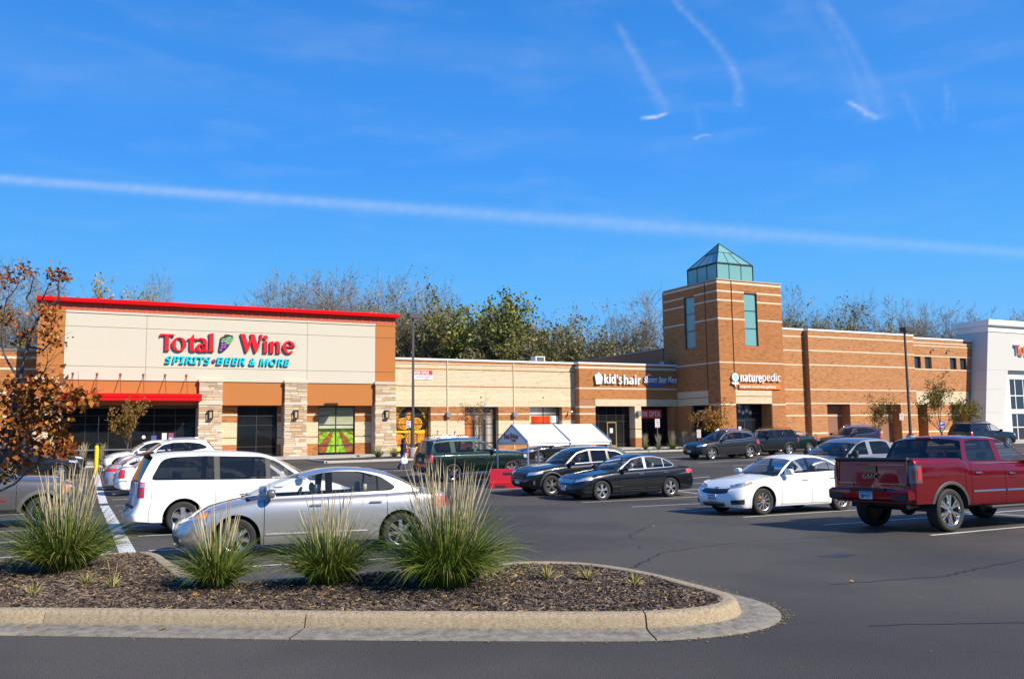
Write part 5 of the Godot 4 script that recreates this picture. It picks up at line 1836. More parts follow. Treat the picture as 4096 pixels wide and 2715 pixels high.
func build_car(s: Dictionary, at: Vector3, turn: float, called: String, label: String, category: String, group: String, pm: Material) -> Node3D:
	var c := Car.new()
	c.s = s
	s.seams[0] = maxf(s.seams[0], s.fb + 0.04)
	s.seams[-1] = minf(s.seams[-1], s.L - s.rb - 0.04)
	c.setup()
	var root := thing(called, label, category, at, turn, group)
	var L: float = s.L
	var gm: Material = mats["car_glass"]
	var pg: Material = mats["car_privacy"]
	var dark: Material = mats["trim_dark"]
	var vs := [0.0, 0.06, 0.16, 0.3, 0.44, 0.58, 0.7, 0.8, 0.87, 0.92, 0.96, 0.985, 1.0]
	# body sides in panels between the seams
	var cuts: Array = [-1.0] + s.seams + [L + 1.0]
	var panel_names: Array = s.get("panels", ["front_bumper", "fender", "door", "door", "rear_quarter", "rear_bumper"])
	for sd in [1.0, -1.0]:
		for k in cuts.size() - 1:
			var rows := []
			for v in vs:
				rows.append([])
			for p in c.plan:
				if p.x > cuts[k] + 0.003 and p.x < cuts[k + 1] - 0.003:
					var yb: float = c.ybot(p.x)
					var yt: float = c.ysh(p.x)
					for i in vs.size():
						rows[i].append(c.at(p, lerpf(yb, yt, vs[i]), sd))
			if rows[0].size() < 2:
				continue
			var b := MB.new()
			b.grid(rows, Vector3(0, 0.5, 0))
			var pn: Node3D = part(panel_names[k], b, pm if not (s.has("lower") and panel_names[k] == "") else dark, root)
			if panel_names[k] == "door":
				var hx: float = cuts[k + 1] - 0.2
				var hy: float = c.ysh(hx) - s.get("handle", 0.13)
				var hp := c.at(Vector2(hx, c.half(hx)), hy, sd)
				var hb := MB.new()
				hb.cbox(hp + Vector3(0, 0, 0.022 * sd), Vector3(0.2, 0.034, 0.03), 0.012)
				part("handle", hb, mats["chrome"] if s.get("chrome", false) else pm, pn)
	# dark inner lining behind the panel gaps and wheel arches
	var lin_ := MB.new()
	for sd in [1.0, -1.0]:
		var rows := [[], [], [], []]
		for p in c.plan:
			if p.x > 0.3 and p.x < L - 0.3:
				var yb: float = c.ybot(p.x) + 0.004
				for i in 4:
					rows[i].append(c.at(p, lerpf(yb, c.ysh(p.x) - 0.03, i / 3.0), sd, -0.03))
		lin_.grid(rows, Vector3(0, 0.5, 0))
	# wheel wells
	for xc in [s.fo, s.fo + s.wb]:
		for sd in [1.0, -1.0]:
			var r0 := []
			var r1 := []
			for k in 15:
				var a := PI * k / 14.0
				var x: float = xc - cos(a) * s.Ra * 1.02
				var y: float = s.R + sin(a) * s.Ra * 1.02 * s.get("archy", 1.0)
				r0.append(Vector3(L / 2 - x, y, (c.half(xc) - 0.03) * sd))
				r1.append(Vector3(L / 2 - x, y, (c.half(xc) - 0.42) * sd))
			lin_.grid([r0, r1], Vector3(L / 2 - xc, s.R, 0))
			r0 = []
			r1 = []
			for k in 9:
				var x: float = lerpf(xc - s.Ra, xc + s.Ra, k / 8.0)
				r0.append(Vector3(L / 2 - x, s.sill, (c.half(xc) - 0.42) * sd))
				r1.append(Vector3(L / 2 - x, s.R + s.Ra, (c.half(xc) - 0.42) * sd))
			lin_.grid([r0, r1], Vector3(0, 0, sd), true)
	lin_.box(Vector3(-L / 2 + 0.35, s.sill + 0.02, -s.W / 2 + 0.42), Vector3(L / 2 - 0.35, s.sill + 0.14, s.W / 2 - 0.42))
	lin_.box(Vector3(L / 2 - s.fo - s.wb + s.Ra, s.sill + 0.0, -s.W / 2 + 0.12), Vector3(L / 2 - s.fo - s.Ra, s.sill + 0.1, s.W / 2 - 0.12))
	part("underbody", lin_, dark, root)
	# hood and boot lid
	for lid in [["hood", 0.0, s.hood], [s.get("deck", "trunk_lid"), s.trunk, L]]:
		var g := []
		for p in c.plan:
			if p.x >= lid[1] - 0.001 and p.x <= lid[2] + 0.001:
				var e := c.at(p, c.ysh(p.x), 1.0)
				var row := []
				for k in 13:
					var u := -1.0 + k / 6.0
					var grow := clampf((p.x if lid[0] == "hood" else L - p.x) / 0.5, 0.15, 1.0)
					row.append(Vector3(e.x, e.y + s.get("crown", 0.05) * (1.0 - u * u) * grow, e.z * u))
				g.append(row)
		if g.size() > 1:
			var b := MB.new()
			b.grid(g, Vector3.UP, true)
			part(lid[0], b, pm if lid[0] == "hood" or not s.has("deck_mat") else s.deck_mat, root)
	# cabin: windscreen, roof, rear glass
	var cab: Array = s.cab
	var N := cab.size()
	var wsb: Vector2 = cab[0]
	var wst: Vector2 = cab[1]
	var rgt: Vector2 = cab[N - 2]
	var rgb_: Vector2 = cab[N - 1]
	var drop := 0.06
	var outer := []
	var wrows := []
	for i in 7:
		var f := i / 6.0
		var row := []
		for k in 13:
			var u := -1.0 + k / 6.0
			var x := lerpf(wsb.x, wst.x, f) + u * u * lerpf(s.get("bow", 0.2), 0.1, f)
			var y := lerpf(wsb.y, wst.y, f) + 0.03 * sin(f * PI) - u * u * lerpf(0.02, drop, f)
			row.append(Vector3(L / 2 - x, y, c.cw(x, y) * u))
			if k == 12:
				outer.append(Vector2(x, y))
		wrows.append(row)
	var wb_ := MB.new()
	wb_.grid(wrows, Vector3(0.6, 0.8, 0), true)
	part("windshield", wb_, gm, root)
	var rp := []
	for i in range(1, N - 1):
		rp.append(cab[i])
	var st := []
	for i in rp.size() - 1:
		for k in 6:
			var p0: Vector2 = rp[maxi(i - 1, 0)]
			var p3: Vector2 = rp[mini(i + 2, rp.size() - 1)]
			st.append(rp[i].cubic_interpolate(rp[i + 1], p0, p3, k / 6.0))
	st.append(rp[-1])
	var rrows := []
	for q in st:
		var row := []
		var fe := clampf((q.x - wst.x) / maxf(0.05, rgt.x - wst.x), 0.0, 1.0)
		for k in 17:
			var u := -1.0 + k / 8.0
			var x: float = q.x + u * u * (0.1 * (1.0 - fe) - s.get("rbow", 0.08) * fe)
			var y: float = q.y - drop * pow(absf(u), 2.6)
			row.append(Vector3(L / 2 - x, y, c.cw(x, q.y - drop) * (sin(u * PI / 2) * 0.35 + u * 0.65)))
			if k == 16 and q != st[0]:
				outer.append(Vector2(x, y))
		rrows.append(row)
	var rb_ := MB.new()
	rb_.grid(rrows, Vector3.UP, true)
	part("roof", rb_, s.get("roof_mat", pm), root)
	var brows := []
	for i in 7:
		var f := i / 6.0
		var row := []
		for k in 13:
			var u := -1.0 + k / 6.0
			var x := lerpf(rgt.x, rgb_.x, f) - u * u * lerpf(s.get("rbow", 0.08), s.get("rbow2", 0.14), f)
			var y := lerpf(rgt.y, rgb_.y, f) + 0.02 * sin(f * PI) - u * u * lerpf(drop, 0.02, f)
			row.append(Vector3(L / 2 - x, y, c.cw(x, y) * u))
			if k == 12 and i > 0:
				outer.append(Vector2(x, y))
		brows.append(row)
	var bb_ := MB.new()
	bb_.grid(brows, Vector3(-0.6, 0.5, 0), true)
	part("rear_window", bb_, pg if s.get("privacy", false) else gm, root)
	var xb := rgb_.x - 0.15
	while xb > outer[0].x + 0.1:
		outer.append(Vector2(xb, c.ysh(xb) - 0.01))
		xb -= 0.15
	# window opening
	var dl := []
	for q in s.dlo:
		dl.append(Vector2(q[0], q[1]))
	var dlo := rounded(dl, s.get("dr", 0.07))
	var dpoly := PackedVector2Array(dlo)
	for sd in [1.0, -1.0]:
		part("cabin_side", ring_strip(c, outer, dlo, sd, 0.0), pm, root)
		var xs := []
		for q in s.pil:
			xs.append(q)
		var edge := -1.0
		var idx := 0
		for q in xs + [[99.0, 99.0, 0.0]]:
			var ln: float = q[2]
			var bot := -0.2
			var lean := 0.4 * ln
			var rect := PackedVector2Array([Vector2(edge, 0.2), Vector2(q[0] - lean * 0.0, 0.2), Vector2(q[0] + ln, 2.4), Vector2(edge + (ln if idx else 0.0), 2.4)])
			for poly in Geometry2D.intersect_polygons(dpoly, rect):
				if poly.size() > 2:
					part("side_window", pane_of(c, poly, sd, -0.012), pg if s.get("privacy", false) and idx >= s.get("privacy_from", 1) else gm, root)
			if q[0] < 90.0:
				var pr := PackedVector2Array([Vector2(q[0], 0.2), Vector2(q[1], 0.2), Vector2(q[1] + ln, 2.4), Vector2(q[0] + ln, 2.4)])
				for poly in Geometry2D.intersect_polygons(dpoly, pr):
					if poly.size() > 2:
						part("pillar", pane_of(c, poly, sd, -0.004), s.get("pillar_mat", mats["gloss_black"]), root)
			edge = q[1]
			idx += 1
		if s.get("chrome_dlo", false):
			var grown := Geometry2D.offset_polygon(dpoly, 0.022)
			if grown.size():
				part("window_trim", ring_strip(c, Array(grown[0]), dlo, sd, 0.006), mats["chrome"], root)
	# interior
	var sm: Material = s.get("seat_mat", mats["seat"])
	for sx in s.seats:
		for sz in [-0.36, 0.36]:
			var q := MB.new()
			q.hexa([Vector3(L / 2 - sx - 0.02, s.sill + 0.2, sz - 0.23), Vector3(L / 2 - sx - 0.16, s.sill + 0.2, sz - 0.23), Vector3(L / 2 - sx - 0.16, s.sill + 0.2, sz + 0.23), Vector3(L / 2 - sx - 0.02, s.sill + 0.2, sz + 0.23),
				Vector3(L / 2 - sx - 0.2, s.belt + 0.05, sz - 0.19), Vector3(L / 2 - sx - 0.3, s.belt + 0.05, sz - 0.19), Vector3(L / 2 - sx - 0.3, s.belt + 0.05, sz + 0.19), Vector3(L / 2 - sx - 0.2, s.belt + 0.05, sz + 0.19)])
			ellipsoid(q, Vector3(L / 2 - sx - 0.28, s.belt + 0.15, sz), Vector3(0.05, 0.08, 0.12), 0.7, 10, 6)
			part("seat", q, sm, root)
	var da := MB.new()
	da.hexa([Vector3(L / 2 - wsb.x - 0.15, s.belt - 0.3, -s.W / 2 + 0.2), Vector3(L / 2 - wsb.x - 0.75, s.belt - 0.3, -s.W / 2 + 0.2), Vector3(L / 2 - wsb.x - 0.75, s.belt - 0.3, s.W / 2 - 0.2), Vector3(L / 2 - wsb.x - 0.15, s.belt - 0.3, s.W / 2 - 0.2),
		Vector3(L / 2 - wsb.x - 0.15, s.belt - 0.03, -s.W / 2 + 0.2), Vector3(L / 2 - wsb.x - 0.7, s.belt + 0.01, -s.W / 2 + 0.2), Vector3(L / 2 - wsb.x - 0.7, s.belt + 0.01, s.W / 2 - 0.2), Vector3(L / 2 - wsb.x - 0.15, s.belt - 0.03, s.W / 2 - 0.2)])
	da.box(Vector3(L / 2 - s.cab[N - 1].x + 0.1, s.sill + 0.12, -s.W / 2 + 0.15), Vector3(L / 2 - wsb.x - 0.2, s.sill + 0.16, s.W / 2 - 0.15))
	da.tube([Vector3(L / 2 - wsb.x - 0.7, s.belt - 0.08, -0.36), Vector3(L / 2 - wsb.x - 0.9, s.belt + 0.0, -0.36)], [0.03, 0.03], 8)
	var wheel := []
	for k in 17:
		var a := TAU * k / 16.0
		wheel.append(Vector3(L / 2 - wsb.x - 0.92 - sin(a) * 0.07, s.belt + 0.0 + sin(a) * 0.17, -0.36 + cos(a) * 0.18))
	da.tube(wheel, [0.016], 6, false)
	part("dashboard", da, dark, root)
	# mirrors
	for sd in [1.0, -1.0]:
		var mx: float = s.mir
		var my: float = c.ysh(mx) + s.get("mirh", 0.09)
		var mw: float = c.half(mx) - 0.1
		var b := MB.new()
		ellipsoid(b, Vector3(L / 2 - mx, my, (mw + 0.16) * sd), Vector3(0.075, s.get("mirs", 0.08), 0.12), 0.65)
		b.tube([Vector3(L / 2 - mx, my - 0.06, (mw - 0.01) * sd), Vector3(L / 2 - mx, my - 0.03, (mw + 0.1) * sd)], [0.03, 0.028], 8)
		part("mirror", b, s.get("mir_mat", pm), root)
	# wheels
	var proto := make_wheel(s.R, s.get("tw", 0.22), s.get("wheel", {}))
	for xc in [s.fo, s.fo + s.wb]:
		for sd in [1.0, -1.0]:
			var w: Node3D = proto.duplicate()
			w.name = "wheel"
			root.add_child(w, true)
			w.position = Vector3(L / 2 - xc, s.R, (c.half(xc) - s.get("tw", 0.22) / 2 - 0.03) * sd)
			if sd < 0:
				w.rotation.y = PI
	proto.free()
	# arch cladding and sills
	if s.has("clad"):
		var cw_: float = s.clad
		for xc in [s.fo, s.fo + s.wb]:
			for sd in [1.0, -1.0]:
				var rows := [[], [], []]
				for k in 25:
					var a := PI * k / 24.0
					for i in 3:
						var rad: float = s.Ra + [0.0, cw_ * 0.6, cw_][i]
						var x: float = xc - cos(a) * rad
						var y: float = s.R + sin(a) * rad * s.get("archy", 1.0)
						y = maxf(y, c.lut(s.bot, x))
						rows[i].append(c.at(Vector2(x, c.half(clampf(x, s.fb, L - s.rb))), y, sd, [0.012, 0.016, 0.004][i]))
				var b := MB.new()
				b.grid(rows, Vector3(0, 0, sd), true)
				part("arch_trim", b, s.get("clad_mat", mats["plastic"]), root)
	if s.has("rocker"):
		for sd in [1.0, -1.0]:
			var rows := [[], []]
			for k in 13:
				var x: float = lerpf(s.fo + s.Ra + 0.02, s.fo + s.wb - s.Ra - 0.02, k / 12.0)
				rows[0].append(c.at(Vector2(x, c.half(x)), s.sill, sd, 0.008))
				rows[1].append(c.at(Vector2(x, c.half(x)), s.sill + s.rocker, sd, 0.008))
			var b := MB.new()
			b.grid(rows, Vector3(0, 0, sd), true)
			part("sill_trim", b, s.get("rocker_mat", mats["plastic"]), root)
	if s.has("moulding"):
		for sd in [1.0, -1.0]:
			for k in 2:
				var b := MB.new()
				var rows := [[], [], []]
				for j in 7:
					var x: float = lerpf(s.seams[1 + k] + 0.03, s.seams[2 + k] - 0.03, j / 6.0)
					if absf(x - s.fo - s.wb) < s.Ra + 0.05:
						continue
					for i in 3:
						rows[i].append(c.at(Vector2(x, c.half(x)), s.moulding + [0.0, 0.02, 0.04][i], sd, [0.004, 0.016, 0.004][i]))
				if rows[0].size() > 1:
					b.grid(rows, Vector3(0, 0, sd), true)
					part("side_moulding", b, s.get("moulding_mat", mats["chrome"]), root)
	# lamps, grille and other patches on the skin
	for q in s.patches:
		patch(c, q[0], q[1], mats[q[2]] if q[2] != "paint" else pm, q[3], root, q.size() > 4 and q[4])
	# number plates
	for q in s.get("plates", []):
		var p := c.at(c.along(q[0]), q[1], 1.0)
		var dirx := 1.0 if q[0] >= 0.0 else -1.0
		var pl := MB.new()
		pl.cbox(Vector3(p.x + 0.012 * dirx, p.y, 0), Vector3(0.024, 0.155, 0.31), 0.004)
		var pn := part("number_plate", pl, mats["plate"], root)
		bx("plate_band", Vector3(p.x + 0.024 * dirx, p.y + 0.035, -0.15), Vector3(p.x + 0.026 * dirx, p.y + 0.074, 0.15), mats["plate_blue"], pn)
		if q.size() > 2:
			text("plate_text", q[2], 0.075, Vector3(p.x + 0.0245 * dirx, p.y - 0.02, 0), mat("plate_ink", Color(0.03, 0.04, 0.1), 0.6), pn, {"width": 0.27, "depth": 0.004, "turn": PI / 2 * dirx})
	# roof rails
	if s.has("rails"):
		for sd in [1.0, -1.0]:
			var x0: float = wst.x + 0.35
			var x1: float = rgt.x - 0.1
			var path := []
			for k in 9:
				var x := lerpf(x0, x1, k / 8.0)
				var y := 0.0
				for i in st.size() - 1:
					if x >= st[i].x and x <= st[i + 1].x:
						y = lerpf(st[i].y, st[i + 1].y, (x - st[i].x) / maxf(1e-4, st[i + 1].x - st[i].x))
				path.append(Vector3(L / 2 - x, y + (0.055 if k > 0 and k < 8 else -0.03), (c.cw(x, y) - 0.08) * sd))
			var b := MB.new()
			b.tube(path, [0.02], 8)
			part("roof_rail", b, mats[s.rails], root)
	for q in [[0.5, 0.05], [-0.1, -0.55]]:
		var wp := MB.new()
		wp.tube([Vector3(L / 2 - wsb.x - 0.02, wsb.y + 0.03, q[0]), Vector3(L / 2 - wsb.x - 0.14, wsb.y + 0.07, q[1])], [0.012, 0.008], 5)
		part("wiper", wp, mats["plastic"], root)
	return root

const SIDE := [[0.0, 0.07], [0.1, 0.03], [0.3, 0.008], [0.5, 0.0], [0.68, 0.006], [0.82, 0.02], [0.92, 0.045], [0.97, 0.075], [1.0, 0.11]]
const NOSE := [[0.0, 0.1], [0.15, 0.03], [0.4, 0.0], [0.65, 0.03], [0.85, 0.09], [1.0, 0.22]]
const TAIL := [[0.0, 0.14], [0.2, 0.04], [0.45, 0.0], [0.7, 0.04], [0.9, 0.06], [1.0, 0.13]]

func sedan(L: float, W: float, H: float, wb: float, fo: float, R: float) -> Dictionary:
	var k := L / 4.93
	var y := H / 1.475
	var s := {"L": L, "W": W, "wb": wb, "fo": fo, "R": R, "Ra": R + 0.06, "fb": 0.38, "rb": 0.3, "sill": 0.19, "tum": 0.38, "shoulder": 0.11, "belt": 0.95 * y,
		"side": SIDE, "nose": NOSE, "tail": TAIL, "bot": [[0.0, 0.2], [0.4, 0.18], [1.6, 0.2], [3.6 * k, 0.21], [L - 0.4, 0.24], [L, 0.3]],
		"sh": [[0.0, 0.66 * y], [0.12, 0.71 * y], [0.5 * k, 0.81 * y], [1.2 * k, 0.91 * y], [1.55 * k, 0.94 * y], [3.9 * k, 1.0 * y], [4.35 * k, 1.03 * y], [4.75 * k, 1.01 * y], [L, 0.93 * y]],
		"cab": [Vector2(1.4 * k, 0.97 * y), Vector2(2.15 * k, 1.38 * y), Vector2(2.6 * k, 1.465 * y), Vector2(3.0 * k, 1.475 * y), Vector2(3.42 * k, 1.445 * y), Vector2(3.75 * k, 1.37 * y), Vector2(4.32 * k, 1.06 * y)],
		"dlo": [[1.74 * k, 0.985 * y], [2.28 * k, 1.31 * y], [2.7 * k, 1.385 * y], [3.2 * k, 1.385 * y], [3.6 * k, 1.31 * y], [3.98 * k, 1.1 * y], [3.9 * k, 1.045 * y], [3.0 * k, 1.015 * y]],
		"pil": [[2.7 * k, 2.8 * k, 0.1], [3.55 * k, 3.58 * k, 0.0]], "seams": [0.5, 1.62 * k, 2.72 * k, 3.75 * k, L - 0.45], "hood": 1.45 * k, "trunk": 4.2 * k, "mir": 1.85 * k, "seats": [2.2 * k, 3.05 * k], "crown": 0.05,
		"patches": []}
	return s

func crossover(L: float, W: float, H: float, wb: float, fo: float, R: float) -> Dictionary:
	var k := L / 4.77
	var y := H / 1.68
	return {"L": L, "W": W, "wb": wb, "fo": fo, "R": R, "Ra": R + 0.07, "fb": 0.36, "rb": 0.26, "sill": 0.27, "tum": 0.34, "shoulder": 0.11, "belt": 1.07 * y, "round": 2.7,
		"side": SIDE, "nose": [[0.0, 0.14], [0.15, 0.05], [0.35, 0.0], [0.7, 0.02], [0.87, 0.06], [1.0, 0.18]], "tail": [[0.0, 0.14], [0.2, 0.02], [0.4, 0.0], [0.7, 0.05], [1.0, 0.12]], "bot": [[0.0, 0.3], [0.4, 0.25], [1.6, 0.28], [3.5 * k, 0.28], [L - 0.4, 0.3], [L, 0.36]],
		"sh": [[0.0, 0.8 * y], [0.15, 0.88 * y], [0.6 * k, 0.97 * y], [1.2 * k, 1.04 * y], [1.5 * k, 1.06 * y], [3.4 * k, 1.12 * y], [4.3 * k, 1.19 * y], [4.65 * k, 1.17 * y], [L, 1.08 * y]],
		"cab": [Vector2(1.3 * k, 1.08 * y), Vector2(2.0 * k, 1.53 * y), Vector2(2.45 * k, 1.65 * y), Vector2(3.0 * k, 1.68 * y), Vector2(3.7 * k, 1.665 * y), Vector2(4.25 * k, 1.6 * y), Vector2(4.62 * k, 1.18 * y)],
		"dlo": [[1.62 * k, 1.105 * y], [2.15 * k, 1.47 * y], [2.6 * k, 1.56 * y], [3.3 * k, 1.56 * y], [3.85 * k, 1.49 * y], [4.2 * k, 1.33 * y], [4.1 * k, 1.25 * y], [3.4 * k, 1.16 * y]],
		"pil": [[2.58 * k, 2.68 * k, 0.08], [3.4 * k, 3.5 * k, -0.02]], "seams": [0.5, 1.5 * k, 2.6 * k, 3.6 * k, L - 0.4], "hood": 1.38 * k, "trunk": 4.58 * k, "deck": "tailgate", "mir": 1.75 * k, "seats": [2.1 * k, 3.0 * k], "crown": 0.06, "privacy": true, "privacy_from": 1,
		"clad": 0.05, "rocker": 0.12, "rbow2": 0.1, "patches": []}

func sedan_lamps(s: Dictionary, y: float, yr: float) -> void:
	var hw: float = s.W / 2
	s.patches += [
		["headlight", span(hw * 0.55, hw * 1.38, 0.6 * y, 0.69 * y, 0.7 * y, 0.79 * y), "lamp_clear", 0.006],
		["turn_signal", span(hw * 1.22, hw * 1.4, 0.665 * y, 0.72 * y, 0.7 * y, 0.77 * y), "lamp_amber", 0.01],
		["grille", span(0.0, hw * 0.5, 0.55 * y, 0.66 * y, 0.57 * y, 0.65 * y), "gloss_black", 0.006, true],
		["intake", span(0.0, hw * 0.72, 0.26 * y, 0.4 * y, 0.28 * y, 0.38 * y), "plastic", 0.006, true],
		["taillight", span(-hw * 1.32, -hw * 0.62, 0.78 * yr, 0.9 * yr, 0.74 * yr, 0.9 * yr), "lamp_red", 0.006],
	]

func suv_lamps(s: Dictionary, y: float) -> void:
	var hw: float = s.W / 2
	s.patches += [
		["headlight", span(hw * 0.62, hw * 1.36, 0.74 * y, 0.86 * y, 0.84 * y, 0.93 * y), "lamp_clear", 0.006],
		["grille", span(0.0, hw * 0.58, 0.56 * y, 0.84 * y, 0.6 * y, 0.83 * y), "gloss_black", 0.006, true],
		["intake", span(0.0, hw * 0.85, 0.36 * y, 0.5 * y, 0.38 * y, 0.48 * y), "plastic", 0.006, true],
		["taillight", span(-hw * 1.25, -hw * 0.7, 0.86 * y, 1.08 * y, 0.86 * y, 1.08 * y), "lamp_red", 0.006],
	]

func bars(s: Dictionary, a: float, y0: float, y1: float, n: int, m := "chrome", th := 0.022) -> void:
	for k in n:
		var y := lerpf(y0, y1, float(k) / maxi(1, n - 1))
		s.patches.append(["grille_bar", span(0.0, a, y - th / 2, y + th / 2, y - th / 2, y + th / 2), m, 0.016, true])

func stand(x: float, z: float) -> Vector3:
	return Vector3(x, gnd(x, z), z)

# lean a parked vehicle with the slope of the ground under its wheels
func settle(n: Node3D, wb: float) -> void:
	var f := n.transform.basis.x
	var p := n.position
	var a := gnd(p.x + f.x * wb / 2, p.z + f.z * wb / 2)
	var b := gnd(p.x - f.x * wb / 2, p.z - f.z * wb / 2)
	var r := n.transform.basis.z
	var c := gnd(p.x + r.x * 0.75, p.z + r.z * 0.75)
	var d := gnd(p.x - r.x * 0.75, p.z - r.z * 0.75)
	var fx := (f * wb + Vector3.UP * (a - b)).normalized()
	var rz := (r * 1.5 + Vector3.UP * (c - d)).normalized()
	var up := rz.cross(fx).normalized()
	n.transform = Transform3D(Basis(fx, up, fx.cross(up)), Vector3(p.x, (a + b + c + d) / 4.0 + 0.003, p.z))

func make_vehicles() -> void:
	car_mats()
	var g := "vehicles parked in the stalls"
	var white := paint("white", Color(0.78, 0.79, 0.8), 0.0, 0.4)
	var black := paint("black", Color(0.007, 0.008, 0.011), 0.0, 0.3)
	var silver := paint("silver", Color(0.5, 0.5, 0.5), 0.75, 0.32)
	# --- silver sedan in front
	var s := sedan(4.7, 1.752, 1.435, 2.70, 0.98, 0.318)
	s.merge({"sh": [[0.0, 0.6], [0.1, 0.65], [0.5, 0.77], [0.97, 0.87], [1.33, 0.925], [2.28, 0.945], [3.5, 0.975], [4.0, 1.0], [4.4, 1.0], [4.6, 0.97], [4.7, 0.88]],
		"cab": [Vector2(1.06, 0.93), Vector2(1.98, 1.32), Vector2(2.38, 1.41), Vector2(2.78, 1.435), Vector2(3.2, 1.405), Vector2(3.55, 1.33), Vector2(4.16, 1.03)],
		"dlo": [[1.24, 0.955], [1.86, 1.22], [2.18, 1.32], [2.58, 1.36], [3.0, 1.35], [3.36, 1.26], [3.62, 1.08], [3.54, 1.02], [2.48, 0.99]],
		"pil": [[1.5, 1.54, 0.0], [2.38, 2.5, 0.06], [3.28, 3.31, 0.0]], "seams": [0.42, 1.41, 2.44, 3.44, 4.25], "hood": 1.13, "trunk": 4.05, "mir": 1.5, "seats": [2.03, 2.85], "mirs": 0.075, "fb": 0.46,
		"wheel": {"n": 7, "wi": 0.03, "wo": 0.042, "rim": 0.67}, "moulding": 0.34, "moulding_mat": silver, "bow": 0.3, "seat_mat": mats["seat_tan"], "mir_mat": paint("mirror_grey", Color(0.2, 0.19, 0.19), 0.5)}, true)
	s.patches = [
		["headlight", span(0.42, 1.12, 0.555, 0.63, 0.66, 0.735), "lamp_clear", 0.006], ["turn_signal", span(0.9, 1.13, 0.645, 0.69, 0.675, 0.745), "lamp_amber", 0.01],
		["grille", span(0.0, 0.42, 0.54, 0.6, 0.54, 0.6), "gloss_black", 0.006, true], ["grille_bar", span(0.0, 0.42, 0.58, 0.605, 0.58, 0.605), "chrome", 0.012, true],
		["intake", span(0.0, 0.62, 0.24, 0.38, 0.26, 0.36), "plastic", 0.006, true], ["bumper_lip", span(0.0, 1.1, 0.2, 0.225, 0.2, 0.225, 12), "paint", 0.035, true],
		["taillight", span(-1.12, -0.55, 0.74, 0.93, 0.72, 0.9), "lamp_red", 0.006]]
	s.plates = [[0.0, 0.46], [-0.001, 0.72]]
	settle(build_car(s, stand(-36.4, 45.02), PI - 0.115, "silver_sedan", "silver four door sedan with seven spoke wheels, nearest car behind the grasses", "car", g, silver), 2.7)
	# --- black sedan with chrome window line
	s = sedan(4.93, 1.845, 1.475, 2.80, 0.98, 0.332)
	s.merge({"chrome": true, "chrome_dlo": true, "wheel": {"n": 5, "twin": 0.17, "wi": 0.018, "wo": 0.03, "rim": 0.66}, "moulding": 0.33, "moulding_mat": black, "seat_mat": mats["seat_tan"], "pillar_mat": mats["chrome"]}, true)
	sedan_lamps(s, 1.03, 1.06)
	bars(s, 0.45, 0.6, 0.68, 3)
	s.plates = [[0.0, 0.42], [-0.001, 0.75]]
	settle(build_car(s, stand(-23.1, 34.9), PI, "black_sedan", "black sedan with chrome window surround parked beside a black crossover", "car", g, black), 2.8)
	# --- white sedan
	s = sedan(4.6, 1.796, 1.477, 2.685, 0.93, 0.327)
	s.merge({"wheel": {"n": 10, "twin": 0.08, "wi": 0.012, "wo": 0.016, "rim": 0.66}, "moulding": 0.24, "moulding_mat": white}, true)
	sedan_lamps(s, 1.07, 1.06)
	s.patches[2] = ["grille", span(0.0, 0.5, 0.5, 0.66, 0.55, 0.67), "gloss_black", 0.008, true]
	s.patches[3] = ["intake", span(0.0, 0.42, 0.2, 0.33, 0.22, 0.31), "plastic", 0.008, true]
	s.patches.append(["grille_bar", span(0.0, 0.47, 0.645, 0.68, 0.655, 0.685), "paint", 0.018, true])
	s.patches.append(["intake", span(0.62, 0.98, 0.27, 0.37, 0.28, 0.4), "plastic", 0.007])
	s.patches.append(["emblem", span(0.0, 0.07, 0.645, 0.69, 0.65, 0.685, 3), "gold_frame", 0.03, true])
	for k in 3:
		s.patches.append(["grille_bar", span(0.0, 0.4, 0.22 + k * 0.035, 0.23 + k * 0.035, 0.22 + k * 0.035, 0.23 + k * 0.035), "chrome", 0.014, true])
	s.patches.append(["turn_signal", span(1.42, 1.5, 0.42, 0.45, 0.42, 0.45, 2), "lamp_amber", 0.006])
	s.plates = [[0.0, 0.43, "AEH*784"], [-0.001, 0.75]]
	settle(build_car(s, stand(-23.48, 42.8), PI, "white_sedan", "white sedan with black grille parked beside the dark red pickup", "car", g, white), 2.685)
	# --- black crossover next to the black sedan
	s = crossover(4.7, 1.88, 1.69, 2.70, 0.92, 0.365)
	s.merge({"chrome": true, "chrome_dlo": true, "wheel": {"n": 5, "twin": 0.2, "wi": 0.018, "wo": 0.024, "rim": 0.66}, "clad": 0.06}, true)
	suv_lamps(s, 0.97)
	bars(s, 0.52, 0.6, 0.8, 5, "rim_dark", 0.03)
	s.patches.append(["turn_signal", span(1.2, 1.33, 0.87, 0.905, 0.88, 0.905), "lamp_amber", 0.011])
	s.patches.append(["fog_lamp", span(0.9, 0.96, 0.42, 0.56, 0.42, 0.56, 2), "chrome", 0.012])
	s.plates = [[0.0, 0.5]]
	settle(build_car(s, stand(-23.57, 32.2), PI, "black_crossover", "black crossover with chrome trim parked just behind the black sedan", "suv", g, black), 2.7)
	# --- dark grey crossover
	var charcoal := paint("charcoal", Color(0.022, 0.024, 0.028), 0.4)
	s = crossover(4.77, 1.84, 1.68, 2.857, 0.97, 0.36)
	s.merge({"chrome_dlo": true, "rails": "chrome", "wheel": {"n": 5, "twin": 0.16, "wi": 0.03, "wo": 0.045, "rim": 0.68}}, true)
	suv_lamps(s, 0.99)
	bars(s, 0.5, 0.62, 0.78, 3, "rim_dark", 0.04)
	s.plates = [[0.0, 0.5]]
	settle(build_car(s, stand(-5.85, 19.5), PI, "grey_crossover", "charcoal crossover with chrome window arc parked before the tower", "suv", g, charcoal), 2.857)
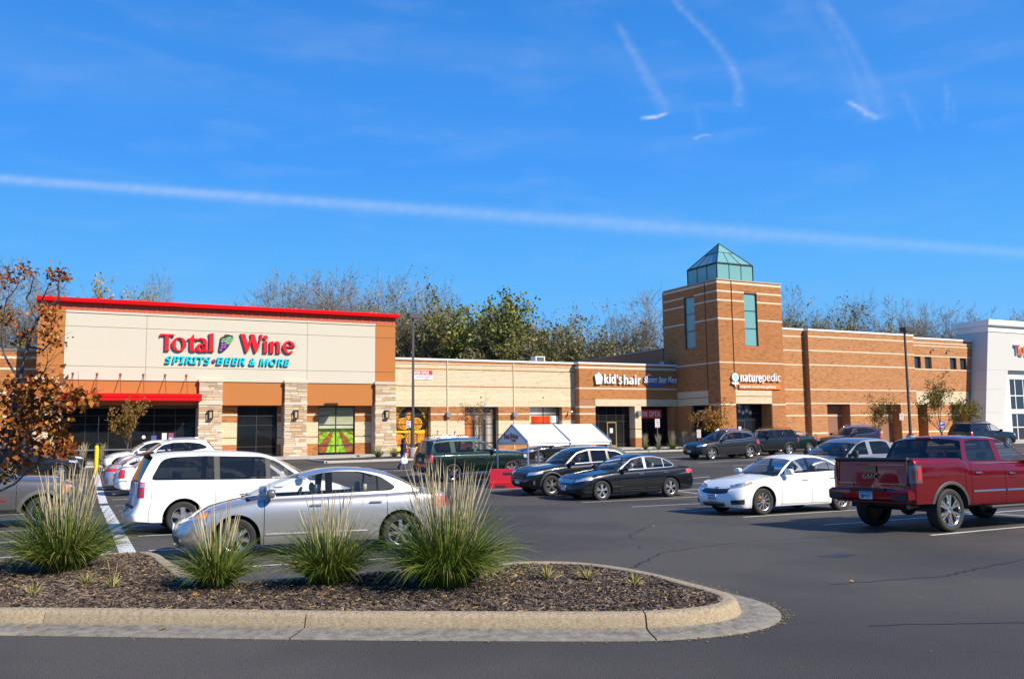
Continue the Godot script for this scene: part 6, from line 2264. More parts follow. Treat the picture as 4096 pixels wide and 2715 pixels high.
	# --- white minivan
	s = {"L": 5.14, "W": 1.98, "wb": 3.08, "fo": 0.98, "R": 0.338, "Ra": 0.41, "fb": 0.45, "rb": 0.2, "sill": 0.2, "tum": 0.22, "shoulder": 0.09, "belt": 1.06, "round": 3.0,
		"side": [[0.0, 0.06], [0.1, 0.025], [0.3, 0.004], [0.55, 0.0], [0.75, 0.01], [0.9, 0.035], [0.96, 0.06], [1.0, 0.09]], "nose": NOSE, "tail": [[0.0, 0.06], [0.15, 0.0], [0.3, 0.0], [0.42, 0.1], [0.6, 0.13], [1.0, 0.16]],
		"bot": [[0.0, 0.22], [0.4, 0.2], [1.6, 0.22], [3.6, 0.22], [4.7, 0.26], [5.14, 0.32]],
		"sh": [[0.0, 0.72], [0.15, 0.8], [0.6, 0.94], [1.0, 1.02], [1.3, 1.05], [3.0, 1.08], [4.6, 1.12], [5.0, 1.12], [5.14, 1.1]],
		"cab": [Vector2(1.0, 1.06), Vector2(1.95, 1.58), Vector2(2.4, 1.7), Vector2(3.2, 1.75), Vector2(4.2, 1.74), Vector2(4.75, 1.68), Vector2(4.98, 1.14)],
		"dlo": [[1.5, 1.1], [2.05, 1.5], [2.35, 1.6], [3.6, 1.64], [4.3, 1.62], [4.5, 1.56], [4.72, 1.14], [3.0, 1.11]], "dr": 0.1,
		"pil": [[2.2, 2.3, 0.0], [3.3, 3.42, 0.0]], "pillar_mat": mats["plastic"], "seams": [0.5, 1.3, 2.25, 3.4, 4.75], "panels": ["front_bumper", "fender", "door", "sliding_door", "rear_quarter", "rear_bumper"], "hood": 1.1, "trunk": 4.95, "deck": "tailgate", "mir": 1.5, "seats": [1.9, 2.9, 3.8], "privacy": true, "privacy_from": 1, "rbow2": 0.06, "bow": 0.3,
		"wheel": {"n": 5, "wi": 0.05, "wo": 0.07, "rim": 0.66}, "patches": [
			["taillight", span(-1.06, -0.82, 0.78, 1.1, 0.78, 1.1), "lamp_red", 0.008], ["reverse_lamp", span(-1.05, -0.93, 1.0, 1.03, 1.0, 1.03, 2), "lamp_clear", 0.014], ["reverse_lamp", span(-1.05, -0.93, 1.045, 1.075, 1.045, 1.075, 2), "lamp_clear", 0.014],
			["bumper_pad", span(-0.7, -0.001, 0.56, 0.62, 0.56, 0.62), "plastic", 0.03, true], ["headlight", span(0.5, 1.3, 0.68, 0.76, 0.8, 0.9), "lamp_clear", 0.006], ["grille", span(0.0, 0.5, 0.56, 0.7, 0.58, 0.7), "gloss_black", 0.006, true]],
		"plates": [[-0.001, 0.78]]}
	var van := build_car(s, stand(-36.68, 39.45), 0.04, "white_minivan", "white minivan with dark rear windows parked behind the silver sedan", "minivan", g, white)
	var sp := MB.new()
	sp.hexa([Vector3(-2.3, 1.66, -0.72), Vector3(-2.1, 1.7, -0.72), Vector3(-2.1, 1.7, 0.72), Vector3(-2.3, 1.66, 0.72), Vector3(-2.3, 1.69, -0.72), Vector3(-2.08, 1.745, -0.72), Vector3(-2.08, 1.745, 0.72), Vector3(-2.3, 1.69, 0.72)])
	part("spoiler", sp, mats["gloss_black"], van)
	settle(van, 3.08)
	# --- long dark green SUV
	var green := paint("green", Color(0.006, 0.018, 0.015), 0.4)
	var big := {"L": 5.18, "W": 2.03, "wb": 2.95, "fo": 1.0, "R": 0.405, "Ra": 0.475, "fb": 0.3, "rb": 0.16, "sill": 0.36, "tum": 0.24, "shoulder": 0.1, "belt": 1.2, "round": 3.2, "archy": 0.95,
		"side": SIDE, "nose": [[0.0, 0.12], [0.15, 0.04], [0.35, 0.0], [0.8, 0.02], [0.93, 0.05], [1.0, 0.14]], "tail": [[0.0, 0.1], [0.15, 0.0], [0.35, 0.0], [0.45, 0.06], [1.0, 0.1]],
		"bot": [[0.0, 0.38], [0.5, 0.34], [1.6, 0.38], [4.5, 0.38], [5.18, 0.42]],
		"sh": [[0.0, 1.02], [0.12, 1.1], [0.5, 1.16], [1.3, 1.2], [4.2, 1.24], [5.0, 1.25], [5.18, 1.22]],
		"cab": [Vector2(1.5, 1.22), Vector2(2.15, 1.7), Vector2(2.6, 1.84), Vector2(3.3, 1.885), Vector2(4.2, 1.87), Vector2(4.85, 1.81), Vector2(5.05, 1.26)],
		"dlo": [[1.82, 1.26], [2.3, 1.64], [2.7, 1.74], [4.0, 1.77], [4.72, 1.72], [4.82, 1.6], [4.72, 1.29]],
		"pil": [[2.72, 2.86, 0.05], [3.72, 3.95, 0.1]], "pillar_mat": green, "seams": [0.5, 1.68, 2.8, 3.8, 4.85], "hood": 1.58, "trunk": 5.03, "deck": "tailgate", "mir": 1.95, "seats": [2.3, 3.2], "privacy": true, "privacy_from": 1, "chrome": true, "rails": "chrome", "rbow2": 0.06, "crown": 0.07,
		"rocker": 0.05, "rocker_mat": mats["chrome"], "wheel": {"n": 6, "wi": 0.04, "wo": 0.06, "rim": 0.7, "mat": "chrome"}, "mir_mat": mats["chrome"], "handle": 0.2,
		"patches": [["headlight", span(0.68, 1.2, 0.88, 1.06, 0.92, 1.06), "lamp_clear", 0.006], ["grille", span(0.0, 0.64, 0.72, 1.02, 0.72, 1.02), "chrome", 0.006, true], ["taillight", span(-1.12, -0.84, 0.9, 1.22, 0.9, 1.22), "lamp_red", 0.007], ["bumper_pad", span(-1.0, -0.001, 0.6, 0.66, 0.6, 0.66), "plastic", 0.02, true]],
		"plates": [[-0.001, 0.98]]}
	var tahoe := build_car(big, stand(-24.0, 23.75), 0.03, "green_suv", "long dark green SUV with chrome wheels beside the white gabled canopy", "suv", g, green)
	for sd in [-1.0, 1.0]:
		for tr in [[1.25, 1.62], [0.1, 0.6]]:
			pass
	settle(tahoe, 2.95)
	# --- dark red pickup
	var maroon := paint("maroon", Color(0.2, 0.003, 0.009), 0.6, 0.3)
	var pk := {"L": 5.7, "W": 2.03, "wb": 3.645, "fo": 1.0, "R": 0.418, "Ra": 0.51, "fb": 0.28, "rb": 0.1, "sill": 0.46, "tum": 0.26, "shoulder": 0.08, "belt": 1.3, "round": 3.6, "barrel": 0.03, "archy": 0.97,
		"side": [[0.0, 0.05], [0.1, 0.02], [0.3, 0.006], [0.55, 0.0], [0.75, 0.002], [0.88, 0.015], [0.95, 0.035], [1.0, 0.08]], "nose": [[0.0, 0.1], [0.35, 0.0], [0.85, 0.02], [1.0, 0.12]], "tail": [[0.0, 0.02], [0.2, 0.0], [1.0, 0.03]],
		"bot": [[0.0, 0.46], [0.5, 0.42], [1.6, 0.48], [4.2, 0.5], [5.2, 0.56], [5.84, 0.56]],
		"sh": [[0.0, 1.1], [0.12, 1.17], [0.6, 1.22], [1.6, 1.27], [4.0, 1.33], [4.14, 1.36], [4.2, 1.42], [5.5, 1.43], [5.7, 1.42]],
		"cab": [Vector2(1.62, 1.28), Vector2(2.3, 1.74), Vector2(2.7, 1.855), Vector2(3.3, 1.885), Vector2(3.8, 1.87), Vector2(4.0, 1.82), Vector2(4.16, 1.37)],
		"dlo": [[1.95, 1.345], [2.42, 1.7], [2.75, 1.775], [3.6, 1.79], [3.84, 1.76], [3.96, 1.4], [3.9, 1.36]], "dr": 0.06,
		"pil": [[2.82, 3.0, 0.04]], "pillar_mat": maroon, "seams": [0.5, 1.78, 2.92, 4.0, 4.18], "panels": ["front_bumper", "fender", "door", "door", "cab_corner", "bed_side"], "hood": 1.7, "trunk": 4.22, "deck": "tonneau_cover", "deck_mat": mats["plastic"], "mir": 2.02, "mirs": 0.12, "mirh": 0.13, "mir_mat": maroon, "seats": [2.4, 3.3], "chrome": true, "rbow": 0.03, "rbow2": 0.03, "crown": 0.0, "privacy": true, "privacy_from": 1,
		"clad": 0.065, "clad_mat": mat("arch_grey", Color(0.05, 0.05, 0.052), 0.5), "moulding": 0.74, "wheel": {"n": 6, "twin": 0.16, "wi": 0.03, "wo": 0.034, "rim": 0.72, "mat": "chrome"}, "tw": 0.28, "handle": 0.2,
		"patches": [["headlight", span(0.7, 1.2, 0.9, 1.1, 0.9, 1.1), "lamp_clear", 0.006], ["grille", span(0.0, 0.64, 0.74, 1.08, 0.74, 1.08), "chrome", 0.006, true],
			["taillight", span(-1.16, -0.86, 0.96, 1.3, 0.96, 1.3), "lamp_dark", 0.008], ["taillight_lens", span(-1.13, -1.03, 1.0, 1.26, 1.0, 1.26, 3), "lamp_red", 0.014], ["taillight_lens", span(-0.98, -0.9, 1.02, 1.22, 1.02, 1.22, 3), "lamp_red", 0.013],
			["window_sill_trim", span(2.8, 4.95, 1.2, 1.21, 1.25, 1.262, 12), "chrome", 0.004]]}
	pk.patches.remove_at(5)
	var gm := build_car(pk, stand(-23.08, 47.86), 0.02, "red_pickup", "dark red crew cab pickup with chrome wheels, tailgate towards the silver sedan", "pickup", g, maroon)
	pickup_rear(gm, pk, maroon, true)
	for sd in [1.0, -1.0]:
		var tr := MB.new()
		tr.box(Vector3(-1.0, 1.305, (0.925 - 0.01) * sd), Vector3(0.9, 1.325, 0.945 * sd))
		part("window_sill_trim", tr, mats["chrome"], gm)
	settle(gm, 3.645)
	# --- silver pickup behind the white sedan
	var ram_paint := paint("pewter", Color(0.2, 0.21, 0.225), 0.6)
	var rm := pk.duplicate(true)
	rm.merge({"pillar_mat": ram_paint, "mir_mat": mats["plastic"], "chrome": false, "roof_mat": ram_paint, "sh": [[0.0, 1.12], [0.15, 1.2], [0.6, 1.27], [1.6, 1.3], [4.0, 1.36], [4.2, 1.4], [5.84, 1.42]], "crown": 0.09}, true)
	rm.erase("moulding")
	rm.cab = [Vector2(1.55, 1.36), Vector2(2.3, 1.8), Vector2(2.7, 1.92), Vector2(3.3, 1.95), Vector2(3.8, 1.93), Vector2(4.0, 1.87), Vector2(4.16, 1.4)]
	rm.dlo = [[1.95, 1.4], [2.42, 1.74], [2.75, 1.83], [3.6, 1.84], [3.84, 1.8], [3.98, 1.44], [3.9, 1.41]]
	var ram := build_car(rm, stand(-16.35, 38.6), PI, "silver_pickup", "pewter grey crew cab pickup behind the white sedan, black mirrors", "pickup", g, ram_paint)
	pickup_rear(ram, rm, ram_paint, false)
	settle(ram, 3.645)
	# --- boxy black SUV
	var boxy := {"L": 4.41, "W": 1.78, "wb": 2.635, "fo": 0.85, "R": 0.35, "Ra": 0.43, "fb": 0.2, "rb": 0.14, "sill": 0.33, "tum": 0.2, "shoulder": 0.08, "belt": 1.08, "round": 3.6, "archy": 0.95,
		"side": SIDE, "nose": [[0.0, 0.06], [0.3, 0.0], [0.85, 0.02], [1.0, 0.1]], "tail": [[0.0, 0.06], [0.3, 0.0], [1.0, 0.06]], "bot": [[0.0, 0.36], [0.5, 0.32], [1.4, 0.34], [3.8, 0.36], [4.41, 0.4]],
		"sh": [[0.0, 0.98], [0.12, 1.02], [0.6, 1.06], [1.3, 1.09], [3.8, 1.13], [4.41, 1.12]],
		"cab": [Vector2(1.35, 1.11), Vector2(1.85, 1.55), Vector2(2.2, 1.63), Vector2(2.8, 1.66), Vector2(3.6, 1.65), Vector2(4.1, 1.6), Vector2(4.28, 1.14)],
		"dlo": [[1.62, 1.15], [1.98, 1.5], [2.3, 1.56], [3.6, 1.57], [3.98, 1.52], [4.05, 1.2], [4.0, 1.17]], "pil": [[2.35, 2.5, 0.0], [3.15, 3.3, 0.0]], "pillar_mat": black, "seams": [0.4, 1.45, 2.42, 3.25, 4.1], "hood": 1.42, "trunk": 4.26, "deck": "tailgate", "mir": 1.72, "seats": [1.95, 2.75], "privacy": true, "privacy_from": 1, "rails": "plastic", "clad": 0.06, "rocker": 0.1, "rbow2": 0.05,
		"wheel": {"n": 5, "wi": 0.04, "wo": 0.06}, "patches": [["headlight", span(0.56, 0.74, 0.78, 0.96, 0.78, 0.96), "lamp_clear", 0.012], ["turn_signal", span(0.78, 0.88, 0.7, 0.75, 0.7, 0.75, 2), "lamp_amber", 0.012], ["grille", span(0.0, 0.5, 0.74, 0.97, 0.74, 0.97), "plastic", 0.008, true], ["taillight", span(-0.95, -0.72, 0.82, 1.08, 0.82, 1.08), "lamp_red", 0.008]]}
	for k in 4:
		boxy.patches.append(["grille_slot", span(0.04 + k * 0.12, 0.1 + k * 0.12, 0.76, 0.95, 0.76, 0.95, 2), "gloss_black", 0.014])
	settle(build_car(boxy, stand(-1.0, 17.9), PI, "boxy_suv", "square black SUV with slotted grille behind the charcoal crossover", "suv", g, black), 2.635)
	# --- grey SUV on the left under the tree
	var grey := paint("grey", Color(0.105, 0.105, 0.115), 0.4)
	var jp := boxy.duplicate(true)
	jp.merge({"pillar_mat": grey, "chrome": false, "seams": [0.4, 1.4, 2.4, 3.25, 4.1], "R": 0.36, "Ra": 0.45, "clad": 0.09, "clad_mat": mat("clad_grey", Color(0.09, 0.09, 0.095), 0.6), "wheel": {"n": 5, "wi": 0.05, "wo": 0.09, "rim": 0.68, "mat": "rim_dark"}, "sh": [[0.0, 0.95], [0.12, 1.02], [0.6, 1.09], [1.3, 1.12], [3.8, 1.15], [4.41, 1.12]], "fb": 0.3, "crown": 0.08}, true)
	jp.patches.append(["turn_signal", span(1.02, 1.1, 0.8, 0.96, 0.8, 0.96, 2), "lamp_amber", 0.012])
	jp.patches.append(["tow_hook", span(0.5, 0.56, 0.44, 0.5, 0.44, 0.5, 2), "lamp_red", 0.03])
	var jeep := build_car(jp, stand(-42.25, 35.85), 0.0, "grey_suv", "grey SUV with black wheels nosing in under the rusty tree", "suv", g, grey)
	for sd in [1.0, -1.0]:
		var lip := MB.new()
		lip.lathe(Vector3(2.205 - 0.85, 0.36, 0.83 * sd), Vector3(0, 0, sd), [[0.225, 0.0], [0.245, 0.02], [0.25, 0.0]], 28)
		part("wheel_ring", lip, mats["alloy"], jeep)
		text("door_badge", "TRAILHAWK", 0.05, Vector3(0.45, 0.66, 0.9 * sd), mats["lamp_red"], jeep, {"width": 0.3, "depth": 0.01, "turn": 0.0 if sd > 0 else PI})
	bx("hood_decal", Vector3(0.95, 1.135, -0.45), Vector3(1.85, 1.14, 0.45), mats["plastic"], jeep)
	settle(jeep, 2.635)
	# --- the further cars on the left
	var navy := paint("navy_black", Color(0.012, 0.013, 0.018), 0.2)
	s = crossover(4.7, 1.84, 1.62, 2.75, 0.95, 0.35)
	suv_lamps(s, 0.98)
	s.merge({"clad": 0.03}, true)
	settle(build_car(s, stand(-42.3, 12.4), 0.0, "dark_crossover", "black car with bright headlight facing the yellow bollard", "suv", g, navy), 2.75)
	s = crossover(4.6, 1.84, 1.7, 2.7, 0.92, 0.36)
	suv_lamps(s, 0.98)
	settle(build_car(s, stand(-42.0, 9.2), 0.0, "olive_crossover", "dark olive crossover furthest along the left row, nose to the bollard", "suv", g, paint("olive", Color(0.03, 0.034, 0.028), 0.4)), 2.7)
	# --- the further cars to the right of the divider
	s = sedan(5.04, 1.9, 1.49, 3.05, 0.9, 0.35)
	s.patches = [["taillight", span(-1.12, -0.86, 0.68, 1.0, 0.68, 1.0), "lamp_red", 0.01], ["bumper_trim", span(-1.2, -0.001, 0.56, 0.585, 0.56, 0.585, 14), "chrome", 0.012, true]]
	s.plates = [[-0.001, 0.8]]
	settle(build_car(s, stand(-36.4, 23.2), 0.0, "pearl_sedan", "white sedan with tall upright red taillights beyond the minivan", "car", g, white), 3.05)
	s = sedan(4.93, 1.86, 1.47, 2.85, 0.95, 0.335)
	s.patches = [["taillight", span(-1.25, -0.55, 0.82, 0.95, 0.8, 0.95), "lamp_red", 0.008]]
	s.plates = [[-0.001, 0.78]]
	settle(build_car(s, stand(-36.75, 20.0), 0.0, "blue_silver_sedan", "pale blue silver sedan with wide red taillights beyond the white sedan", "car", g, paint("ice_blue", Color(0.42, 0.45, 0.56), 0.6)), 2.85)
	s = crossover(4.75, 1.9, 1.78, 2.85, 0.95, 0.36)
	s.merge({"rails": "chrome"}, true)
	suv_lamps(s, 1.03)
	settle(build_car(s, stand(-36.2, 14.2), PI, "white_suv", "white SUV with silver roof rails rising behind the minivan roof", "suv", g, white), 2.85)
	s = crossover(4.7, 1.88, 1.64, 2.78, 0.93, 0.36)
	suv_lamps(s, 0.97)
	settle(build_car(s, stand(-36.7, 9.6), PI, "white_crossover", "white crossover facing left, furthest car before the wine store doors", "suv", g, white), 2.78)
	# --- behind the canopy and to the right
	s = sedan(4.8, 1.84, 1.46, 2.78, 0.95, 0.33)
	s.merge({"chrome_dlo": true, "chrome": true}, true)
	sedan_lamps(s, 1.02, 1.05)
	settle(build_car(s, stand(-15.55, 16.4), PI, "dark_sedan", "black sedan seen through the posts of the white gabled canopy", "car", g, black), 2.78)
	s = crossover(4.7, 1.86, 1.74, 2.75, 0.93, 0.36)
	s.merge({"rails": "chrome", "chrome_dlo": true}, true)
	suv_lamps(s, 0.99)
	settle(build_car(s, stand(7.3, 17.2), PI, "plum_suv", "dark plum SUV with roof rails behind the silver pickup", "suv", g, paint("plum", Color(0.02, 0.008, 0.014), 0.3)), 2.75)
	s = sedan(4.6, 1.8, 1.46, 2.7, 0.93, 0.325)
	sedan_lamps(s, 1.02, 1.05)
	settle(build_car(s, stand(4.4, 14.2), PI, "teal_sedan", "small dark teal car roof between the square black SUV and plum SUV", "car", g, paint("teal", Color(0.01, 0.03, 0.036), 0.4)), 2.7)
	var far_ := big.duplicate(true)
	far_.merge({"pillar_mat": black, "rocker_mat": mats["plastic"], "mir_mat": black, "rails": "plastic"}, true)
	settle(build_car(far_, stand(18.4, 19.2), 0.0, "far_black_suv", "long black SUV beyond the dark red pickup cab", "suv", g, black), 2.95)

func pickup_rear(n: Node3D, s: Dictionary, m: Material, marked: bool) -> void:
	var xr: float = -s.L / 2
	var b := MB.new()
	b.cbox(Vector3(xr - 0.02, 0.72, 0), Vector3(0.24, 0.24, 1.92), 0.05)
	part("rear_bumper", b, m, n)
	bx("bumper_step", Vector3(xr - 0.145, 0.8, -0.42), Vector3(xr - 0.0, 0.85, 0.42), mats["plastic"], n)
	for sd in [-1.0, 1.0]:
		var q := MB.new()
		q.cbox(Vector3(xr - 0.04, 0.68, 0.77 * sd), Vector3(0.22, 0.14, 0.34), 0.02)
		part("bumper_step", q, mats["plastic"], n)
		var rb := MB.new()
		rb.cbox(Vector3(0.55, 0.44, 1.0 * sd), Vector3(2.5, 0.06, 0.18), 0.02)
		part("running_board", rb, mats["plastic"], n)
		bx("board_trim", Vector3(-0.68, 0.442, 1.091 * sd), Vector3(1.78, 0.468, 1.096 * sd), mats["chrome"], n)
	var lip := MB.new()
	lip.cbox(Vector3(xr + 0.04, 1.41, 0), Vector3(0.12, 0.08, 1.74), 0.03)
	part("tailgate_spoiler", lip, mats["plastic"], n)
	bx("tailgate_recess", Vector3(xr - 0.004, 1.16, -0.14), Vector3(xr + 0.02, 1.28, 0.14), mats["gloss_black"], n)
	for y in [0.93, 1.3]:
		bx("tailgate_crease", Vector3(xr - 0.012, y, -0.82), Vector3(xr + 0.03, y + 0.02, 0.82), m, n)
	for sd in [-1.0, 1.0]:
		bx("tailgate_gap", Vector3(xr - 0.003, 0.9, 0.845 * sd), Vector3(xr + 0.02, 1.4, 0.852 * sd), mats["trim_dark"], n)
	for q in [[-s.L / 2 + 0.02, 0.0]]:
		var ex := MB.new()
		ex.tube([Vector3(xr + 0.7, 0.52, 0.62), Vector3(xr + 0.15, 0.5, 0.72)], [0.045, 0.045], 10)
		part("exhaust", ex, mats["brake"], n)
		var ax := MB.new()
		ax.tube([Vector3(s.L / 2 - s.fo - s.wb, s.R, -0.8), Vector3(s.L / 2 - s.fo - s.wb, s.R, 0.8)], [0.06, 0.06], 8)
		ellipsoid(ax, Vector3(s.L / 2 - s.fo - s.wb, s.R, 0), Vector3(0.17, 0.15, 0.15))
		part("rear_axle", ax, mats["trim_dark"], n)
	var cb := MB.new()
	cb.cbox(Vector3(s.L / 2 - s.cab[-2].x - 0.01, s.cab[-2].y + 0.01, 0), Vector3(0.05, 0.05, 0.36), 0.015)
	part("high_brake_light", cb, mats["lamp_red"], n)
	if marked:
		text("tailgate_letters", "GMC", 0.1, Vector3(xr - 0.012, 1.08, 0), mat("dark_chrome", Color(0.12, 0.11, 0.12), 0.2, 1.0), n, {"width": 0.36, "depth": 0.02, "turn": -PI / 2})
		text("tailgate_letters", "DENALI", 0.05, Vector3(xr - 0.012, 0.89, 0.62), mats["dark_chrome"], n, {"width": 0.3, "depth": 0.01, "turn": -PI / 2})
		text("tailgate_letters", "SIERRA", 0.05, Vector3(xr - 0.012, 0.9, -0.6), mats["dark_chrome"], n, {"width": 0.36, "depth": 0.01, "turn": -PI / 2})
		var pl := MB.new()
		pl.cbox(Vector3(xr - 0.145, 0.71, -0.02), Vector3(0.02, 0.155, 0.31), 0.004)
		var pn := part("number_plate", pl, mats["plate"], n)
		bx("plate_band", Vector3(xr - 0.158, 0.745, -0.17), Vector3(xr - 0.1555, 0.785, 0.13), mats["plate_blue"], pn)
		text("plate_text", "380*UTT", 0.08, Vector3(xr - 0.157, 0.695, -0.02), mat("plate_ink", Color(0.03, 0.04, 0.1), 0.6), pn, {"width": 0.27, "depth": 0.004, "turn": -PI / 2})

# ---------------------------------------------------------------- plants
func bark(key: String, c: Color) -> StandardMaterial3D:
	return grain(key, [[0.0, c * 0.6], [0.5, c], [1.0, c * 1.3]], 1.5, 0.95, 0.04, 0.0, 41)

func leaf_mat(key: String, back := 0.35) -> StandardMaterial3D:
	if mats.has(key):
		return mats[key]
	var m := StandardMaterial3D.new()
	m.resource_name = key
	m.vertex_color_use_as_albedo = true
	m.roughness = 0.55
	m.metallic_specular = 0.3
	m.cull_mode = BaseMaterial3D.CULL_DISABLED
	m.backlight_enabled = true
	m.backlight = Color(back, back, back)
	mats[key] = m
	return m

func rnd_dir(r: RandomNumberGenerator) -> Vector3:
	var z := r.randf_range(-1.0, 1.0)
	var a := r.randf() * TAU
	var q := sqrt(1.0 - z * z)
	return Vector3(q * cos(a), z, q * sin(a))

func pick(r: RandomNumberGenerator, cols: Array) -> Color:
	var c: Color = cols[r.randi() % cols.size()]
	var k := r.randf_range(0.75, 1.25)
	return Color(c.r * k, c.g * k, c.b * k)

# one leaf or small spray of leaves: a folded diamond
func leaf(b: MB, p: Vector3, d: Vector3, side: Vector3, ln: float, wd: float, fold := 0.25) -> void:
	var n := d.cross(side).normalized()
	var k := b.v.size()
	var tip := p + d * ln
	var l := p + d * ln * 0.42 - side * wd + n * wd * fold
	var q := p + d * ln * 0.42 + side * wd + n * wd * fold
	b.v.append(p); b.v.append(l); b.v.append(tip); b.v.append(q)
	b.n.append(n); b.n.append((n + side * 0.4).normalized()); b.n.append(n); b.n.append((n - side * 0.4).normalized())
	for i in 4:
		b.c.append(b.col); b.t.append(Vector2.ZERO)
	b.ix.append_array(PackedInt32Array([k, k + 2, k + 1, k, k + 3, k + 2]))

# a branch as a thin flat sliver
func sliver(b: MB, p: Vector3, q: Vector3, w: float, r: RandomNumberGenerator) -> void:
	var s := (q - p).cross(rnd_dir(r)).normalized() * w
	var n := (q - p).cross(s).normalized()
	var k := b.v.size()
	b.v.append(p - s); b.v.append(p + s); b.v.append(q)
	for i in 3:
		b.n.append(n); b.c.append(b.col); b.t.append(Vector2.ZERO)
	b.ix.append(k); b.ix.append(k + 1); b.ix.append(k + 2)

# o: seed, H, trunk (share of height below the fork), lean, kids [per level], ratio, angle, up, leaf count per twig, leaf size, colours, bare (share of leafless limbs)
func tree(called: String, label: String, group: String, o: Dictionary, at: Vector3, parent: Node3D = null) -> Node3D:
	var r := RandomNumberGenerator.new()
	r.seed = o.seed
	var t := thing(called, label, "tree", at, 0.0, group) if parent == null else parent
	var wood := MB.new()
	var fol := MB.new()
	var H: float = o.H
	var kids: Array = o.kids
	var stack := []
	var top := kids.size()
	var base_r: float = o.get("rad", H * 0.016)
	stack.append([Vector3(0, -0.1, 0), Vector3(r.randf_range(-0.06, 0.06), 1, r.randf_range(-0.06, 0.06)).normalized(), H * o.trunk, base_r, 0, false])
	var cols: Array = o.get("cols", [])
	var twig: Color = o.get("twig", Color(0.26, 0.22, 0.18))
	while stack.size():
		var q: Array = stack.pop_back()
		var p: Vector3 = q[0]
		var d: Vector3 = q[1]
		var ln: float = q[2]
		var rad: float = q[3]
		var lev: int = q[4]
		var bare: bool = q[5]
		var segs := 5 if lev <= 1 else (4 if lev == 2 else 3)
		if lev >= top:
			var e := p + d * ln
			fol.col = twig
			sliver(fol, p, e, maxf(rad, o.get("twigw", 0.016)), r)
			if cols.size() and not bare:
				var nl: float = o.leaves
				var cnt := int(nl) + (1 if r.randf() < nl - int(nl) else 0)
				for k in cnt:
					fol.col = pick(r, cols)
					var ld := (rnd_dir(r) + Vector3(0, -0.35, 0) + d * 0.4).normalized()
					var sd := ld.cross(rnd_dir(r)).normalized()
					var sz: float = o.leaf * r.randf_range(0.7, 1.3)
					leaf(fol, p.lerp(e, r.randf_range(0.2, 1.0)) + rnd_dir(r) * sz * 0.6, ld, sd, sz, sz * 0.42)
			continue
		var path := [p]
		var rads := [rad]
		var dirs := [d]
		for i in segs:
			d = (d + rnd_dir(r) * o.get("wob", 0.16) + Vector3.UP * o.up * (0.5 if lev == 0 else 1.0)).normalized()
			p += d * ln / segs
			path.append(p)
			dirs.append(d)
			rads.append(rad * (1.0 - 0.62 * (i + 1) / segs) if lev > 0 else rad * (1.0 - 0.3 * (i + 1) / segs))
		if rad > o.get("thick", 0.045):
			wood.tube(path, rads, 7 if lev == 0 else (5 if lev <= 2 else 3), false)
		else:
			fol.col = twig
			for i in segs:
				sliver(fol, path[i], path[i + 1] + dirs[i + 1] * ln * 0.06, rads[i], r)
		var n: int = kids[lev]
		for k in n:
			var f := r.randf_range(o.get("from", 0.25), 1.0) if lev > 0 else r.randf_range(0.62, 1.0)
			if k == 0:
				f = 1.0
			var si := mini(int(f * segs), segs - 1)
			var bp: Vector3 = path[si].lerp(path[si + 1], f * segs - si)
			var ang: float = o.angle * r.randf_range(0.6, 1.3) * (0.55 if k == 0 else 1.0)
			var ax: Vector3 = dirs[si].cross(rnd_dir(r)).normalized()
			if lev == 0:
				ax = dirs[si].cross(Vector3(cos(TAU * k / n + r.randf()), 0, sin(TAU * k / n + r.randf()))).normalized()
			var nd: Vector3 = dirs[si].rotated(ax, ang)
			var nl2: float = ln * o.ratio * r.randf_range(0.75, 1.15) if lev > 0 else H * (1.0 - o.trunk) * o.get("limb", 0.62) * r.randf_range(0.75, 1.1)
			var b2: bool = bare or (lev == 1 and r.randf() < o.get("bare", 0.0))
			stack.append([bp, nd, nl2, maxf(rads[si] * 0.62, 0.006), lev + 1, b2])
	part("trunk", wood, bark(o.get("bark", "bark_grey"), o.get("bark_col", Color(0.17, 0.14, 0.115))), t)
	if fol.v.size():
		part("crown", fol, leaf_mat("leaf_far"), t)
	return t

func copy_tree(src: Node3D, called: String, label: String, at: Vector3, k: Vector3, turn: float) -> void:
	var c: Node3D = src.duplicate()
	c.name = numbered(called)
	add_child(c)
	c.position = at
	c.scale = k
	c.rotation.y = turn
	c.set_meta("label", label)
	if called == "added_reflection_tree":
		c.set_meta("group", "unseen trees added behind the viewer for reflections")

func make_plants() -> void:
	rng.seed = 77
	back_trees()
	street_trees()
	island()
	near_tree()
	shop_grasses()

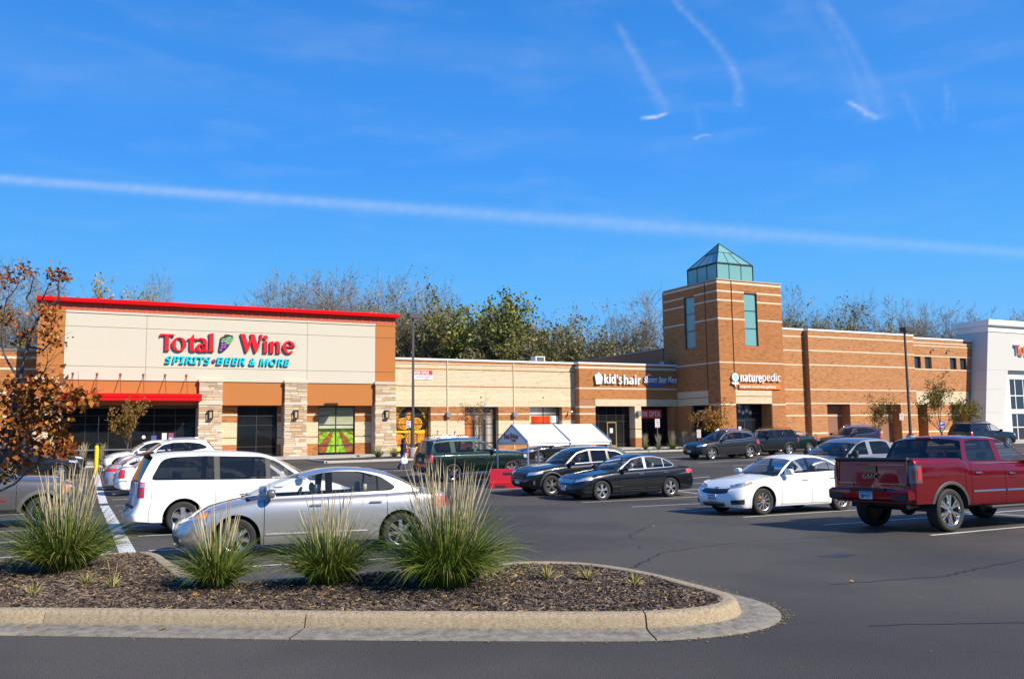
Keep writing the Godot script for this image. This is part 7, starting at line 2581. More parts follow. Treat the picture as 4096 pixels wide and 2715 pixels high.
func back_trees() -> void:
	var gr := "tall trees behind the shops"
	var base := {"H": 21.0, "trunk": 0.22, "kids": [6, 7, 7, 6, 6], "ratio": 0.61, "angle": 0.68, "up": 0.07, "from": 0.18, "leaves": 0.0, "leaf": 0.3, "limb": 0.56, "rad": 0.32, "twigw": 0.026, "twig": Color(0.24, 0.2, 0.16)}
	var bare_a := base.merged({"seed": 101, "leaves": 0.16, "leaf": 0.22, "cols": [Color(0.3, 0.25, 0.12), Color(0.24, 0.22, 0.1)]}, true)
	var bare_b := base.merged({"seed": 142, "kids": [6, 6, 7, 6, 6], "angle": 0.62, "leaves": 0.12, "leaf": 0.22, "cols": [Color(0.28, 0.24, 0.12)]}, true)
	var sparse := base.merged({"seed": 163, "leaves": 0.75, "leaf": 0.34, "bare": 0.25, "cols": [Color(0.17, 0.17, 0.045), Color(0.22, 0.2, 0.06), Color(0.3, 0.25, 0.08), Color(0.13, 0.14, 0.04)]}, true)
	var dense := base.merged({"seed": 184, "kids": [7, 7, 6, 6, 5], "leaves": 2.2, "leaf": 0.46, "bare": 0.05, "from": 0.12, "cols": [Color(0.13, 0.165, 0.03), Color(0.16, 0.19, 0.04), Color(0.2, 0.21, 0.05), Color(0.1, 0.13, 0.028), Color(0.24, 0.22, 0.06)], "bark_col": Color(0.07, 0.06, 0.05), "bark": "bark_dark"}, true)
	var yellow := base.merged({"seed": 205, "leaves": 1.0, "leaf": 0.36, "bare": 0.15, "cols": [Color(0.3, 0.26, 0.06), Color(0.24, 0.23, 0.06), Color(0.36, 0.28, 0.07)]}, true)
	# [kind, x, z, height factor, width factor, label]
	var list := [
		["a", -16.5, -53.0, 1.02, 0.85, "leftmost bare grey tree above the red cornice"], ["b", -10.4, -50.0, 1.0, 0.9, "second bare grey tree above the red cornice"], ["a", -5.9, -47.7, 1.02, 0.8, "third bare grey tree behind the cream store"], ["s", -1.3, -45.4, 1.0, 0.8, "thinning olive tree just right of the red cornice"],
		["d", 4.0, -41.6, 0.98, 0.85, "full green tree right of the first lamp post, densest of the row"], ["d", 8.6, -43.0, 0.95, 0.8, "second full green tree, its crown merging with the densest one"], ["s", 13.4, -40.0, 0.86, 0.9, "half bare tree with long limbs right of the dense green tree"], ["s", 18.4, -36.0, 0.78, 0.95, "low olive tree above the cream brick wing"], ["b", 25.8, -33.0, 0.86, 0.85, "bare tree just left of the brick tower"], ["s", 22.0, -40.0, 0.72, 0.9, "ochre tree behind the low shop roof"],
		["b", 57.5, -38.5, 1.0, 0.6, "thin bare tree just right of the tower"], ["s", 61.0, -36.8, 1.03, 0.9, "olive tree right of the tower, tallest there"], ["a", 65.5, -34.5, 0.97, 0.7, "bare tree between olive and yellow trees right of the tower"], ["y", 68.0, -33.4, 0.86, 0.7, "yellow green tree above the long brick hall"], ["b", 72.5, -31.0, 0.94, 0.8, "bare tree behind the right lamp post"], ["a", 76.5, -29.0, 0.9, 0.8, "bare tree above the four small windows"], ["b", 81.0, -27.0, 0.86, 0.8, "bare tree at the pale store's left corner"], ["y", 86.0, -24.5, 0.84, 0.7, "pale brown tree above the pale store cornice"], ["a", 89.5, -22.7, 0.86, 0.7, "bare tree at the right edge above the pale store"],
		["a", -42.4, -66.0, 1.0, 0.8, "bare tree left of the yellow tree over the cream store"], ["y", -35.3, -62.4, 1.04, 0.75, "yellow green tree above the cream store's left end"], ["b", -31.2, -60.4, 0.95, 0.55, "slim bare tree right of the yellow tree"], ["a", -47.5, -68.5, 1.08, 0.9, "bare tree behind the rusty tree, second from left edge"], ["b", -53.5, -71.5, 1.1, 0.9, "bare tree at the far left edge"],
		["d", -50.0, -58.0, 0.66, 0.7, "green tree low behind the rusty tree"], ["d", -44.5, -60.0, 0.6, 0.55, "smaller green tree left of the cream store"],
		["b", -13.4, -58.0, 1.0, 0.9, "bare tree set back between the two leftmost ones"], ["a", -8.0, -56.0, 1.0, 0.9, "bare tree set back behind the second and third"], ["a", 2.0, -52.0, 1.0, 0.8, "grey tree set back left of the dense green tree"],
	]
	var opts := {"a": bare_a, "b": bare_b, "s": sparse, "d": dense, "y": yellow}
	var nm := {"a": "bare_tree", "b": "bare_tree", "s": "olive_tree", "d": "green_tree", "y": "yellow_tree"}
	var src := {}
	var i := 0
	for q in list:
		var at := Vector3(q[1], 0.2, q[2])
		var k := Vector3(q[4], q[3], q[4])
		if not src.has(q[0]):
			var t := tree(nm[q[0]], q[5], gr, opts[q[0]], at)
			t.scale = k
			src[q[0]] = t
		else:
			copy_tree(src[q[0]], nm[q[0]], q[5], at, k, i * 2.4)
		i += 1
	# unseen trees added behind the viewer to darken what glass and paint mirror
	for j in 15:
		var x := -150.0 + j * 15.0
		copy_tree(src["d"] if j % 3 else src["s"], "added_reflection_tree", "unseen tree added behind the viewer for reflections", Vector3(x, -0.5, 104.0 + 5.0 * sin(j * 2.1)), Vector3(1.0, 0.62, 1.0), j * 1.7)

func street_trees() -> void:
	var gr := "small autumn trees along the shop fronts"
	var o := {"seed": 301, "H": 3.6, "trunk": 0.3, "kids": [5, 6, 5, 5], "ratio": 0.58, "angle": 0.6, "up": 0.14, "leaves": 3.0, "leaf": 0.1, "limb": 0.62, "rad": 0.045, "thick": 0.012, "twigw": 0.005, "wob": 0.12, "twig": Color(0.16, 0.1, 0.06), "bark": "bark_young", "bark_col": Color(0.14, 0.1, 0.075), "cols": [Color(0.2, 0.12, 0.025), Color(0.26, 0.15, 0.03), Color(0.16, 0.13, 0.03), Color(0.3, 0.14, 0.03)]}
	tree("street_tree", "small bronze leaved tree before the dark wine store doors", gr, o, Vector3(-37.5, gnd(-37.5, 3.6) + 0.1, 3.6)).scale = Vector3(0.95, 1.03, 0.95)
	tree("street_tree", "thin orange tree before the middle printed window", gr, o.merged({"seed": 302, "leaves": 1.1, "cols": [Color(0.4, 0.17, 0.03), Color(0.33, 0.15, 0.04), Color(0.24, 0.14, 0.05)], "bare": 0.35}, true), Vector3(-14.6, gnd(-14.6, 3.7) + 0.1, 3.7)).scale = Vector3(1.0, 1.0, 1.0)
	tree("street_tree", "orange leaved tree in front of the tower's left side", gr, o.merged({"seed": 303, "leaves": 2.4, "kids": [6, 6, 5, 5], "angle": 0.75, "cols": [Color(0.42, 0.17, 0.025), Color(0.34, 0.17, 0.03), Color(0.26, 0.16, 0.03), Color(0.46, 0.22, 0.03)]}, true), Vector3(3.8, gnd(3.8, 7.6) + 0.1, 7.6)).scale = Vector3(1.2, 0.98, 1.2)
	tree("street_tree", "bronze green tree before the hall's second niche", gr, o.merged({"seed": 304, "leaves": 1.7, "cols": [Color(0.2, 0.13, 0.03), Color(0.16, 0.14, 0.03), Color(0.24, 0.12, 0.03)]}, true), Vector3(18.4, 0.4, 10.2)).scale = Vector3(1.2, 1.08, 1.2)
	tree("street_tree", "tall green and rust tree before the cream panel, right of the second lamp post", gr, o.merged({"seed": 305, "leaves": 2.2, "kids": [6, 6, 5, 5], "cols": [Color(0.12, 0.14, 0.02), Color(0.18, 0.15, 0.03), Color(0.26, 0.13, 0.03), Color(0.14, 0.16, 0.025)]}, true), Vector3(24.7, 0.4, 11.2)).scale = Vector3(1.5, 1.45, 1.5)
	tree("street_tree", "yellow green tree at the foot of the pale store", gr, o.merged({"seed": 306, "leaves": 3.0, "cols": [Color(0.24, 0.2, 0.02), Color(0.3, 0.22, 0.025), Color(0.2, 0.2, 0.03)]}, true), Vector3(28.7, 0.4, 11.0)).scale = Vector3(0.95, 0.95, 0.95)

# --- the kerbed island in front
const KERB := [[-48.5, 44.9], [-44.5, 47.32], [-40.86, 49.53], [-38.93, 50.75], [-37.74, 51.52], [-36.4, 52.32], [-35.3, 52.95], [-34.85, 53.12], [-34.5, 53.16], [-34.2, 53.1], [-33.98, 52.9], [-33.87, 52.58], [-33.84, 52.05], [-33.8, 51.33], [-33.9, 50.6], [-34.2, 49.95], [-34.75, 49.6], [-35.6, 49.48], [-36.8, 49.42], [-38.2, 49.3], [-38.75, 49.0], [-38.98, 48.5], [-39.05, 47.6], [-39.12, 46.4], [-39.2, 45.5], [-39.5, 45.3], [-41.5, 45.15], [-44.5, 44.95], [-47.8, 44.7]]
const BED := [[-48.6, 44.8]]

func kerb_piece(path: Array, m: Material, parent: Node, gutter: float) -> void:
	var prof := [[-0.02, -0.12], [-0.02, 0.13], [0.0, 0.15], [0.03, 0.156], [0.11, 0.154], [0.15, 0.142], [0.172, 0.11], [0.185, 0.06], [0.2, 0.03], [0.212, -0.1]]
	var rows := []
	for q in prof:
		rows.append([])
	for i in path.size():
		var a: Vector2 = path[maxi(i - 1, 0)]
		var b: Vector2 = path[mini(i + 1, path.size() - 1)]
		var n := (b - a).normalized().orthogonal() * -1.0
		for k in prof.size():
			var p: Vector2 = path[i] + n * prof[k][0]
			rows[k].append(Vector3(p.x, gnd(p.x, p.y) + prof[k][1], p.y))
	var b := MB.new()
	b.grid(rows, Vector3.UP, true)
	for e in [0, path.size() - 1]:
		var ctr: Vector3 = rows[0][e]
		for k in range(1, prof.size() - 1):
			b.tri(ctr, rows[k][e], rows[k + 1][e])
	part("kerb_stone", b, m, parent)
	# the gutter pan in front of the kerb, greyer and stained
	var gp := [[0.2, 0.026], [0.24, 0.016], [gutter * 0.6, 0.012], [gutter, 0.014], [gutter + 0.004, -0.12]]
	var gr := []
	for q in gp:
		gr.append([])
	for i in path.size():
		var a: Vector2 = path[maxi(i - 1, 0)]
		var e: Vector2 = path[mini(i + 1, path.size() - 1)]
		var n := (e - a).normalized().orthogonal() * -1.0
		for k in gp.size():
			var p: Vector2 = path[i] + n * gp[k][0]
			gr[k].append(Vector3(p.x, gnd(p.x, p.y) + gp[k][1], p.y))
	var g2 := MB.new()
	g2.grid(gr, Vector3.UP, true)
	part("gutter_pan", g2, grain("gutter_concrete", [[0.0, Color(0.1, 0.09, 0.075)], [0.45, Color(0.185, 0.17, 0.145)], [0.7, Color(0.22, 0.2, 0.17)], [1.0, Color(0.28, 0.255, 0.215)]], 0.5, 0.92, 0.02, 0.5, 19), parent)

func island() -> void:
	var km := StandardMaterial3D.new()
	km.resource_name = "kerb_concrete"
	km.albedo_texture = noise_tex(1024, 0.03, [[0.0, Color(0.14, 0.075, 0.03)], [0.28, Color(0.25, 0.175, 0.095)], [0.45, Color(0.33, 0.265, 0.175)], [0.7, Color(0.36, 0.305, 0.215)], [1.0, Color(0.44, 0.39, 0.3)]], 15, 6)
	km.uv1_triplanar = true
	km.uv1_world_triplanar = true
	km.uv1_scale = Vector3(0.55, 2.4, 0.55)
	km.roughness = 0.92
	km.normal_enabled = true
	km.normal_texture = noise_tex(512, 0.12, [], 17, 4, FastNoiseLite.TYPE_SIMPLEX_SMOOTH, true)
	km.normal_scale = 0.5
	# smooth path
	var pts := []
	for i in KERB.size() - 1:
		var p := []
		for j in [maxi(i - 1, 0), i, i + 1, mini(i + 2, KERB.size() - 1)]:
			p.append(Vector2(KERB[j][0], KERB[j][1]))
		for k in 5:
			pts.append(p[1].cubic_interpolate(p[2], p[0], p[3], k / 5.0))
	pts.append(Vector2(KERB[-1][0], KERB[-1][1]))
	var kb := structure("kerb", "worn tan concrete kerb round the planted island")
	var cuts := [-40.35, -38.0, -35.1]
	var segs := [[]]
	for i in pts.size():
		segs[-1].append(pts[i])
		if i < 60:
			for c in cuts:
				if i + 1 < pts.size() and pts[i].x < c and pts[i + 1].x >= c:
					var f: float = (c - pts[i].x) / (pts[i + 1].x - pts[i].x)
					var x: Vector2 = pts[i].lerp(pts[i + 1], f)
					segs[-1].append(x.move_toward(pts[i], 0.008))
					segs.append([x.move_toward(pts[i + 1], 0.008)])
		elif i == 66 or i == 96 or i == 122:
			segs.append([pts[i]])
	for i in segs.size():
		if segs[i].size() > 1:
			kerb_piece(segs[i], km, kb, 0.6 if i < 4 else (0.55 if i == 4 else 0.24))
	# concrete apron in the notch beside the divider
	var ap := MB.new()
	ap.hexa([Vector3(-39.2, -0.2, 45.6), Vector3(-38.72, -0.2, 46.3), Vector3(-38.5, -0.2, 48.9), Vector3(-39.1, -0.2, 48.6), Vector3(-39.2, gnd(-39.2, 45.6) + 0.02, 45.6), Vector3(-38.72, gnd(-38.7, 46.3) + 0.015, 46.3), Vector3(-38.5, 0.012, 48.9), Vector3(-39.1, 0.02, 48.6)])
	part("concrete_apron", ap, km, kb)
	# mulch
	var poly := PackedVector2Array(pts)
	var nz := FastNoiseLite.new()
	nz.seed = 5
	nz.frequency = 0.9
	var st := structure("planting_bed", "dark bark mulch bed on the kerbed island")
	var b := MB.new()
	var step := 0.14
	var z := 44.6
	while z < 53.3:
		var x := -48.6
		while x < -33.7:
			if Geometry2D.is_point_in_polygon(Vector2(x + step / 2, z + step / 2), poly):
				var c := []
				for q in [Vector2(x, z), Vector2(x + step, z), Vector2(x + step, z + step), Vector2(x, z + step)]:
					c.append(Vector3(q.x, mulch_y(q, nz), q.y))
				b.quad(c[0], c[1], c[2], c[3], Vector3.UP)
			x += step
		z += step
	part("soil", b, grain("soil", [[0.0, Color(0.02, 0.014, 0.01)], [0.5, Color(0.045, 0.032, 0.025)], [1.0, Color(0.09, 0.065, 0.05)]], 3.0, 0.95, 0.08, 0.8), st)
	var chip := MB.new()
	chip.hexa([Vector3(-0.5, -0.5, -0.5), Vector3(0.5, -0.5, -0.35), Vector3(0.5, -0.5, 0.35), Vector3(-0.5, -0.5, 0.5), Vector3(-0.4, 0.5, -0.4), Vector3(0.42, 0.5, -0.3), Vector3(0.42, 0.5, 0.3), Vector3(-0.4, 0.5, 0.4)])
	var chm := StandardMaterial3D.new()
	chm.resource_name = "bark_chip"
	chm.vertex_color_use_as_albedo = true
	chm.roughness = 0.85
	var cm := chip.mesh()
	cm.surface_set_material(0, chm)
	var xf := []
	var cs := []
	var cols := [Color(0.04, 0.027, 0.02), Color(0.062, 0.041, 0.028), Color(0.09, 0.06, 0.04), Color(0.12, 0.088, 0.065), Color(0.18, 0.145, 0.115), Color(0.03, 0.02, 0.016)]
	var tries := 0
	while xf.size() < 36000 and tries < 300000:
		tries += 1
		var p := Vector2(rng.randf_range(-46.0, -33.7), rng.randf_range(44.8, 53.2))
		if p.distance_to(Vector2(CAM.x, CAM.z)) > 16.5 or not Geometry2D.is_point_in_polygon(p, poly):
			continue
		var bs := Basis(Vector3.UP, rng.randf() * TAU) * Basis(Vector3.RIGHT, rng.randf_range(-0.5, 0.5)) * Basis(Vector3.BACK, rng.randf_range(-0.45, 0.45))
		bs = bs.scaled_local(Vector3(rng.randf_range(0.03, 0.11), rng.randf_range(0.005, 0.011), rng.randf_range(0.007, 0.02)))
		xf.append(Transform3D(bs, Vector3(p.x, mulch_y(p, nz) + rng.randf_range(0.004, 0.022), p.y)))
		var roll := rng.randf()
		if roll < 0.035:
			cs.append(Color(0.42, 0.27, 0.08) * rng.randf_range(0.7, 1.2))
		elif roll < 0.09:
			cs.append(Color(0.24, 0.17, 0.11) * rng.randf_range(0.8, 1.2))
		else:
			cs.append(pick(rng, cols))
	var mm := MultiMesh.new()
	mm.transform_format = MultiMesh.TRANSFORM_3D
	mm.use_colors = true
	mm.mesh = cm
	mm.instance_count = xf.size()
	for i in xf.size():
		mm.set_instance_transform(i, xf[i])
		mm.set_instance_color(i, cs[i])
	var mi := MultiMeshInstance3D.new()
	mi.name = "bark_mulch"
	mi.multimesh = mm
	mi.set_meta("kind", "stuff")
	mi.set_meta("label", "loose shredded bark chips covering the bed")
	mi.set_meta("category", "mulch")
	add_child(mi)
	# grasses on the island: [x, z, blade count, blade length, spread, stalks, stalk height]
	var gg := "feather reed grasses on the island"
	grass("feather_grass", "leftmost tall feather grass clump on the island, before the grey SUV", gg, Vector3(-40.3, mulch_y(Vector2(-40.3, 47.05), nz), 47.05), 1700, 1.05, 1.0, 95, 1.45, 401)
	grass("feather_grass", "smallest feather grass clump, at the silver sedan's front wheel", gg, Vector3(-38.66, mulch_y(Vector2(-38.66, 49.45), nz), 49.45), 1000, 0.75, 0.5, 42, 1.0, 402)
	grass("feather_grass", "feather grass clump before the silver sedan's front door", gg, Vector3(-37.42, mulch_y(Vector2(-37.42, 49.85), nz), 49.85), 1300, 0.9, 0.8, 55, 1.15, 403)
	grass("feather_grass", "biggest feather grass clump, at the silver sedan's tail", gg, Vector3(-36.25, mulch_y(Vector2(-36.25, 50.75), nz), 50.75), 2200, 1.1, 1.0, 125, 1.48, 404)
	var tg := "small straw coloured tufts in the mulch"
	var k := 0
	for q in [[-40.6, 48.85, "dry grass tuft in the mulch at the left edge"], [-40.05, 48.35, "pale straw tuft below the leftmost feather grass"], [-39.75, 48.75, "leaning straw tuft left of the concrete notch"], [-35.0, 50.9, "straw tuft at the bed's back edge, left of three"], [-34.55, 51.1, "straw tuft at the bed's back edge, middle of three"], [-34.3, 51.75, "greener straw tuft near the kerb's round tip"]]:
		grass("grass_tuft", q[2], tg, Vector3(q[0], mulch_y(Vector2(q[0], q[1]), nz), q[1]), 60, 0.2, 0.14, 2 if k == 2 else 0, 0.34, 420 + k, [Color(0.36, 0.3, 0.11), Color(0.24, 0.25, 0.07), Color(0.42, 0.34, 0.16)])
		k += 1
	# fallen leaves
	var lg := "single fallen leaves on the ground"
	var lc := [Color(0.45, 0.22, 0.04), Color(0.4, 0.3, 0.05), Color(0.5, 0.36, 0.06), Color(0.28, 0.3, 0.03), Color(0.3, 0.13, 0.03)]
	var spots := [[-39.4, 50.83, 3, 0.1, "large yellow green leaf lying in the gutter"], [-38.25, 51.42, 0, 0.08, "curled tan leaf in the gutter by the kerb joint"], [-38.05, 51.55, 1, 0.07, "flat tan leaf in the gutter right of the curled one"], [-40.55, 50.1, 4, 0.05, "small rust leaf in the gutter at the left"], [-31.4, 52.3, 0, 0.09, "tan leaf on the open asphalt right of the island"], [-30.2, 47.2, 1, 0.08, "yellow leaf on the asphalt before the white sedan"], [-28.9, 44.6, 1, 0.08, "yellow leaf on the asphalt left of the white sedan's shadow"], [-41.3, 43.0, 4, 0.1, "rust leaf on the asphalt behind the leftmost feather grass"], [-30.9, 41.0, 0, 0.09, "tan leaf in the middle of the driving lane"], [-29.4, 56.4, 4, 0.07, "rust leaf near the bottom right corner"], [-39.0, 49.9, 0, 0.1, "orange leaf on the mulch below the smallest feather grass"], [-39.45, 48.6, 0, 0.1, "orange leaf on the mulch beside the concrete notch"], [-40.15, 49.2, 4, 0.1, "brown leaf on the mulch below the straw tufts"]]
	for q in spots:
		var p := Vector2(q[0], q[1])
		var y := gnd(p.x, p.y) + 0.01
		if Geometry2D.is_point_in_polygon(p, poly):
			y = mulch_y(p, nz) + 0.03
		elif p.x < -33 and p.y > 49:
			y += 0.018
		var lf := thing("fallen_leaf", q[4], "leaf", Vector3(p.x, y, p.y), rng.randf() * TAU, lg)
		var lb := MB.new()
		lb.col = lc[q[2]]
		leaf(lb, Vector3.ZERO, Vector3(1, 0.15, 0).normalized(), Vector3.BACK, q[3], q[3] * 0.42, 0.5)
		part("blade", lb, leaf_mat("leaf_near"), lf)
		var sb := MB.new()
		sb.tube([Vector3(0, 0.002, 0), Vector3(-q[3] * 0.5, 0.006, 0.01)], [0.002, 0.0015], 4)
		part("stalk", sb, bark("bark_young", Color(0.14, 0.1, 0.075)), lf)
	# fine yellow litter along the gutter and the asphalt
	var lb2 := MB.new()
	for i in 520:
		var p: Vector2
		if i < 380:
			var a := rng.randf_range(8.0, 68.0)
			var ia := int(a)
			var q: Vector2 = pts[ia].lerp(pts[ia + 1], a - ia)
			var n: Vector2 = (pts[ia + 1] - pts[ia]).normalized().orthogonal() * -1.0
			p = q + n * (0.62 + absf(rng.randfn(0.0, 0.05)) - (0.3 * rng.randf() if rng.randf() < 0.2 else 0.0))
		else:
			p = Vector2(rng.randf_range(-41, -24), rng.randf_range(40, 57.5))
			if Geometry2D.is_point_in_polygon(p, poly):
				continue
		lb2.col = pick(rng, lc)
		var sz := rng.randf_range(0.01, 0.028)
		leaf(lb2, Vector3(p.x, gnd(p.x, p.y) + 0.016, p.y), Vector3(cos(i), 0.1, sin(i)).normalized(), Vector3(-sin(i), 0, cos(i)), sz, sz * 0.45, 0.3)
	var lit := part("leaf_litter", lb2, leaf_mat("leaf_near"), self)
	lit.set_meta("kind", "stuff")
	lit.set_meta("label", "scraps of yellow leaf along the gutter")
	lit.set_meta("category", "litter")

func mulch_y(p: Vector2, nz: FastNoiseLite) -> float:
	return gnd(p.x, p.y) + 0.125 + 0.035 * nz.get_noise_2d(p.x, p.y) + 0.02 * nz.get_noise_2d(p.x * 6.0, p.y * 6.0)

# ornamental grass: arching blades and upright feathery stalks
func grass(called: String, label: String, group: String, at: Vector3, n: int, ln: float, spread: float, stalks: int, sh: float, seed_: int, cols := []) -> Node3D:
	var r := RandomNumberGenerator.new()
	r.seed = seed_
	var t := thing(called, label, "grass", at, 0.0, group)
	if cols.is_empty():
		cols = [Color(0.06, 0.12, 0.014), Color(0.085, 0.16, 0.02), Color(0.12, 0.2, 0.026), Color(0.17, 0.23, 0.04), Color(0.06, 0.1, 0.016), Color(0.28, 0.24, 0.08), Color(0.2, 0.22, 0.05)]
	var b := MB.new()
	for i in n:
		b.col = pick(r, cols)
		var a := r.randf() * TAU
		var rad := sqrt(r.randf()) * spread * 0.22
		var out := Vector3(cos(a), 0, sin(a))
		var p := out * rad
		var lean := pow(r.randf(), 0.7)
		var l := ln * r.randf_range(0.6, 1.15)
		var d := (Vector3.UP + out * lean * 0.95 + rnd_dir(r) * 0.14).normalized()
		var w := 0.0055 * r.randf_range(0.7, 1.3)
		var side := d.cross(out.rotated(Vector3.UP, r.randf_range(-0.7, 0.7))).normalized()
		if side.length_squared() < 0.5:
			side = Vector3.RIGHT
		var k0 := b.v.size()
		var segs := 6
		for s in segs + 1:
			var f := float(s) / segs
			var ww := w * (1.0 - f * f * 0.95)
			var nn := d.cross(side).normalized()
			b.v.append(p - side * ww); b.v.append(p + side * ww)
			b.n.append(nn); b.n.append(nn)
			b.c.append(b.col); b.c.append(b.col)
			b.t.append(Vector2.ZERO); b.t.append(Vector2.ZERO)
			if s < segs:
				var k := k0 + s * 2
				b.ix.append_array(PackedInt32Array([k, k + 1, k + 2, k + 1, k + 3, k + 2]))
			p += d * l / segs
			d = (d + Vector3.DOWN * (0.05 + 0.5 * lean) * (0.3 + f) * 0.75 + out * 0.12 * lean).normalized()
			if p.y < 0.02:
				p.y = 0.02
	part("blades", b, leaf_mat("leaf_near"), t).set_meta("kind", "stuff")
	if stalks:
		var sb := MB.new()
		var sc := [Color(0.56, 0.48, 0.32), Color(0.5, 0.42, 0.26), Color(0.62, 0.54, 0.38), Color(0.42, 0.34, 0.2)]
		for i in stalks:
			sb.col = pick(r, sc)
			var a := r.randf() * TAU
			var rad := sqrt(r.randf()) * spread * 0.26
			var out := Vector3(cos(a), 0, sin(a))
			var h := sh * (0.5 + 0.55 * pow(r.randf(), 0.6))
			var ln2 := r.randf_range(0.02, 0.42) * (0.3 + rad / spread * 2.6)
			var p0 := out * rad
			var p1 := p0 + (Vector3.UP + out * ln2 * 0.5).normalized() * h * 0.6
			var p2 := p1 + (Vector3.UP + out * ln2 + rnd_dir(r) * 0.08).normalized() * h * 0.4
			sb.tube([p0, p1, p1.lerp(p2, 0.25), p1.lerp(p2, 0.5), p1.lerp(p2, 0.8), p2], [0.002, 0.0016, 0.004, 0.0055, 0.004, 0.001], 4, false)
		part("seed_stalks", sb, leaf_mat("leaf_near"), t).set_meta("kind", "stuff")
	return t

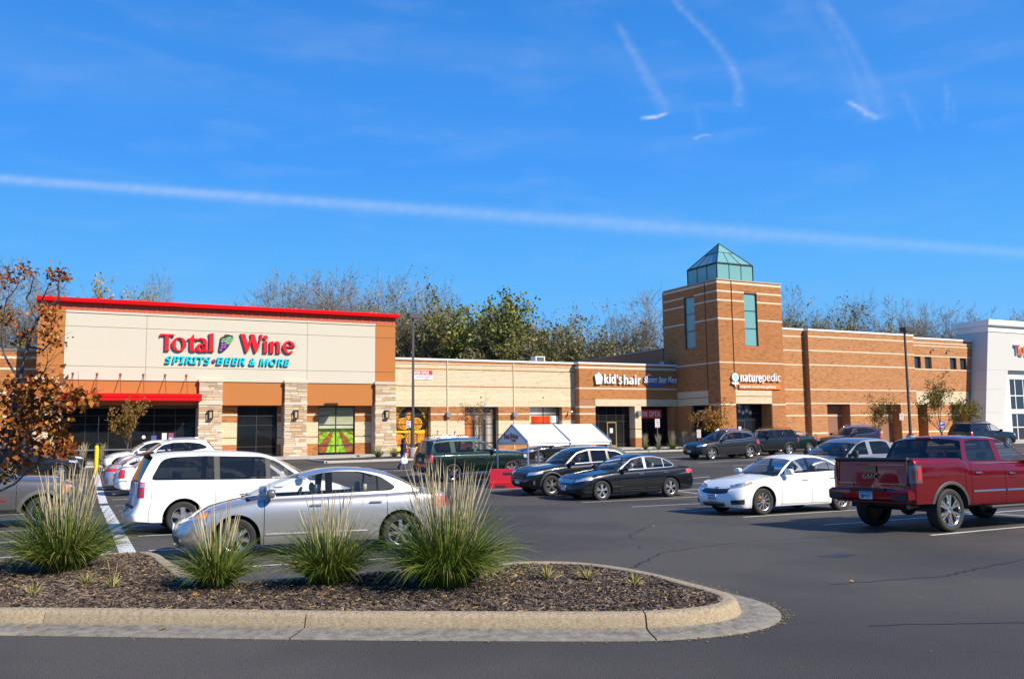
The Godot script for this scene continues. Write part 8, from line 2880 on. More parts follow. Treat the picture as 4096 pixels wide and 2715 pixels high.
func near_tree() -> void:
	var t := thing("rusty_tree", "young tree with rust brown leaves leaning in at the left edge", "tree")
	var r := RandomNumberGenerator.new()
	r.seed = 500
	var bm := bark("bark_near", Color(0.12, 0.095, 0.085))
	var brs := [[[-41.75, 0.1, 47.75], [-41.6, 0.4, 47.9], [-41.39, 0.71, 48.05], [-41.18, 1.23, 48.23], [-40.99, 1.73, 48.4], [-40.91, 2.19, 48.5], [-40.85, 2.6, 48.6], [-40.78, 3.01, 48.71], [-40.67, 3.31, 48.83], [-40.47, 3.55, 49.0], [-40.46, 3.77, 49.08]],
		[[-40.91, 2.19, 48.5], [-40.66, 2.35, 48.65], [-40.34, 2.41, 48.95], [-40.09, 2.4, 49.26]], [[-40.99, 1.73, 48.4], [-40.74, 1.94, 48.57], [-40.51, 2.14, 48.87], [-40.34, 2.33, 49.14]], [[-41.18, 1.23, 48.2], [-40.85, 1.38, 48.51], [-40.65, 1.61, 48.8], [-40.4, 1.76, 49.11]],
		[[-40.78, 3.01, 48.7], [-40.6, 2.98, 48.73], [-40.48, 3.06, 49.07]], [[-40.67, 3.31, 48.8], [-40.64, 3.58, 48.71], [-40.57, 3.7, 49.02]], [[-40.85, 2.6, 48.6], [-41.02, 2.92, 48.38], [-41.07, 3.22, 48.5], [-41.0, 3.57, 48.67], [-40.82, 3.8, 48.9]], [[-40.91, 2.19, 48.5], [-40.76, 2.5, 48.55], [-40.58, 2.69, 48.83], [-40.54, 2.83, 49.04]],
		[[-40.78, 3.01, 48.7], [-40.72, 3.17, 48.67], [-40.55, 3.19, 49.03]], [[-41.07, 3.22, 48.5], [-41.18, 3.59, 48.44], [-41.01, 3.86, 48.3]], [[-40.67, 3.31, 48.8], [-40.8, 3.59, 48.63], [-40.73, 3.8, 48.94]], [[-40.99, 1.73, 48.4], [-40.81, 1.61, 48.62], [-40.88, 1.5, 48.87]],
		[[-41.6, 0.5, 47.9], [-41.9, 1.2, 47.6], [-42.0, 2.2, 47.5], [-41.8, 3.2, 47.6]], [[-41.39, 0.8, 48.05], [-41.5, 1.7, 48.3], [-41.35, 2.6, 48.2], [-41.3, 3.5, 48.0]]]
	var tw := MB.new()
	var i := 0
	for br in brs:
		var path := []
		for k in br.size() - 1:
			var a := Vector3(br[k][0], br[k][1], br[k][2])
			var b := Vector3(br[k + 1][0], br[k + 1][1], br[k + 1][2])
			for q in 3:
				path.append(a.lerp(b, q / 3.0) + rnd_dir(r) * (0.012 if path.size() else 0.0))
		path.append(Vector3(br[-1][0], br[-1][1], br[-1][2]))
		var rads := []
		for k in path.size():
			var f := float(k) / (path.size() - 1)
			rads.append(lerpf(0.05, 0.006, f) if i == 0 else lerpf(0.016, 0.004, f))
		var m := MB.new()
		m.tube(path, rads, 7)
		part("trunk" if i == 0 else "limb", m, bm, t)
		# side twigs
		for k in range(4, path.size()):
			for q in 2:
				var d := (rnd_dir(r) + Vector3(0.2, 0.5, 0.2)).normalized()
				var e: Vector3 = path[k] + d * r.randf_range(0.1, 0.35)
				tw.tube([path[k], path[k].lerp(e, 0.5) + rnd_dir(r) * 0.02, e], [0.004, 0.003, 0.0015], 4, false)
		i += 1
	part("twigs", tw, bm, t).set_meta("kind", "stuff")
	var blobs := [[-41.05, 3.94, 48.11, 0.19, 0.19, 70], [-40.83, 3.96, 48.45, 0.13, 0.09, 30], [-40.51, 3.88, 48.83, 0.11, 0.11, 60], [-40.4, 3.83, 48.89, 0.07, 0.06, 25], [-41.05, 3.43, 47.89, 0.16, 0.14, 60], [-40.58, 3.43, 49.02, 0.14, 0.07, 45], [-40.53, 3.31, 49.04, 0.11, 0.08, 40], [-40.8, 3.19, 48.46, 0.08, 0.07, 25], [-40.55, 3.14, 49.03, 0.15, 0.11, 70], [-40.48, 3.03, 49.07, 0.09, 0.07, 30], [-40.89, 3.13, 47.97, 0.08, 0.05, 15], [-40.58, 2.92, 49.02, 0.07, 0.03, 8], [-40.93, 2.61, 48.39, 0.11, 0.06, 25], [-40.78, 2.49, 48.7, 0.2, 0.11, 70], [-40.57, 2.56, 49.02, 0.18, 0.13, 80], [-40.45, 2.47, 49.31, 0.06, 0.05, 15], [-40.61, 2.34, 48.78, 0.23, 0.11, 80], [-40.27, 2.44, 49.4, 0.11, 0.09, 35], [-40.16, 2.37, 49.56, 0.12, 0.09, 40], [-40.1, 2.33, 49.71, 0.06, 0.06, 15], [-40.34, 2.33, 49.25, 0.15, 0.09, 40], [-40.74, 2.16, 48.71, 0.26, 0.13, 80], [-40.51, 2.11, 49.06, 0.15, 0.12, 70], [-40.41, 1.98, 49.22, 0.12, 0.11, 50], [-40.94, 1.99, 48.16, 0.16, 0.13, 60], [-40.69, 1.89, 48.74, 0.23, 0.13, 70], [-40.32, 1.84, 49.37, 0.1, 0.11, 40], [-40.45, 1.79, 49.2, 0.2, 0.08, 50], [-40.81, 1.69, 48.68, 0.2, 0.1, 45], [-40.93, 1.53, 48.39, 0.11, 0.11, 35], [-40.58, 2.22, 48.35, 0.32, 0.27, 60], [-40.98, 2.37, 47.93, 0.14, 0.22, 50], [-41.6, 3.2, 47.9, 0.5, 0.6, 160], [-41.7, 2.2, 47.9, 0.5, 0.6, 160]]
	var cols := [Color(0.24, 0.07, 0.018), Color(0.3, 0.09, 0.018), Color(0.36, 0.14, 0.022), Color(0.16, 0.05, 0.018), Color(0.34, 0.09, 0.026), Color(0.36, 0.19, 0.03), Color(0.2, 0.075, 0.025)]
	var lb := MB.new()
	for q in blobs:
		for k in int(q[5] * 1.5):
			var p := Vector3(q[0], q[1], q[2]) + Vector3(r.randfn(0, 0.5) * q[3], r.randfn(0, 0.5) * q[4], r.randfn(0, 0.5) * q[3])
			lb.col = pick(r, cols)
			var d := (rnd_dir(r) + Vector3(0, -0.5, 0)).normalized()
			var sd := d.cross(rnd_dir(r)).normalized()
			var sz := r.randf_range(0.045, 0.095) if q[1] < 2.9 else r.randf_range(0.03, 0.06)
			leaf(lb, p, d, sd, sz, sz * 0.42, r.randf_range(0.1, 0.9))
	part("crown", lb, leaf_mat("leaf_near"), t)

func shop_grasses() -> void:
	var gg := "grass clumps along the shop fronts"
	var list := [[-38.9, 3.0, "feather grass left of the bronze tree at the wine store", 1.0, 1.35], [-39.9, 2.9, "paler feather grass furthest left at the wine store", 0.8, 1.3], [-22.6, 5.6, "broad green grass clump left of the walking person", 1.5, 0.95], [-21.6, 5.9, "second green clump between person and first lamp post", 1.2, 0.85],
		[-1.3, 5.3, "leftmost feather grass before the salon", 0.9, 1.25], [-0.3, 5.6, "second feather grass from left before the salon", 0.8, 1.2], [0.6, 6.2, "third and widest feather grass before the red NOW OPEN banner", 1.2, 1.4], [1.9, 6.0, "fourth feather grass before the salon", 0.9, 1.35], [3.0, 5.8, "slim feather grass left of the orange tree", 0.7, 1.3], [4.6, 7.2, "dull feather grass behind the charcoal crossover's bonnet", 1.1, 1.2], [21.6, 10.6, "dry grass clump left of the second lamp post's base", 0.9, 1.0]]
	var k := 0
	for q in list:
		grass("verge_grass", q[2], gg, Vector3(q[0], gnd(q[0], q[1]) + 0.12, q[1]), 300, 0.62 * q[3], 0.5 * q[3], 60 if q[4] > 1.0 else 14, q[4], 440 + k)
		k += 1

# ---------------------------------------------------------------- street furniture and people
func isle(called: String, label: String, x0: float, x1: float, z0: float, z1: float) -> void:
	var s := structure(called, label)
	var cm: Material = mats["concrete"]
	var n := maxi(1, int((x1 - x0) / 2.5))
	for i in n:
		var a := lerpf(x0, x1, float(i) / n) + 0.006
		var b := lerpf(x0, x1, float(i + 1) / n) - 0.006
		for e in [[z0, z0 + 0.16], [z1 - 0.16, z1]]:
			var k := MB.new()
			var y := gnd((a + b) / 2, (e[0] + e[1]) / 2) + 0.13
			k.cbox(Vector3((a + b) / 2, y - 0.2, (e[0] + e[1]) / 2), Vector3(b - a, 0.4, 0.16), 0.03)
			part("kerb_stone", k, cm, s)
	for x in [x0, x1]:
		var k := MB.new()
		k.cbox(Vector3(x, gnd(x, (z0 + z1) / 2) - 0.07, (z0 + z1) / 2), Vector3(0.16, 0.4, z1 - z0), 0.03)
		part("kerb_stone", k, cm, s)
	part("soil", sheet(x0 + 0.05, x1 - 0.05, z0 + 0.1, z1 - 0.1, 0.1, 0.4), mats["soil"], s)

func lamp_post(label: String, x: float, z: float, base_top: float, h: float, head_x: float) -> void:
	var y0 := gnd(x, z)
	var t := thing("lamp_post", label, "lamp post", Vector3(x, y0, z), 0.0, "car park lamp posts")
	var b := MB.new()
	b.lathe(Vector3(0, 0, 0), Vector3.UP, [[0.31, -0.1], [0.31, base_top - y0 - 0.03], [0.28, base_top - y0], [0.0, base_top - y0]], 24)
	part("concrete_base", b, mats["concrete"], t)
	var p := MB.new()
	p.boxc(Vector3(0, base_top - y0 + 0.06, 0), Vector3(0.3, 0.12, 0.3))
	p.hexa([Vector3(-0.075, base_top - y0 + 0.12, -0.075), Vector3(0.075, base_top - y0 + 0.12, -0.075), Vector3(0.075, base_top - y0 + 0.12, 0.075), Vector3(-0.075, base_top - y0 + 0.12, 0.075), Vector3(-0.055, h - y0, -0.055), Vector3(0.055, h - y0, -0.055), Vector3(0.055, h - y0, 0.055), Vector3(-0.055, h - y0, 0.055)])
	part("pole", p, mats["pole_paint"], t)
	var hd := MB.new()
	hd.cbox(Vector3(head_x, h - y0 + 0.17, 0.0), Vector3(0.95, 0.36, 0.55), 0.02)
	part("lamp_head", hd, mats["pole_paint"], t)
	var ln := MB.new()
	ln.lathe(Vector3(head_x + 0.05, h - y0 - 0.01, 0), Vector3.DOWN, [[0.24, 0.0], [0.2, 0.05], [0.0, 0.07]], 16)
	part("lens", ln, mat("lamp_lens", Color(0.6, 0.6, 0.56), 0.2), t)

func sign_post(label: String, x: float, z: float, top: float, w: float, h: float, m: Material, turn: float, marks: String, ink: Material) -> void:
	var y0 := gnd(x, z)
	if z < 9.0 and x > 5.5 or z < 2.6:
		y0 += 0.15
	var t := thing("sign_post", label, "sign", Vector3(x, y0, z), turn, "small signs on posts")
	var p := MB.new()
	p.cyl(Vector3(0, -0.1, 0), Vector3(0, top - y0, 0), 0.025, 8)
	part("post", p, mats["metal_grey"], t)
	var b := MB.new()
	b.cbox(Vector3(0, top - y0 - h / 2, 0.035), Vector3(w, h, 0.012), 0.004)
	var bd := part("sign_plate", b, m, t)
	var ls := marks.split("|")
	for i in ls.size():
		text("lettering", ls[i], h * 0.62 / ls.size(), Vector3(0, top - y0 - h * (i + 0.5) / ls.size(), 0.044), ink, bd, {"width": w * 0.7, "depth": 0.003})

func make_furniture() -> void:
	mat("soil_dark", Color(0.05, 0.035, 0.028), 0.95)
	grain("soil", [[0.0, Color(0.02, 0.014, 0.01)], [0.5, Color(0.045, 0.032, 0.025)], [1.0, Color(0.09, 0.065, 0.05)]], 3.0, 0.95, 0.08, 0.8)
	isle("planting_strip", "narrow kerbed bed before the wine store doors", -44.0, -35.0, 2.85, 4.8)
	isle("planting_strip", "kerbed bed round the first lamp post", -27.0, -16.0, 5.0, 9.2)
	isle("planting_strip", "kerbed bed of grasses before the salon", -6.0, 5.3, 4.6, 8.3)
	isle("planting_strip", "kerbed bed of small trees before the brick hall", 13.0, 34.0, 9.6, 12.4)
	lamp_post("tall dark lamp post rising before the cream brick wing", -20.65, 6.8, 0.92, 9.37, 0.15)
	lamp_post("tall dark lamp post rising before the long brick hall", 14.9, 16.0, 1.24, 8.95, 0.3)
	var wp: Material = mats["white_sign"]
	var redi := mat("ink_red", Color(0.5, 0.02, 0.02), 0.6)
	var bl := mat("sign_blue", Color(0.015, 0.05, 0.3), 0.5)
	sign_post("white no parking sign before the NOW OPEN window", -2.75, 8.9, 2.66, 0.34, 0.62, wp, -0.3, "NO|PARKING|FIRE|LANE", redi)
	sign_post("low white and red sign behind the charcoal crossover's bonnet", 0.97, 8.9, 1.85, 0.3, 0.6, wp, -0.3, "NO|PARKING|FIRE|LANE", redi)
	sign_post("low sign just right of the orange tree", 3.2, 8.9, 1.85, 0.3, 0.4, mat("sign_maroon", Color(0.2, 0.03, 0.04), 0.6), -0.3, "STOP", wp)
	sign_post("white sign on the brick hall left of the second lamp post", 21.1, 10.2, 2.98, 0.34, 0.56, wp, -0.3, "NO|PARKING|FIRE|LANE", redi)
	sign_post("blue parking sign before the tall green and rust tree", 21.2, 13.9, 2.25, 0.4, 0.55, bl, -0.4, "P|PERMIT", wp)
	sign_post("blue parking sign at the foot of the pale store", 28.7, 12.2, 2.27, 0.4, 0.55, bl, -0.7, "P|PERMIT", wp)
	sign_post("left of two dark blue signs seen edge on over the green SUV", -19.44, 8.0, 2.0, 0.32, 0.5, bl, 1.0, "P", wp)
	sign_post("right of two dark blue signs seen edge on over the green SUV", -18.23, 8.0, 1.94, 0.32, 0.5, bl, 1.0, "P", wp)
	sign_post("white sign before the barrel print window", -19.95, 4.0, 2.68, 0.3, 0.46, wp, -0.3, "NO|PARKING", redi)
	# yellow bollard with a sign seen edge on
	var by := gnd(-39.3, 10.85)
	var bo := thing("yellow_bollard", "bright yellow bollard with an edge-on sign at the divider's far end", "bollard", Vector3(-39.3, by, 10.85))
	var bb := MB.new()
	bb.lathe(Vector3.ZERO, Vector3.UP, [[0.1, -0.1], [0.1, 1.36], [0.085, 1.43], [0.05, 1.46], [0.0, 1.47]], 20)
	part("sleeve", bb, mat("bollard_yellow", Color(0.85, 0.6, 0.01), 0.4), bo)
	bx("post", Vector3(-0.03, 1.4, -0.03), Vector3(0.03, 2.3, 0.03), mats["pole_paint"], bo)
	bx("sign_plate", Vector3(0.035, 1.65, -0.2), Vector3(0.05, 2.9, 0.2), mats["pole_paint"], bo)
	canopy()
	# red plastic barrier
	var rb := thing("red_barrier", "red plastic road barrier at the canopy's left end", "barrier", stand(-24.35, 28.75), -0.6)
	var pr := MB.new()
	pr.prism(Vector3(0.95, 0, 0), Vector3.BACK, Vector3.UP, PackedVector2Array(V([-0.28, 0.0, 0.28, 0.0, 0.28, 0.2, 0.2, 0.26, 0.11, 0.7, 0.1, 0.74, -0.1, 0.74, -0.11, 0.7, -0.2, 0.26, -0.28, 0.2])), 1.9)
	part("shell", pr, mat("barrier_red", Color(0.55, 0.012, 0.02), 0.35, 0.0, {"clearcoat_enabled": true, "clearcoat": 0.3}), rb)
	for x in [-0.5, 0.5]:
		bx("fork_slot", Vector3(x - 0.2, 0.0, -0.285), Vector3(x + 0.2, 0.1, 0.285), mats["trim_dark"], rb)
	for x in [-0.1]:
		bx("hand_slot", Vector3(x - 0.3, 0.5, -0.158), Vector3(x + 0.5, 0.6, 0.158), mats["trim_dark"], rb)
	for x in [-0.96, 0.92]:
		bx("hinge_rib", Vector3(x, 0.05, -0.09), Vector3(x + 0.05, 0.7, 0.09), mats["barrier_red"], rb)
	# hydrant
	var hy := thing("fire_hydrant", "red fire hydrant behind the walking person", "hydrant", Vector3(-21.2, gnd(-21.2, 7.0) + 0.08, 7.0))
	var hb := MB.new()
	hb.lathe(Vector3.ZERO, Vector3.UP, [[0.15, 0.0], [0.15, 0.06], [0.1, 0.08], [0.095, 0.5], [0.13, 0.52], [0.13, 0.57], [0.11, 0.64], [0.06, 0.7], [0.03, 0.71], [0.03, 0.76], [0.0, 0.77]], 18)
	part("barrel", hb, mat("hydrant_red", Color(0.6, 0.03, 0.02), 0.45), hy)
	for d in [Vector3.RIGHT, Vector3.LEFT, Vector3.BACK]:
		var nb := MB.new()
		nb.lathe(Vector3(0, 0.42, 0), d, [[0.06, 0.08], [0.06, 0.15], [0.045, 0.17], [0.0, 0.175]], 12)
		part("nozzle", nb, mats["hydrant_red"], hy)
	# entrance odds and ends
	var sw := gnd(7.6, 9.0) + 0.153
	var sb := thing("sandwich_board", "black chalk board in wooden frame at the tower entrance", "sign", Vector3(7.6, sw, 8.0), -0.35)
	for e in [[0.22, -0.15], [-0.22, 0.15]]:
		var f := MB.new()
		for x in [-0.3, 0.3]:
			f.tube([Vector3(x, 0.0, e[0]), Vector3(x, 1.1, 0.02 * signf(e[0]))], [0.028, 0.028], 4)
		for q in [0.08, 1.0]:
			var zz: float = lerpf(e[0], 0.02 * signf(e[0]), q)
			f.tube([Vector3(-0.3, 1.1 * q, zz), Vector3(0.3, 1.1 * q, zz)], [0.028, 0.028], 4)
		part("frame", f, mat("board_wood", Color(0.4, 0.26, 0.13), 0.7), sb)
		var q := MB.new()
		var za: float = lerpf(e[0], 0.02 * signf(e[0]), 0.08)
		var zb: float = lerpf(e[0], 0.02 * signf(e[0]), 1.0)
		q.quad(Vector3(-0.28, 0.09, za), Vector3(0.28, 0.09, za), Vector3(0.28, 1.1, zb), Vector3(-0.28, 1.1, zb), Vector3(0, 0, signf(e[0])))
		part("board", q, mats["black_sign"], sb)
	var pt := thing("glazed_pot", "teal glazed planter pot right of the chalk board", "pot", Vector3(8.75, sw, 7.6))
	var pb := MB.new()
	pb.lathe(Vector3.ZERO, Vector3.UP, [[0.0, 0.0], [0.17, 0.0], [0.25, 0.3], [0.27, 0.5], [0.24, 0.66], [0.27, 0.72], [0.23, 0.72], [0.2, 0.64], [0.0, 0.62]], 24)
	part("body", pb, mat("glaze", Color(0.04, 0.16, 0.17), 0.2), pt)
	var pk := thing("pumpkin", "orange pumpkin at the foot of the teal pot", "pumpkin", Vector3(8.3, sw, 7.9))
	var pm := MB.new()
	var rows := []
	for i in 10:
		var f := PI * i / 9.0 - PI / 2
		var row := []
		for j in 25:
			var a := TAU * j / 24.0
			var rr := 0.2 * (1.0 + 0.07 * cos(a * 8.0)) * cos(f)
			row.append(Vector3(rr * cos(a), 0.15 + 0.15 * sin(f) * (0.85 + 0.15 * cos(f)), rr * sin(a)))
		rows.append(row)
	pm.grid(rows, Vector3(0, 0.15, 0), false, true)
	part("fruit", pm, mat("pumpkin", Color(0.72, 0.2, 0.015), 0.5), pk)
	var ps := MB.new()
	ps.tube([Vector3(0, 0.28, 0), Vector3(0.02, 0.36, 0.01)], [0.025, 0.018], 6)
	part("stem", ps, mat("stem", Color(0.14, 0.14, 0.05), 0.8), pk)
	walker()

func canopy() -> void:
	# gabled cart shelter: posts, frames, white fabric
	var x0 := -24.0
	var x1 := -20.05
	var z0 := 26.55
	var z1 := 29.35
	var zm := 27.95
	var y := gnd(-21.8, 28.0)
	var t := thing("cart_shelter", "white gabled fabric canopy on metal posts over the cart bay", "canopy", Vector3(0, y, 0))
	var steel := mat("galvanised", Color(0.5, 0.53, 0.56), 0.35, 0.8)
	var eave := 1.76
	var ridge := 2.48
	var cloth := mat("canopy_cloth", Color(0.8, 0.84, 0.86), 0.7, 0.0, {"backlight_enabled": true, "backlight": Color(0.75, 0.75, 0.75), "cull_mode": BaseMaterial3D.CULL_DISABLED})
	for x in [x0, (x0 + x1) / 2, x1]:
		for z in [z0, z1]:
			var p := MB.new()
			p.cyl(Vector3(x, -0.1, z), Vector3(x, eave, z), 0.045, 10)
			part("post", p, steel, t)
		var f := MB.new()
		f.tube([Vector3(x, eave, z0), Vector3(x, eave + 0.05, z0 + 0.03), Vector3(x, ridge, zm), Vector3(x, eave + 0.05, z1 - 0.03), Vector3(x, eave, z1)], [0.05, 0.05, 0.05, 0.05, 0.05], 8)
		part("rafter", f, steel, t)
	for k in 2:
		var a := lerpf(x0, x1, k / 2.0) + 0.05
		var b := lerpf(x0, x1, (k + 1) / 2.0) - 0.05
		for sd in [[z1, 1.0], [z0, -1.0]]:
			var g := []
			for i in 9:
				var row := []
				for j in 9:
					var u := i / 8.0
					var v := j / 8.0
					row.append(Vector3(lerpf(a, b, v), lerpf(eave, ridge, u) + 0.03 - 0.035 * sin(PI * u) * sin(PI * v), lerpf(sd[0], zm, u)))
				g.append(row)
			g.insert(0, [])
			for j in 9:
				g[0].append(Vector3(lerpf(a, b, j / 8.0), eave - 0.12, sd[0] + 0.01 * sd[1]))
			var m := MB.new()
			m.grid(g, Vector3(0, 1, sd[1]), true)
			part("roof_panel", m, cloth, t)
	for x in [x0 - 0.03, x1 + 0.03]:
		var gb := MB.new()
		gb.tri(Vector3(x, eave, z0 + 0.05), Vector3(x, eave, z1 - 0.05), Vector3(x, ridge - 0.03, zm), Vector3.LEFT if x < -22 else Vector3.RIGHT)
		part("gable_panel", gb, cloth, t)
	text("gable_lettering", "Total", 0.22, Vector3(x0 - 0.06, eave + 0.26, zm - 0.4), mats["wine_ink"], t, {"width": 0.55, "depth": 0.01, "turn": -PI / 2, "font": "Droid Serif"})
	text("gable_lettering", "Wine", 0.22, Vector3(x0 - 0.06, eave + 0.26, zm + 0.4), mats["wine_ink"], t, {"width": 0.55, "depth": 0.01, "turn": -PI / 2, "font": "Droid Serif"})
	text("gable_lettering", "& MORE", 0.08, Vector3(x0 - 0.06, eave + 0.09, zm + 0.25), mats["wine_ink"], t, {"depth": 0.01, "turn": -PI / 2})
	var gp := MB.new()
	ellipsoid(gp, Vector3(x0 - 0.05, eave + 0.27, zm), Vector3(0.015, 0.15, 0.07))
	part("grape_mark", gp, mats["sign_plum"], t)
	for z in [z0, z1]:
		var r := MB.new()
		r.cyl(Vector3(x0, eave, z), Vector3(x1, eave, z), 0.03, 8)
		part("eave_rail", r, steel, t)
	# nested carts
	for i in 3:
		var c := thing("shopping_cart", ["first nested wire shopping cart under the canopy", "second nested wire shopping cart under the canopy", "third nested wire shopping cart under the canopy"][i], "cart", stand(-23.0 + i * 0.35, 27.3), 0.0, "nested shopping carts")
		var b := MB.new()
		for k in 9:
			var f := k / 8.0
			b.tube([Vector3(lerpf(-0.4, 0.45, f), lerpf(0.55, 0.6, f), -0.22), Vector3(lerpf(-0.45, 0.5, f), lerpf(1.0, 0.9, f), -0.27)], [0.005], 4, false)
			b.tube([Vector3(lerpf(-0.4, 0.45, f), lerpf(0.55, 0.6, f), 0.22), Vector3(lerpf(-0.45, 0.5, f), lerpf(1.0, 0.9, f), 0.27)], [0.005], 4, false)
		for h in [0.0, 0.33, 0.66, 1.0]:
			b.tube([Vector3(-0.4, lerpf(0.55, 1.0, h), -0.25), Vector3(0.48, lerpf(0.6, 0.9, h), -0.25), Vector3(0.48, lerpf(0.6, 0.9, h), 0.25), Vector3(-0.4, lerpf(0.55, 1.0, h), 0.25)], [0.006], 4, false)
		part("basket", b, mats["chrome"], c)
		var fr := MB.new()
		for z in [-0.23, 0.23]:
			fr.tube([Vector3(-0.5, 1.0, z), Vector3(-0.35, 0.55, z), Vector3(-0.35, 0.2, z), Vector3(0.45, 0.16, z)], [0.012], 6)
		part("frame", fr, mats["chrome"], c)
		var hd := MB.new()
		hd.cyl(Vector3(-0.5, 1.0, -0.27), Vector3(-0.5, 1.0, 0.27), 0.018, 8)
		part("handle", hd, mats["lamp_red"], c)
		for q in [[-0.35, -0.23], [-0.35, 0.23], [0.42, -0.18], [0.42, 0.18]]:
			var wl := MB.new()
			wl.lathe(Vector3(q[0], 0.062, q[1]), Vector3.BACK, [[0.0, -0.015], [0.062, -0.015], [0.062, 0.015], [0.0, 0.015]], 14)
			wl.boxc(Vector3(q[0], 0.14, q[1]), Vector3(0.03, 0.1, 0.045))
			part("castor", wl, mats["rubber"], c)

# mesh a smooth union of tapered capsules [a, b, ra, rb, colour] as surface nets
func nets(b: MB, bones: Array, cell: float, blend: float) -> void:
	var lo := Vector3(9, 9, 9)
	var hi := -lo
	for q in bones:
		var m: float = maxf(q[2], q[3]) + cell * 3
		for p in [q[0], q[1]]:
			lo = lo.min(p - Vector3.ONE * m)
			hi = hi.max(p + Vector3.ONE * m)
	var n := Vector3i(((hi - lo) / cell).ceil()) + Vector3i.ONE
	var f := PackedFloat32Array()
	f.resize(n.x * n.y * n.z)
	f.fill(1.0)
	var own := PackedInt32Array()
	own.resize(n.x * n.y * n.z)
	var best := PackedFloat32Array()
	best.resize(n.x * n.y * n.z)
	best.fill(9.0)
	for bi in bones.size():
		var q: Array = bones[bi]
		var a: Vector3 = q[0]
		var e: Vector3 = q[1]
		var m: float = maxf(q[2], q[3]) + blend + cell * 2
		var i0 := Vector3i(((a.min(e) - Vector3.ONE * m - lo) / cell).floor()).max(Vector3i.ZERO)
		var i1 := Vector3i(((a.max(e) + Vector3.ONE * m - lo) / cell).ceil()).min(n - Vector3i.ONE)
		var ab := e - a
		var l2 := maxf(ab.length_squared(), 1e-9)
		for z in range(i0.z, i1.z + 1):
			for y in range(i0.y, i1.y + 1):
				for x in range(i0.x, i1.x + 1):
					var p := lo + Vector3(x, y, z) * cell
					var h := clampf((p - a).dot(ab) / l2, 0.0, 1.0)
					var d := p.distance_to(a + ab * h) - lerpf(q[2], q[3], h)
					var k := (z * n.y + y) * n.x + x
					if d < best[k]:
						best[k] = d
						own[k] = bi
					var c := f[k]
					var hh := maxf(blend - absf(c - d), 0.0) / blend
					f[k] = minf(c, d) - hh * hh * blend * 0.25
	var idx := {}
	var cor := [0, 1, n.x, n.x + 1, n.x * n.y, n.x * n.y + 1, n.x * n.y + n.x, n.x * n.y + n.x + 1]
	var off := [Vector3(0, 0, 0), Vector3(1, 0, 0), Vector3(0, 1, 0), Vector3(1, 1, 0), Vector3(0, 0, 1), Vector3(1, 0, 1), Vector3(0, 1, 1), Vector3(1, 1, 1)]
	var edges := [[0, 1], [2, 3], [4, 5], [6, 7], [0, 2], [1, 3], [4, 6], [5, 7], [0, 4], [1, 5], [2, 6], [3, 7]]
	var first := b.v.size()
	for z in n.z - 1:
		for y in n.y - 1:
			for x in n.x - 1:
				var k := (z * n.y + y) * n.x + x
				var neg := 0
				for c in 8:
					if f[k + cor[c]] < 0.0:
						neg += 1
				if neg == 0 or neg == 8:
					continue
				var s := Vector3.ZERO
				var cnt := 0
				for e in edges:
					var fa := f[k + cor[e[0]]]
					var fb := f[k + cor[e[1]]]
					if (fa < 0.0) != (fb < 0.0):
						s += off[e[0]].lerp(off[e[1]], fa / (fa - fb))
						cnt += 1
				var g := Vector3(f[k + 1] - f[k] + f[k + cor[7]] - f[k + cor[6]], f[k + cor[2]] - f[k] + f[k + cor[7]] - f[k + cor[5]], f[k + cor[4]] - f[k] + f[k + cor[7]] - f[k + cor[3]])
				idx[k] = b.v.size()
				b.v.append(lo + (Vector3(x, y, z) + s / cnt) * cell)
				b.n.append(g.normalized())
				b.c.append(bones[own[k]][4])
				b.t.append(Vector2.ZERO)
	for k in idx:
		for ax in 3:
			var st: int = [1, n.x, n.x * n.y][ax]
			var u: int = [n.x, n.x * n.y, 1][ax]
			var w: int = [n.x * n.y, 1, n.x][ax]
			var fa := f[k]
			var fb := f[k + st]
			if (fa < 0.0) == (fb < 0.0):
				continue
			if not (idx.has(k - u) and idx.has(k - w) and idx.has(k - u - w)):
				continue
			var q := [idx[k], idx[k - u], idx[k - u - w], idx[k - w]]
			if fa < 0.0:
				b.ix.append_array(PackedInt32Array([q[0], q[2], q[1], q[0], q[3], q[2]]))
			else:
				b.ix.append_array(PackedInt32Array([q[0], q[1], q[2], q[0], q[2], q[3]]))

func hand(b: MB, w: Vector3, dn: Vector3, fw: Vector3, skin: Color) -> void:
	var sd := dn.cross(fw).normalized()
	var bones := [[w, w + dn * 0.05, 0.022, 0.03, skin], [w + dn * 0.05 - fw * 0.022, w + dn * 0.08 - fw * 0.024, 0.02, 0.016, skin], [w + dn * 0.05 + fw * 0.022, w + dn * 0.08 + fw * 0.024, 0.02, 0.016, skin]]
	for k in 4:
		var o := fw * (0.03 - 0.02 * k)
		var ln: float = [0.034, 0.038, 0.035, 0.028][k]
		var p0 := w + dn * 0.082 + o
		var p1 := p0 + dn * ln
		var p2 := p1 + (dn * 0.4 + sd * 0.8) * ln * 0.8
		bones.append([p0, p1, 0.009, 0.0085, skin])
		bones.append([p1, p2, 0.0085, 0.0075, skin])
	var t0 := w + dn * 0.035 + fw * 0.03
	var t1 := t0 + (dn * 0.6 + fw * 0.6) * 0.035
	bones.append([t0, t1, 0.012, 0.01, skin])
	bones.append([t1, t1 + (dn * 0.7 + sd * 0.6) * 0.028, 0.01, 0.008, skin])
	nets(b, bones, 0.006, 0.006)

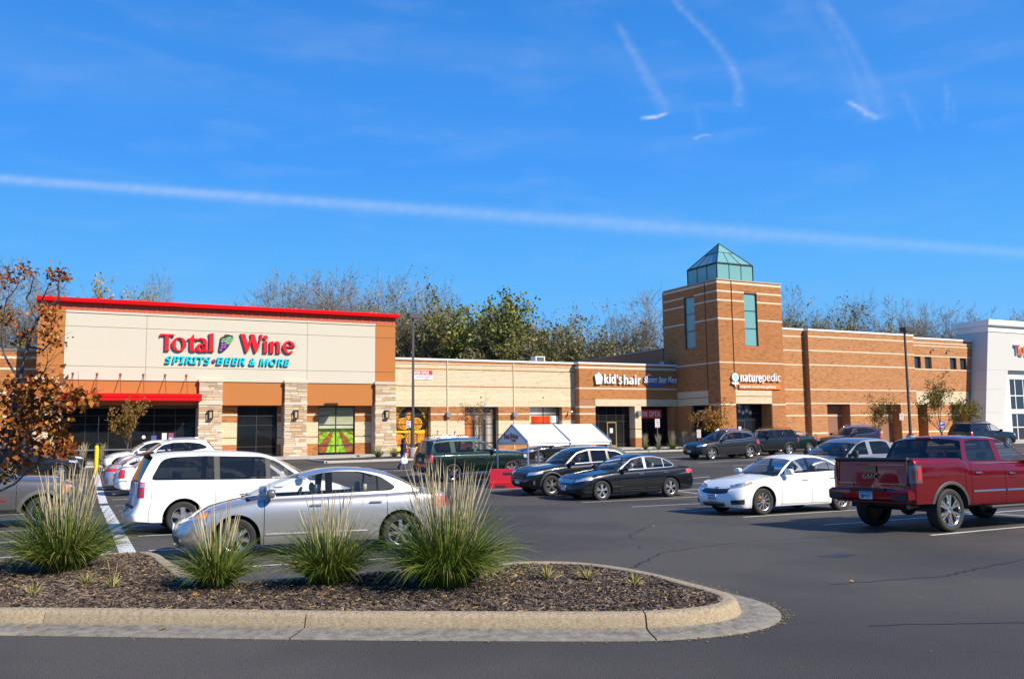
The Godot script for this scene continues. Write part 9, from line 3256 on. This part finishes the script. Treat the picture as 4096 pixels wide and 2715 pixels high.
func walker() -> void:
	var t := thing("person", "person in navy sweatshirt and jeans walking with white bags", "person", stand(-25.0, 17.2))
	var skin := Color(0.2, 0.1, 0.065)
	var navy := Color(0.012, 0.014, 0.045)
	var jean := Color(0.05, 0.085, 0.19)
	var shoe := Color(0.035, 0.022, 0.02)
	var b := MB.new()
	var P := func(x: float, y: float, z: float) -> Vector3: return Vector3(x, y, z)
	var body := [
		[Vector3(-0.01, 0.84, -0.06), Vector3(-0.01, 0.84, 0.06), 0.125, 0.125, jean],
		[Vector3(0.0, 0.93, -0.05), Vector3(0.0, 0.93, 0.05), 0.135, 0.135, navy], [Vector3(0.02, 1.1, -0.06), Vector3(0.02, 1.1, 0.06), 0.135, 0.135, navy], [Vector3(0.02, 1.24, -0.1), Vector3(0.02, 1.24, 0.1), 0.125, 0.125, navy], [Vector3(0.01, 1.31, -0.13), Vector3(0.01, 1.31, 0.13), 0.07, 0.07, navy], [Vector3(0.02, 1.32, 0), Vector3(0.04, 1.4, 0), 0.062, 0.055, skin],
		[Vector3(0.0, 0.82, 0.085), Vector3(0.06, 0.46, 0.085), 0.095, 0.065, jean], [Vector3(0.06, 0.46, 0.085), Vector3(0.04, 0.1, 0.085), 0.064, 0.05, jean], [Vector3(0.02, 0.06, 0.085), Vector3(0.16, 0.045, 0.09), 0.05, 0.038, shoe],
		[Vector3(0.0, 0.82, -0.085), Vector3(0.0, 0.46, -0.085), 0.095, 0.065, jean], [Vector3(0.0, 0.46, -0.085), Vector3(-0.2, 0.16, -0.085), 0.064, 0.05, jean], [Vector3(-0.235, 0.125, -0.085), Vector3(-0.16, 0.035, -0.09), 0.048, 0.034, shoe],
		[Vector3(0.0, 1.3, 0.18), Vector3(-0.05, 1.06, 0.23), 0.062, 0.055, navy], [Vector3(-0.05, 1.06, 0.23), Vector3(-0.06, 0.84, 0.23), 0.054, 0.042, navy], [Vector3(-0.06, 0.84, 0.23), Vector3(-0.06, 0.8, 0.23), 0.026, 0.024, skin],
		[Vector3(0.02, 1.3, -0.18), Vector3(0.08, 1.08, -0.23), 0.062, 0.055, navy], [Vector3(0.08, 1.08, -0.23), Vector3(0.24, 1.04, -0.2), 0.054, 0.042, navy], [Vector3(0.24, 1.04, -0.2), Vector3(0.28, 1.05, -0.19), 0.026, 0.024, skin]]
	nets(b, body, 0.014, 0.05)
	hand(b, Vector3(-0.06, 0.8, 0.23), Vector3.DOWN, Vector3.RIGHT, skin)
	hand(b, Vector3(0.28, 1.05, -0.19), Vector3(0.9, 0.3, 0.2).normalized(), Vector3.UP, skin)
	var h := Vector3(0.075, 1.5, 0)
	var head := [[h + Vector3(-0.015, 0.03, -0.01), h + Vector3(-0.015, 0.03, 0.01), 0.088, 0.088, skin], [h + Vector3(0.02, -0.05, 0), h + Vector3(0.045, -0.085, 0), 0.06, 0.042, skin], [h + Vector3(0.085, 0.01, 0), h + Vector3(0.105, -0.025, 0), 0.01, 0.015, skin], [h + Vector3(0.075, -0.062, -0.018), h + Vector3(0.075, -0.062, 0.018), 0.013, 0.013, Color(0.22, 0.07, 0.06)], [h + Vector3(-0.01, -0.01, 0.085), h + Vector3(-0.015, 0.025, 0.09), 0.013, 0.015, skin], [h + Vector3(-0.01, -0.01, -0.085), h + Vector3(-0.015, 0.025, -0.09), 0.013, 0.015, skin], [h + Vector3(-0.03, -0.06, 0), Vector3(0.04, 1.38, 0), 0.055, 0.055, skin]]
	nets(b, head, 0.006, 0.02)
	var bm := StandardMaterial3D.new()
	bm.resource_name = "person_cloth"
	bm.vertex_color_use_as_albedo = true
	bm.roughness = 0.85
	part("body", b, bm, t)
	var hr := MB.new()
	hr.col = Color(0.012, 0.009, 0.008)
	nets(hr, [[h + Vector3(-0.035, 0.05, 0), h + Vector3(-0.02, 0.06, 0), 0.1, 0.1, hr.col], [h + Vector3(-0.1, 0.0, 0), h + Vector3(-0.13, -0.05, 0), 0.08, 0.06, hr.col], [h + Vector3(-0.05, -0.03, 0.05), h + Vector3(-0.05, -0.03, -0.05), 0.06, 0.06, hr.col]], 0.01, 0.03)
	part("hair", hr, bm, t)
	var ey := MB.new()
	for z in [-0.032, 0.032]:
		ellipsoid(ey, h + Vector3(0.07, 0.022, z), Vector3(0.008, 0.007, 0.012), 1.0, 8, 6)
	part("eyes", ey, mats["white_sign"], t)
	text("chest_print", "M", 0.13, Vector3(0.13, 1.2, 0.11), mat("print_gold", Color(0.7, 0.55, 0.15), 0.7), t, {"width": 0.2, "depth": 0.02, "turn": 0.75})
	var bagm := mat("bag_plastic", Color(0.8, 0.8, 0.82), 0.4, 0.0, {"cull_mode": BaseMaterial3D.CULL_DISABLED, "backlight_enabled": true, "backlight": Color(0.4, 0.4, 0.4)})
	var i := 0
	for q in [[Vector3(-25.06, 0, 17.43), 0.7, "white plastic bag in the walker's lowered hand"], [Vector3(-24.8, 0, 17.0), 0.92, "white plastic bag hanging from the walker's forearm"]]:
		var bg := thing("plastic_bag", q[2], "bag", Vector3(q[0].x, gnd(q[0].x, q[0].z) + 0.3, q[0].z), 0.3 * i, "white shopping bags carried by the walker")
		var rows := []
		var top: float = q[1] - 0.3
		for pr in [[0.0, 0.0], [0.1, 0.0], [0.13, 0.05], [0.14, 0.15], [0.12, 0.26], [0.07, 0.33], [0.035, top - 0.05]]:
			var row := []
			for j in 17:
				var a := TAU * j / 16.0
				var rr: float = pr[0] * (1.0 + 0.12 * cos(a * 3.0 + pr[1] * 9.0))
				row.append(Vector3(rr * cos(a) * 1.1, pr[1], rr * sin(a) * 0.6))
			rows.append(row)
		var m := MB.new()
		m.grid(rows, Vector3(0, 0.15, 0), false, true)
		part("pouch", m, bagm, bg)
		var hd := MB.new()
		for sg in [-1.0, 1.0]:
			hd.tube([Vector3(0.03 * sg, top - 0.07, 0), Vector3(0.025 * sg, top - 0.02, 0.01), Vector3(0, top + 0.03, 0)], [0.012, 0.01, 0.008], 6)
		part("handle", hd, bagm, bg)
		i += 1
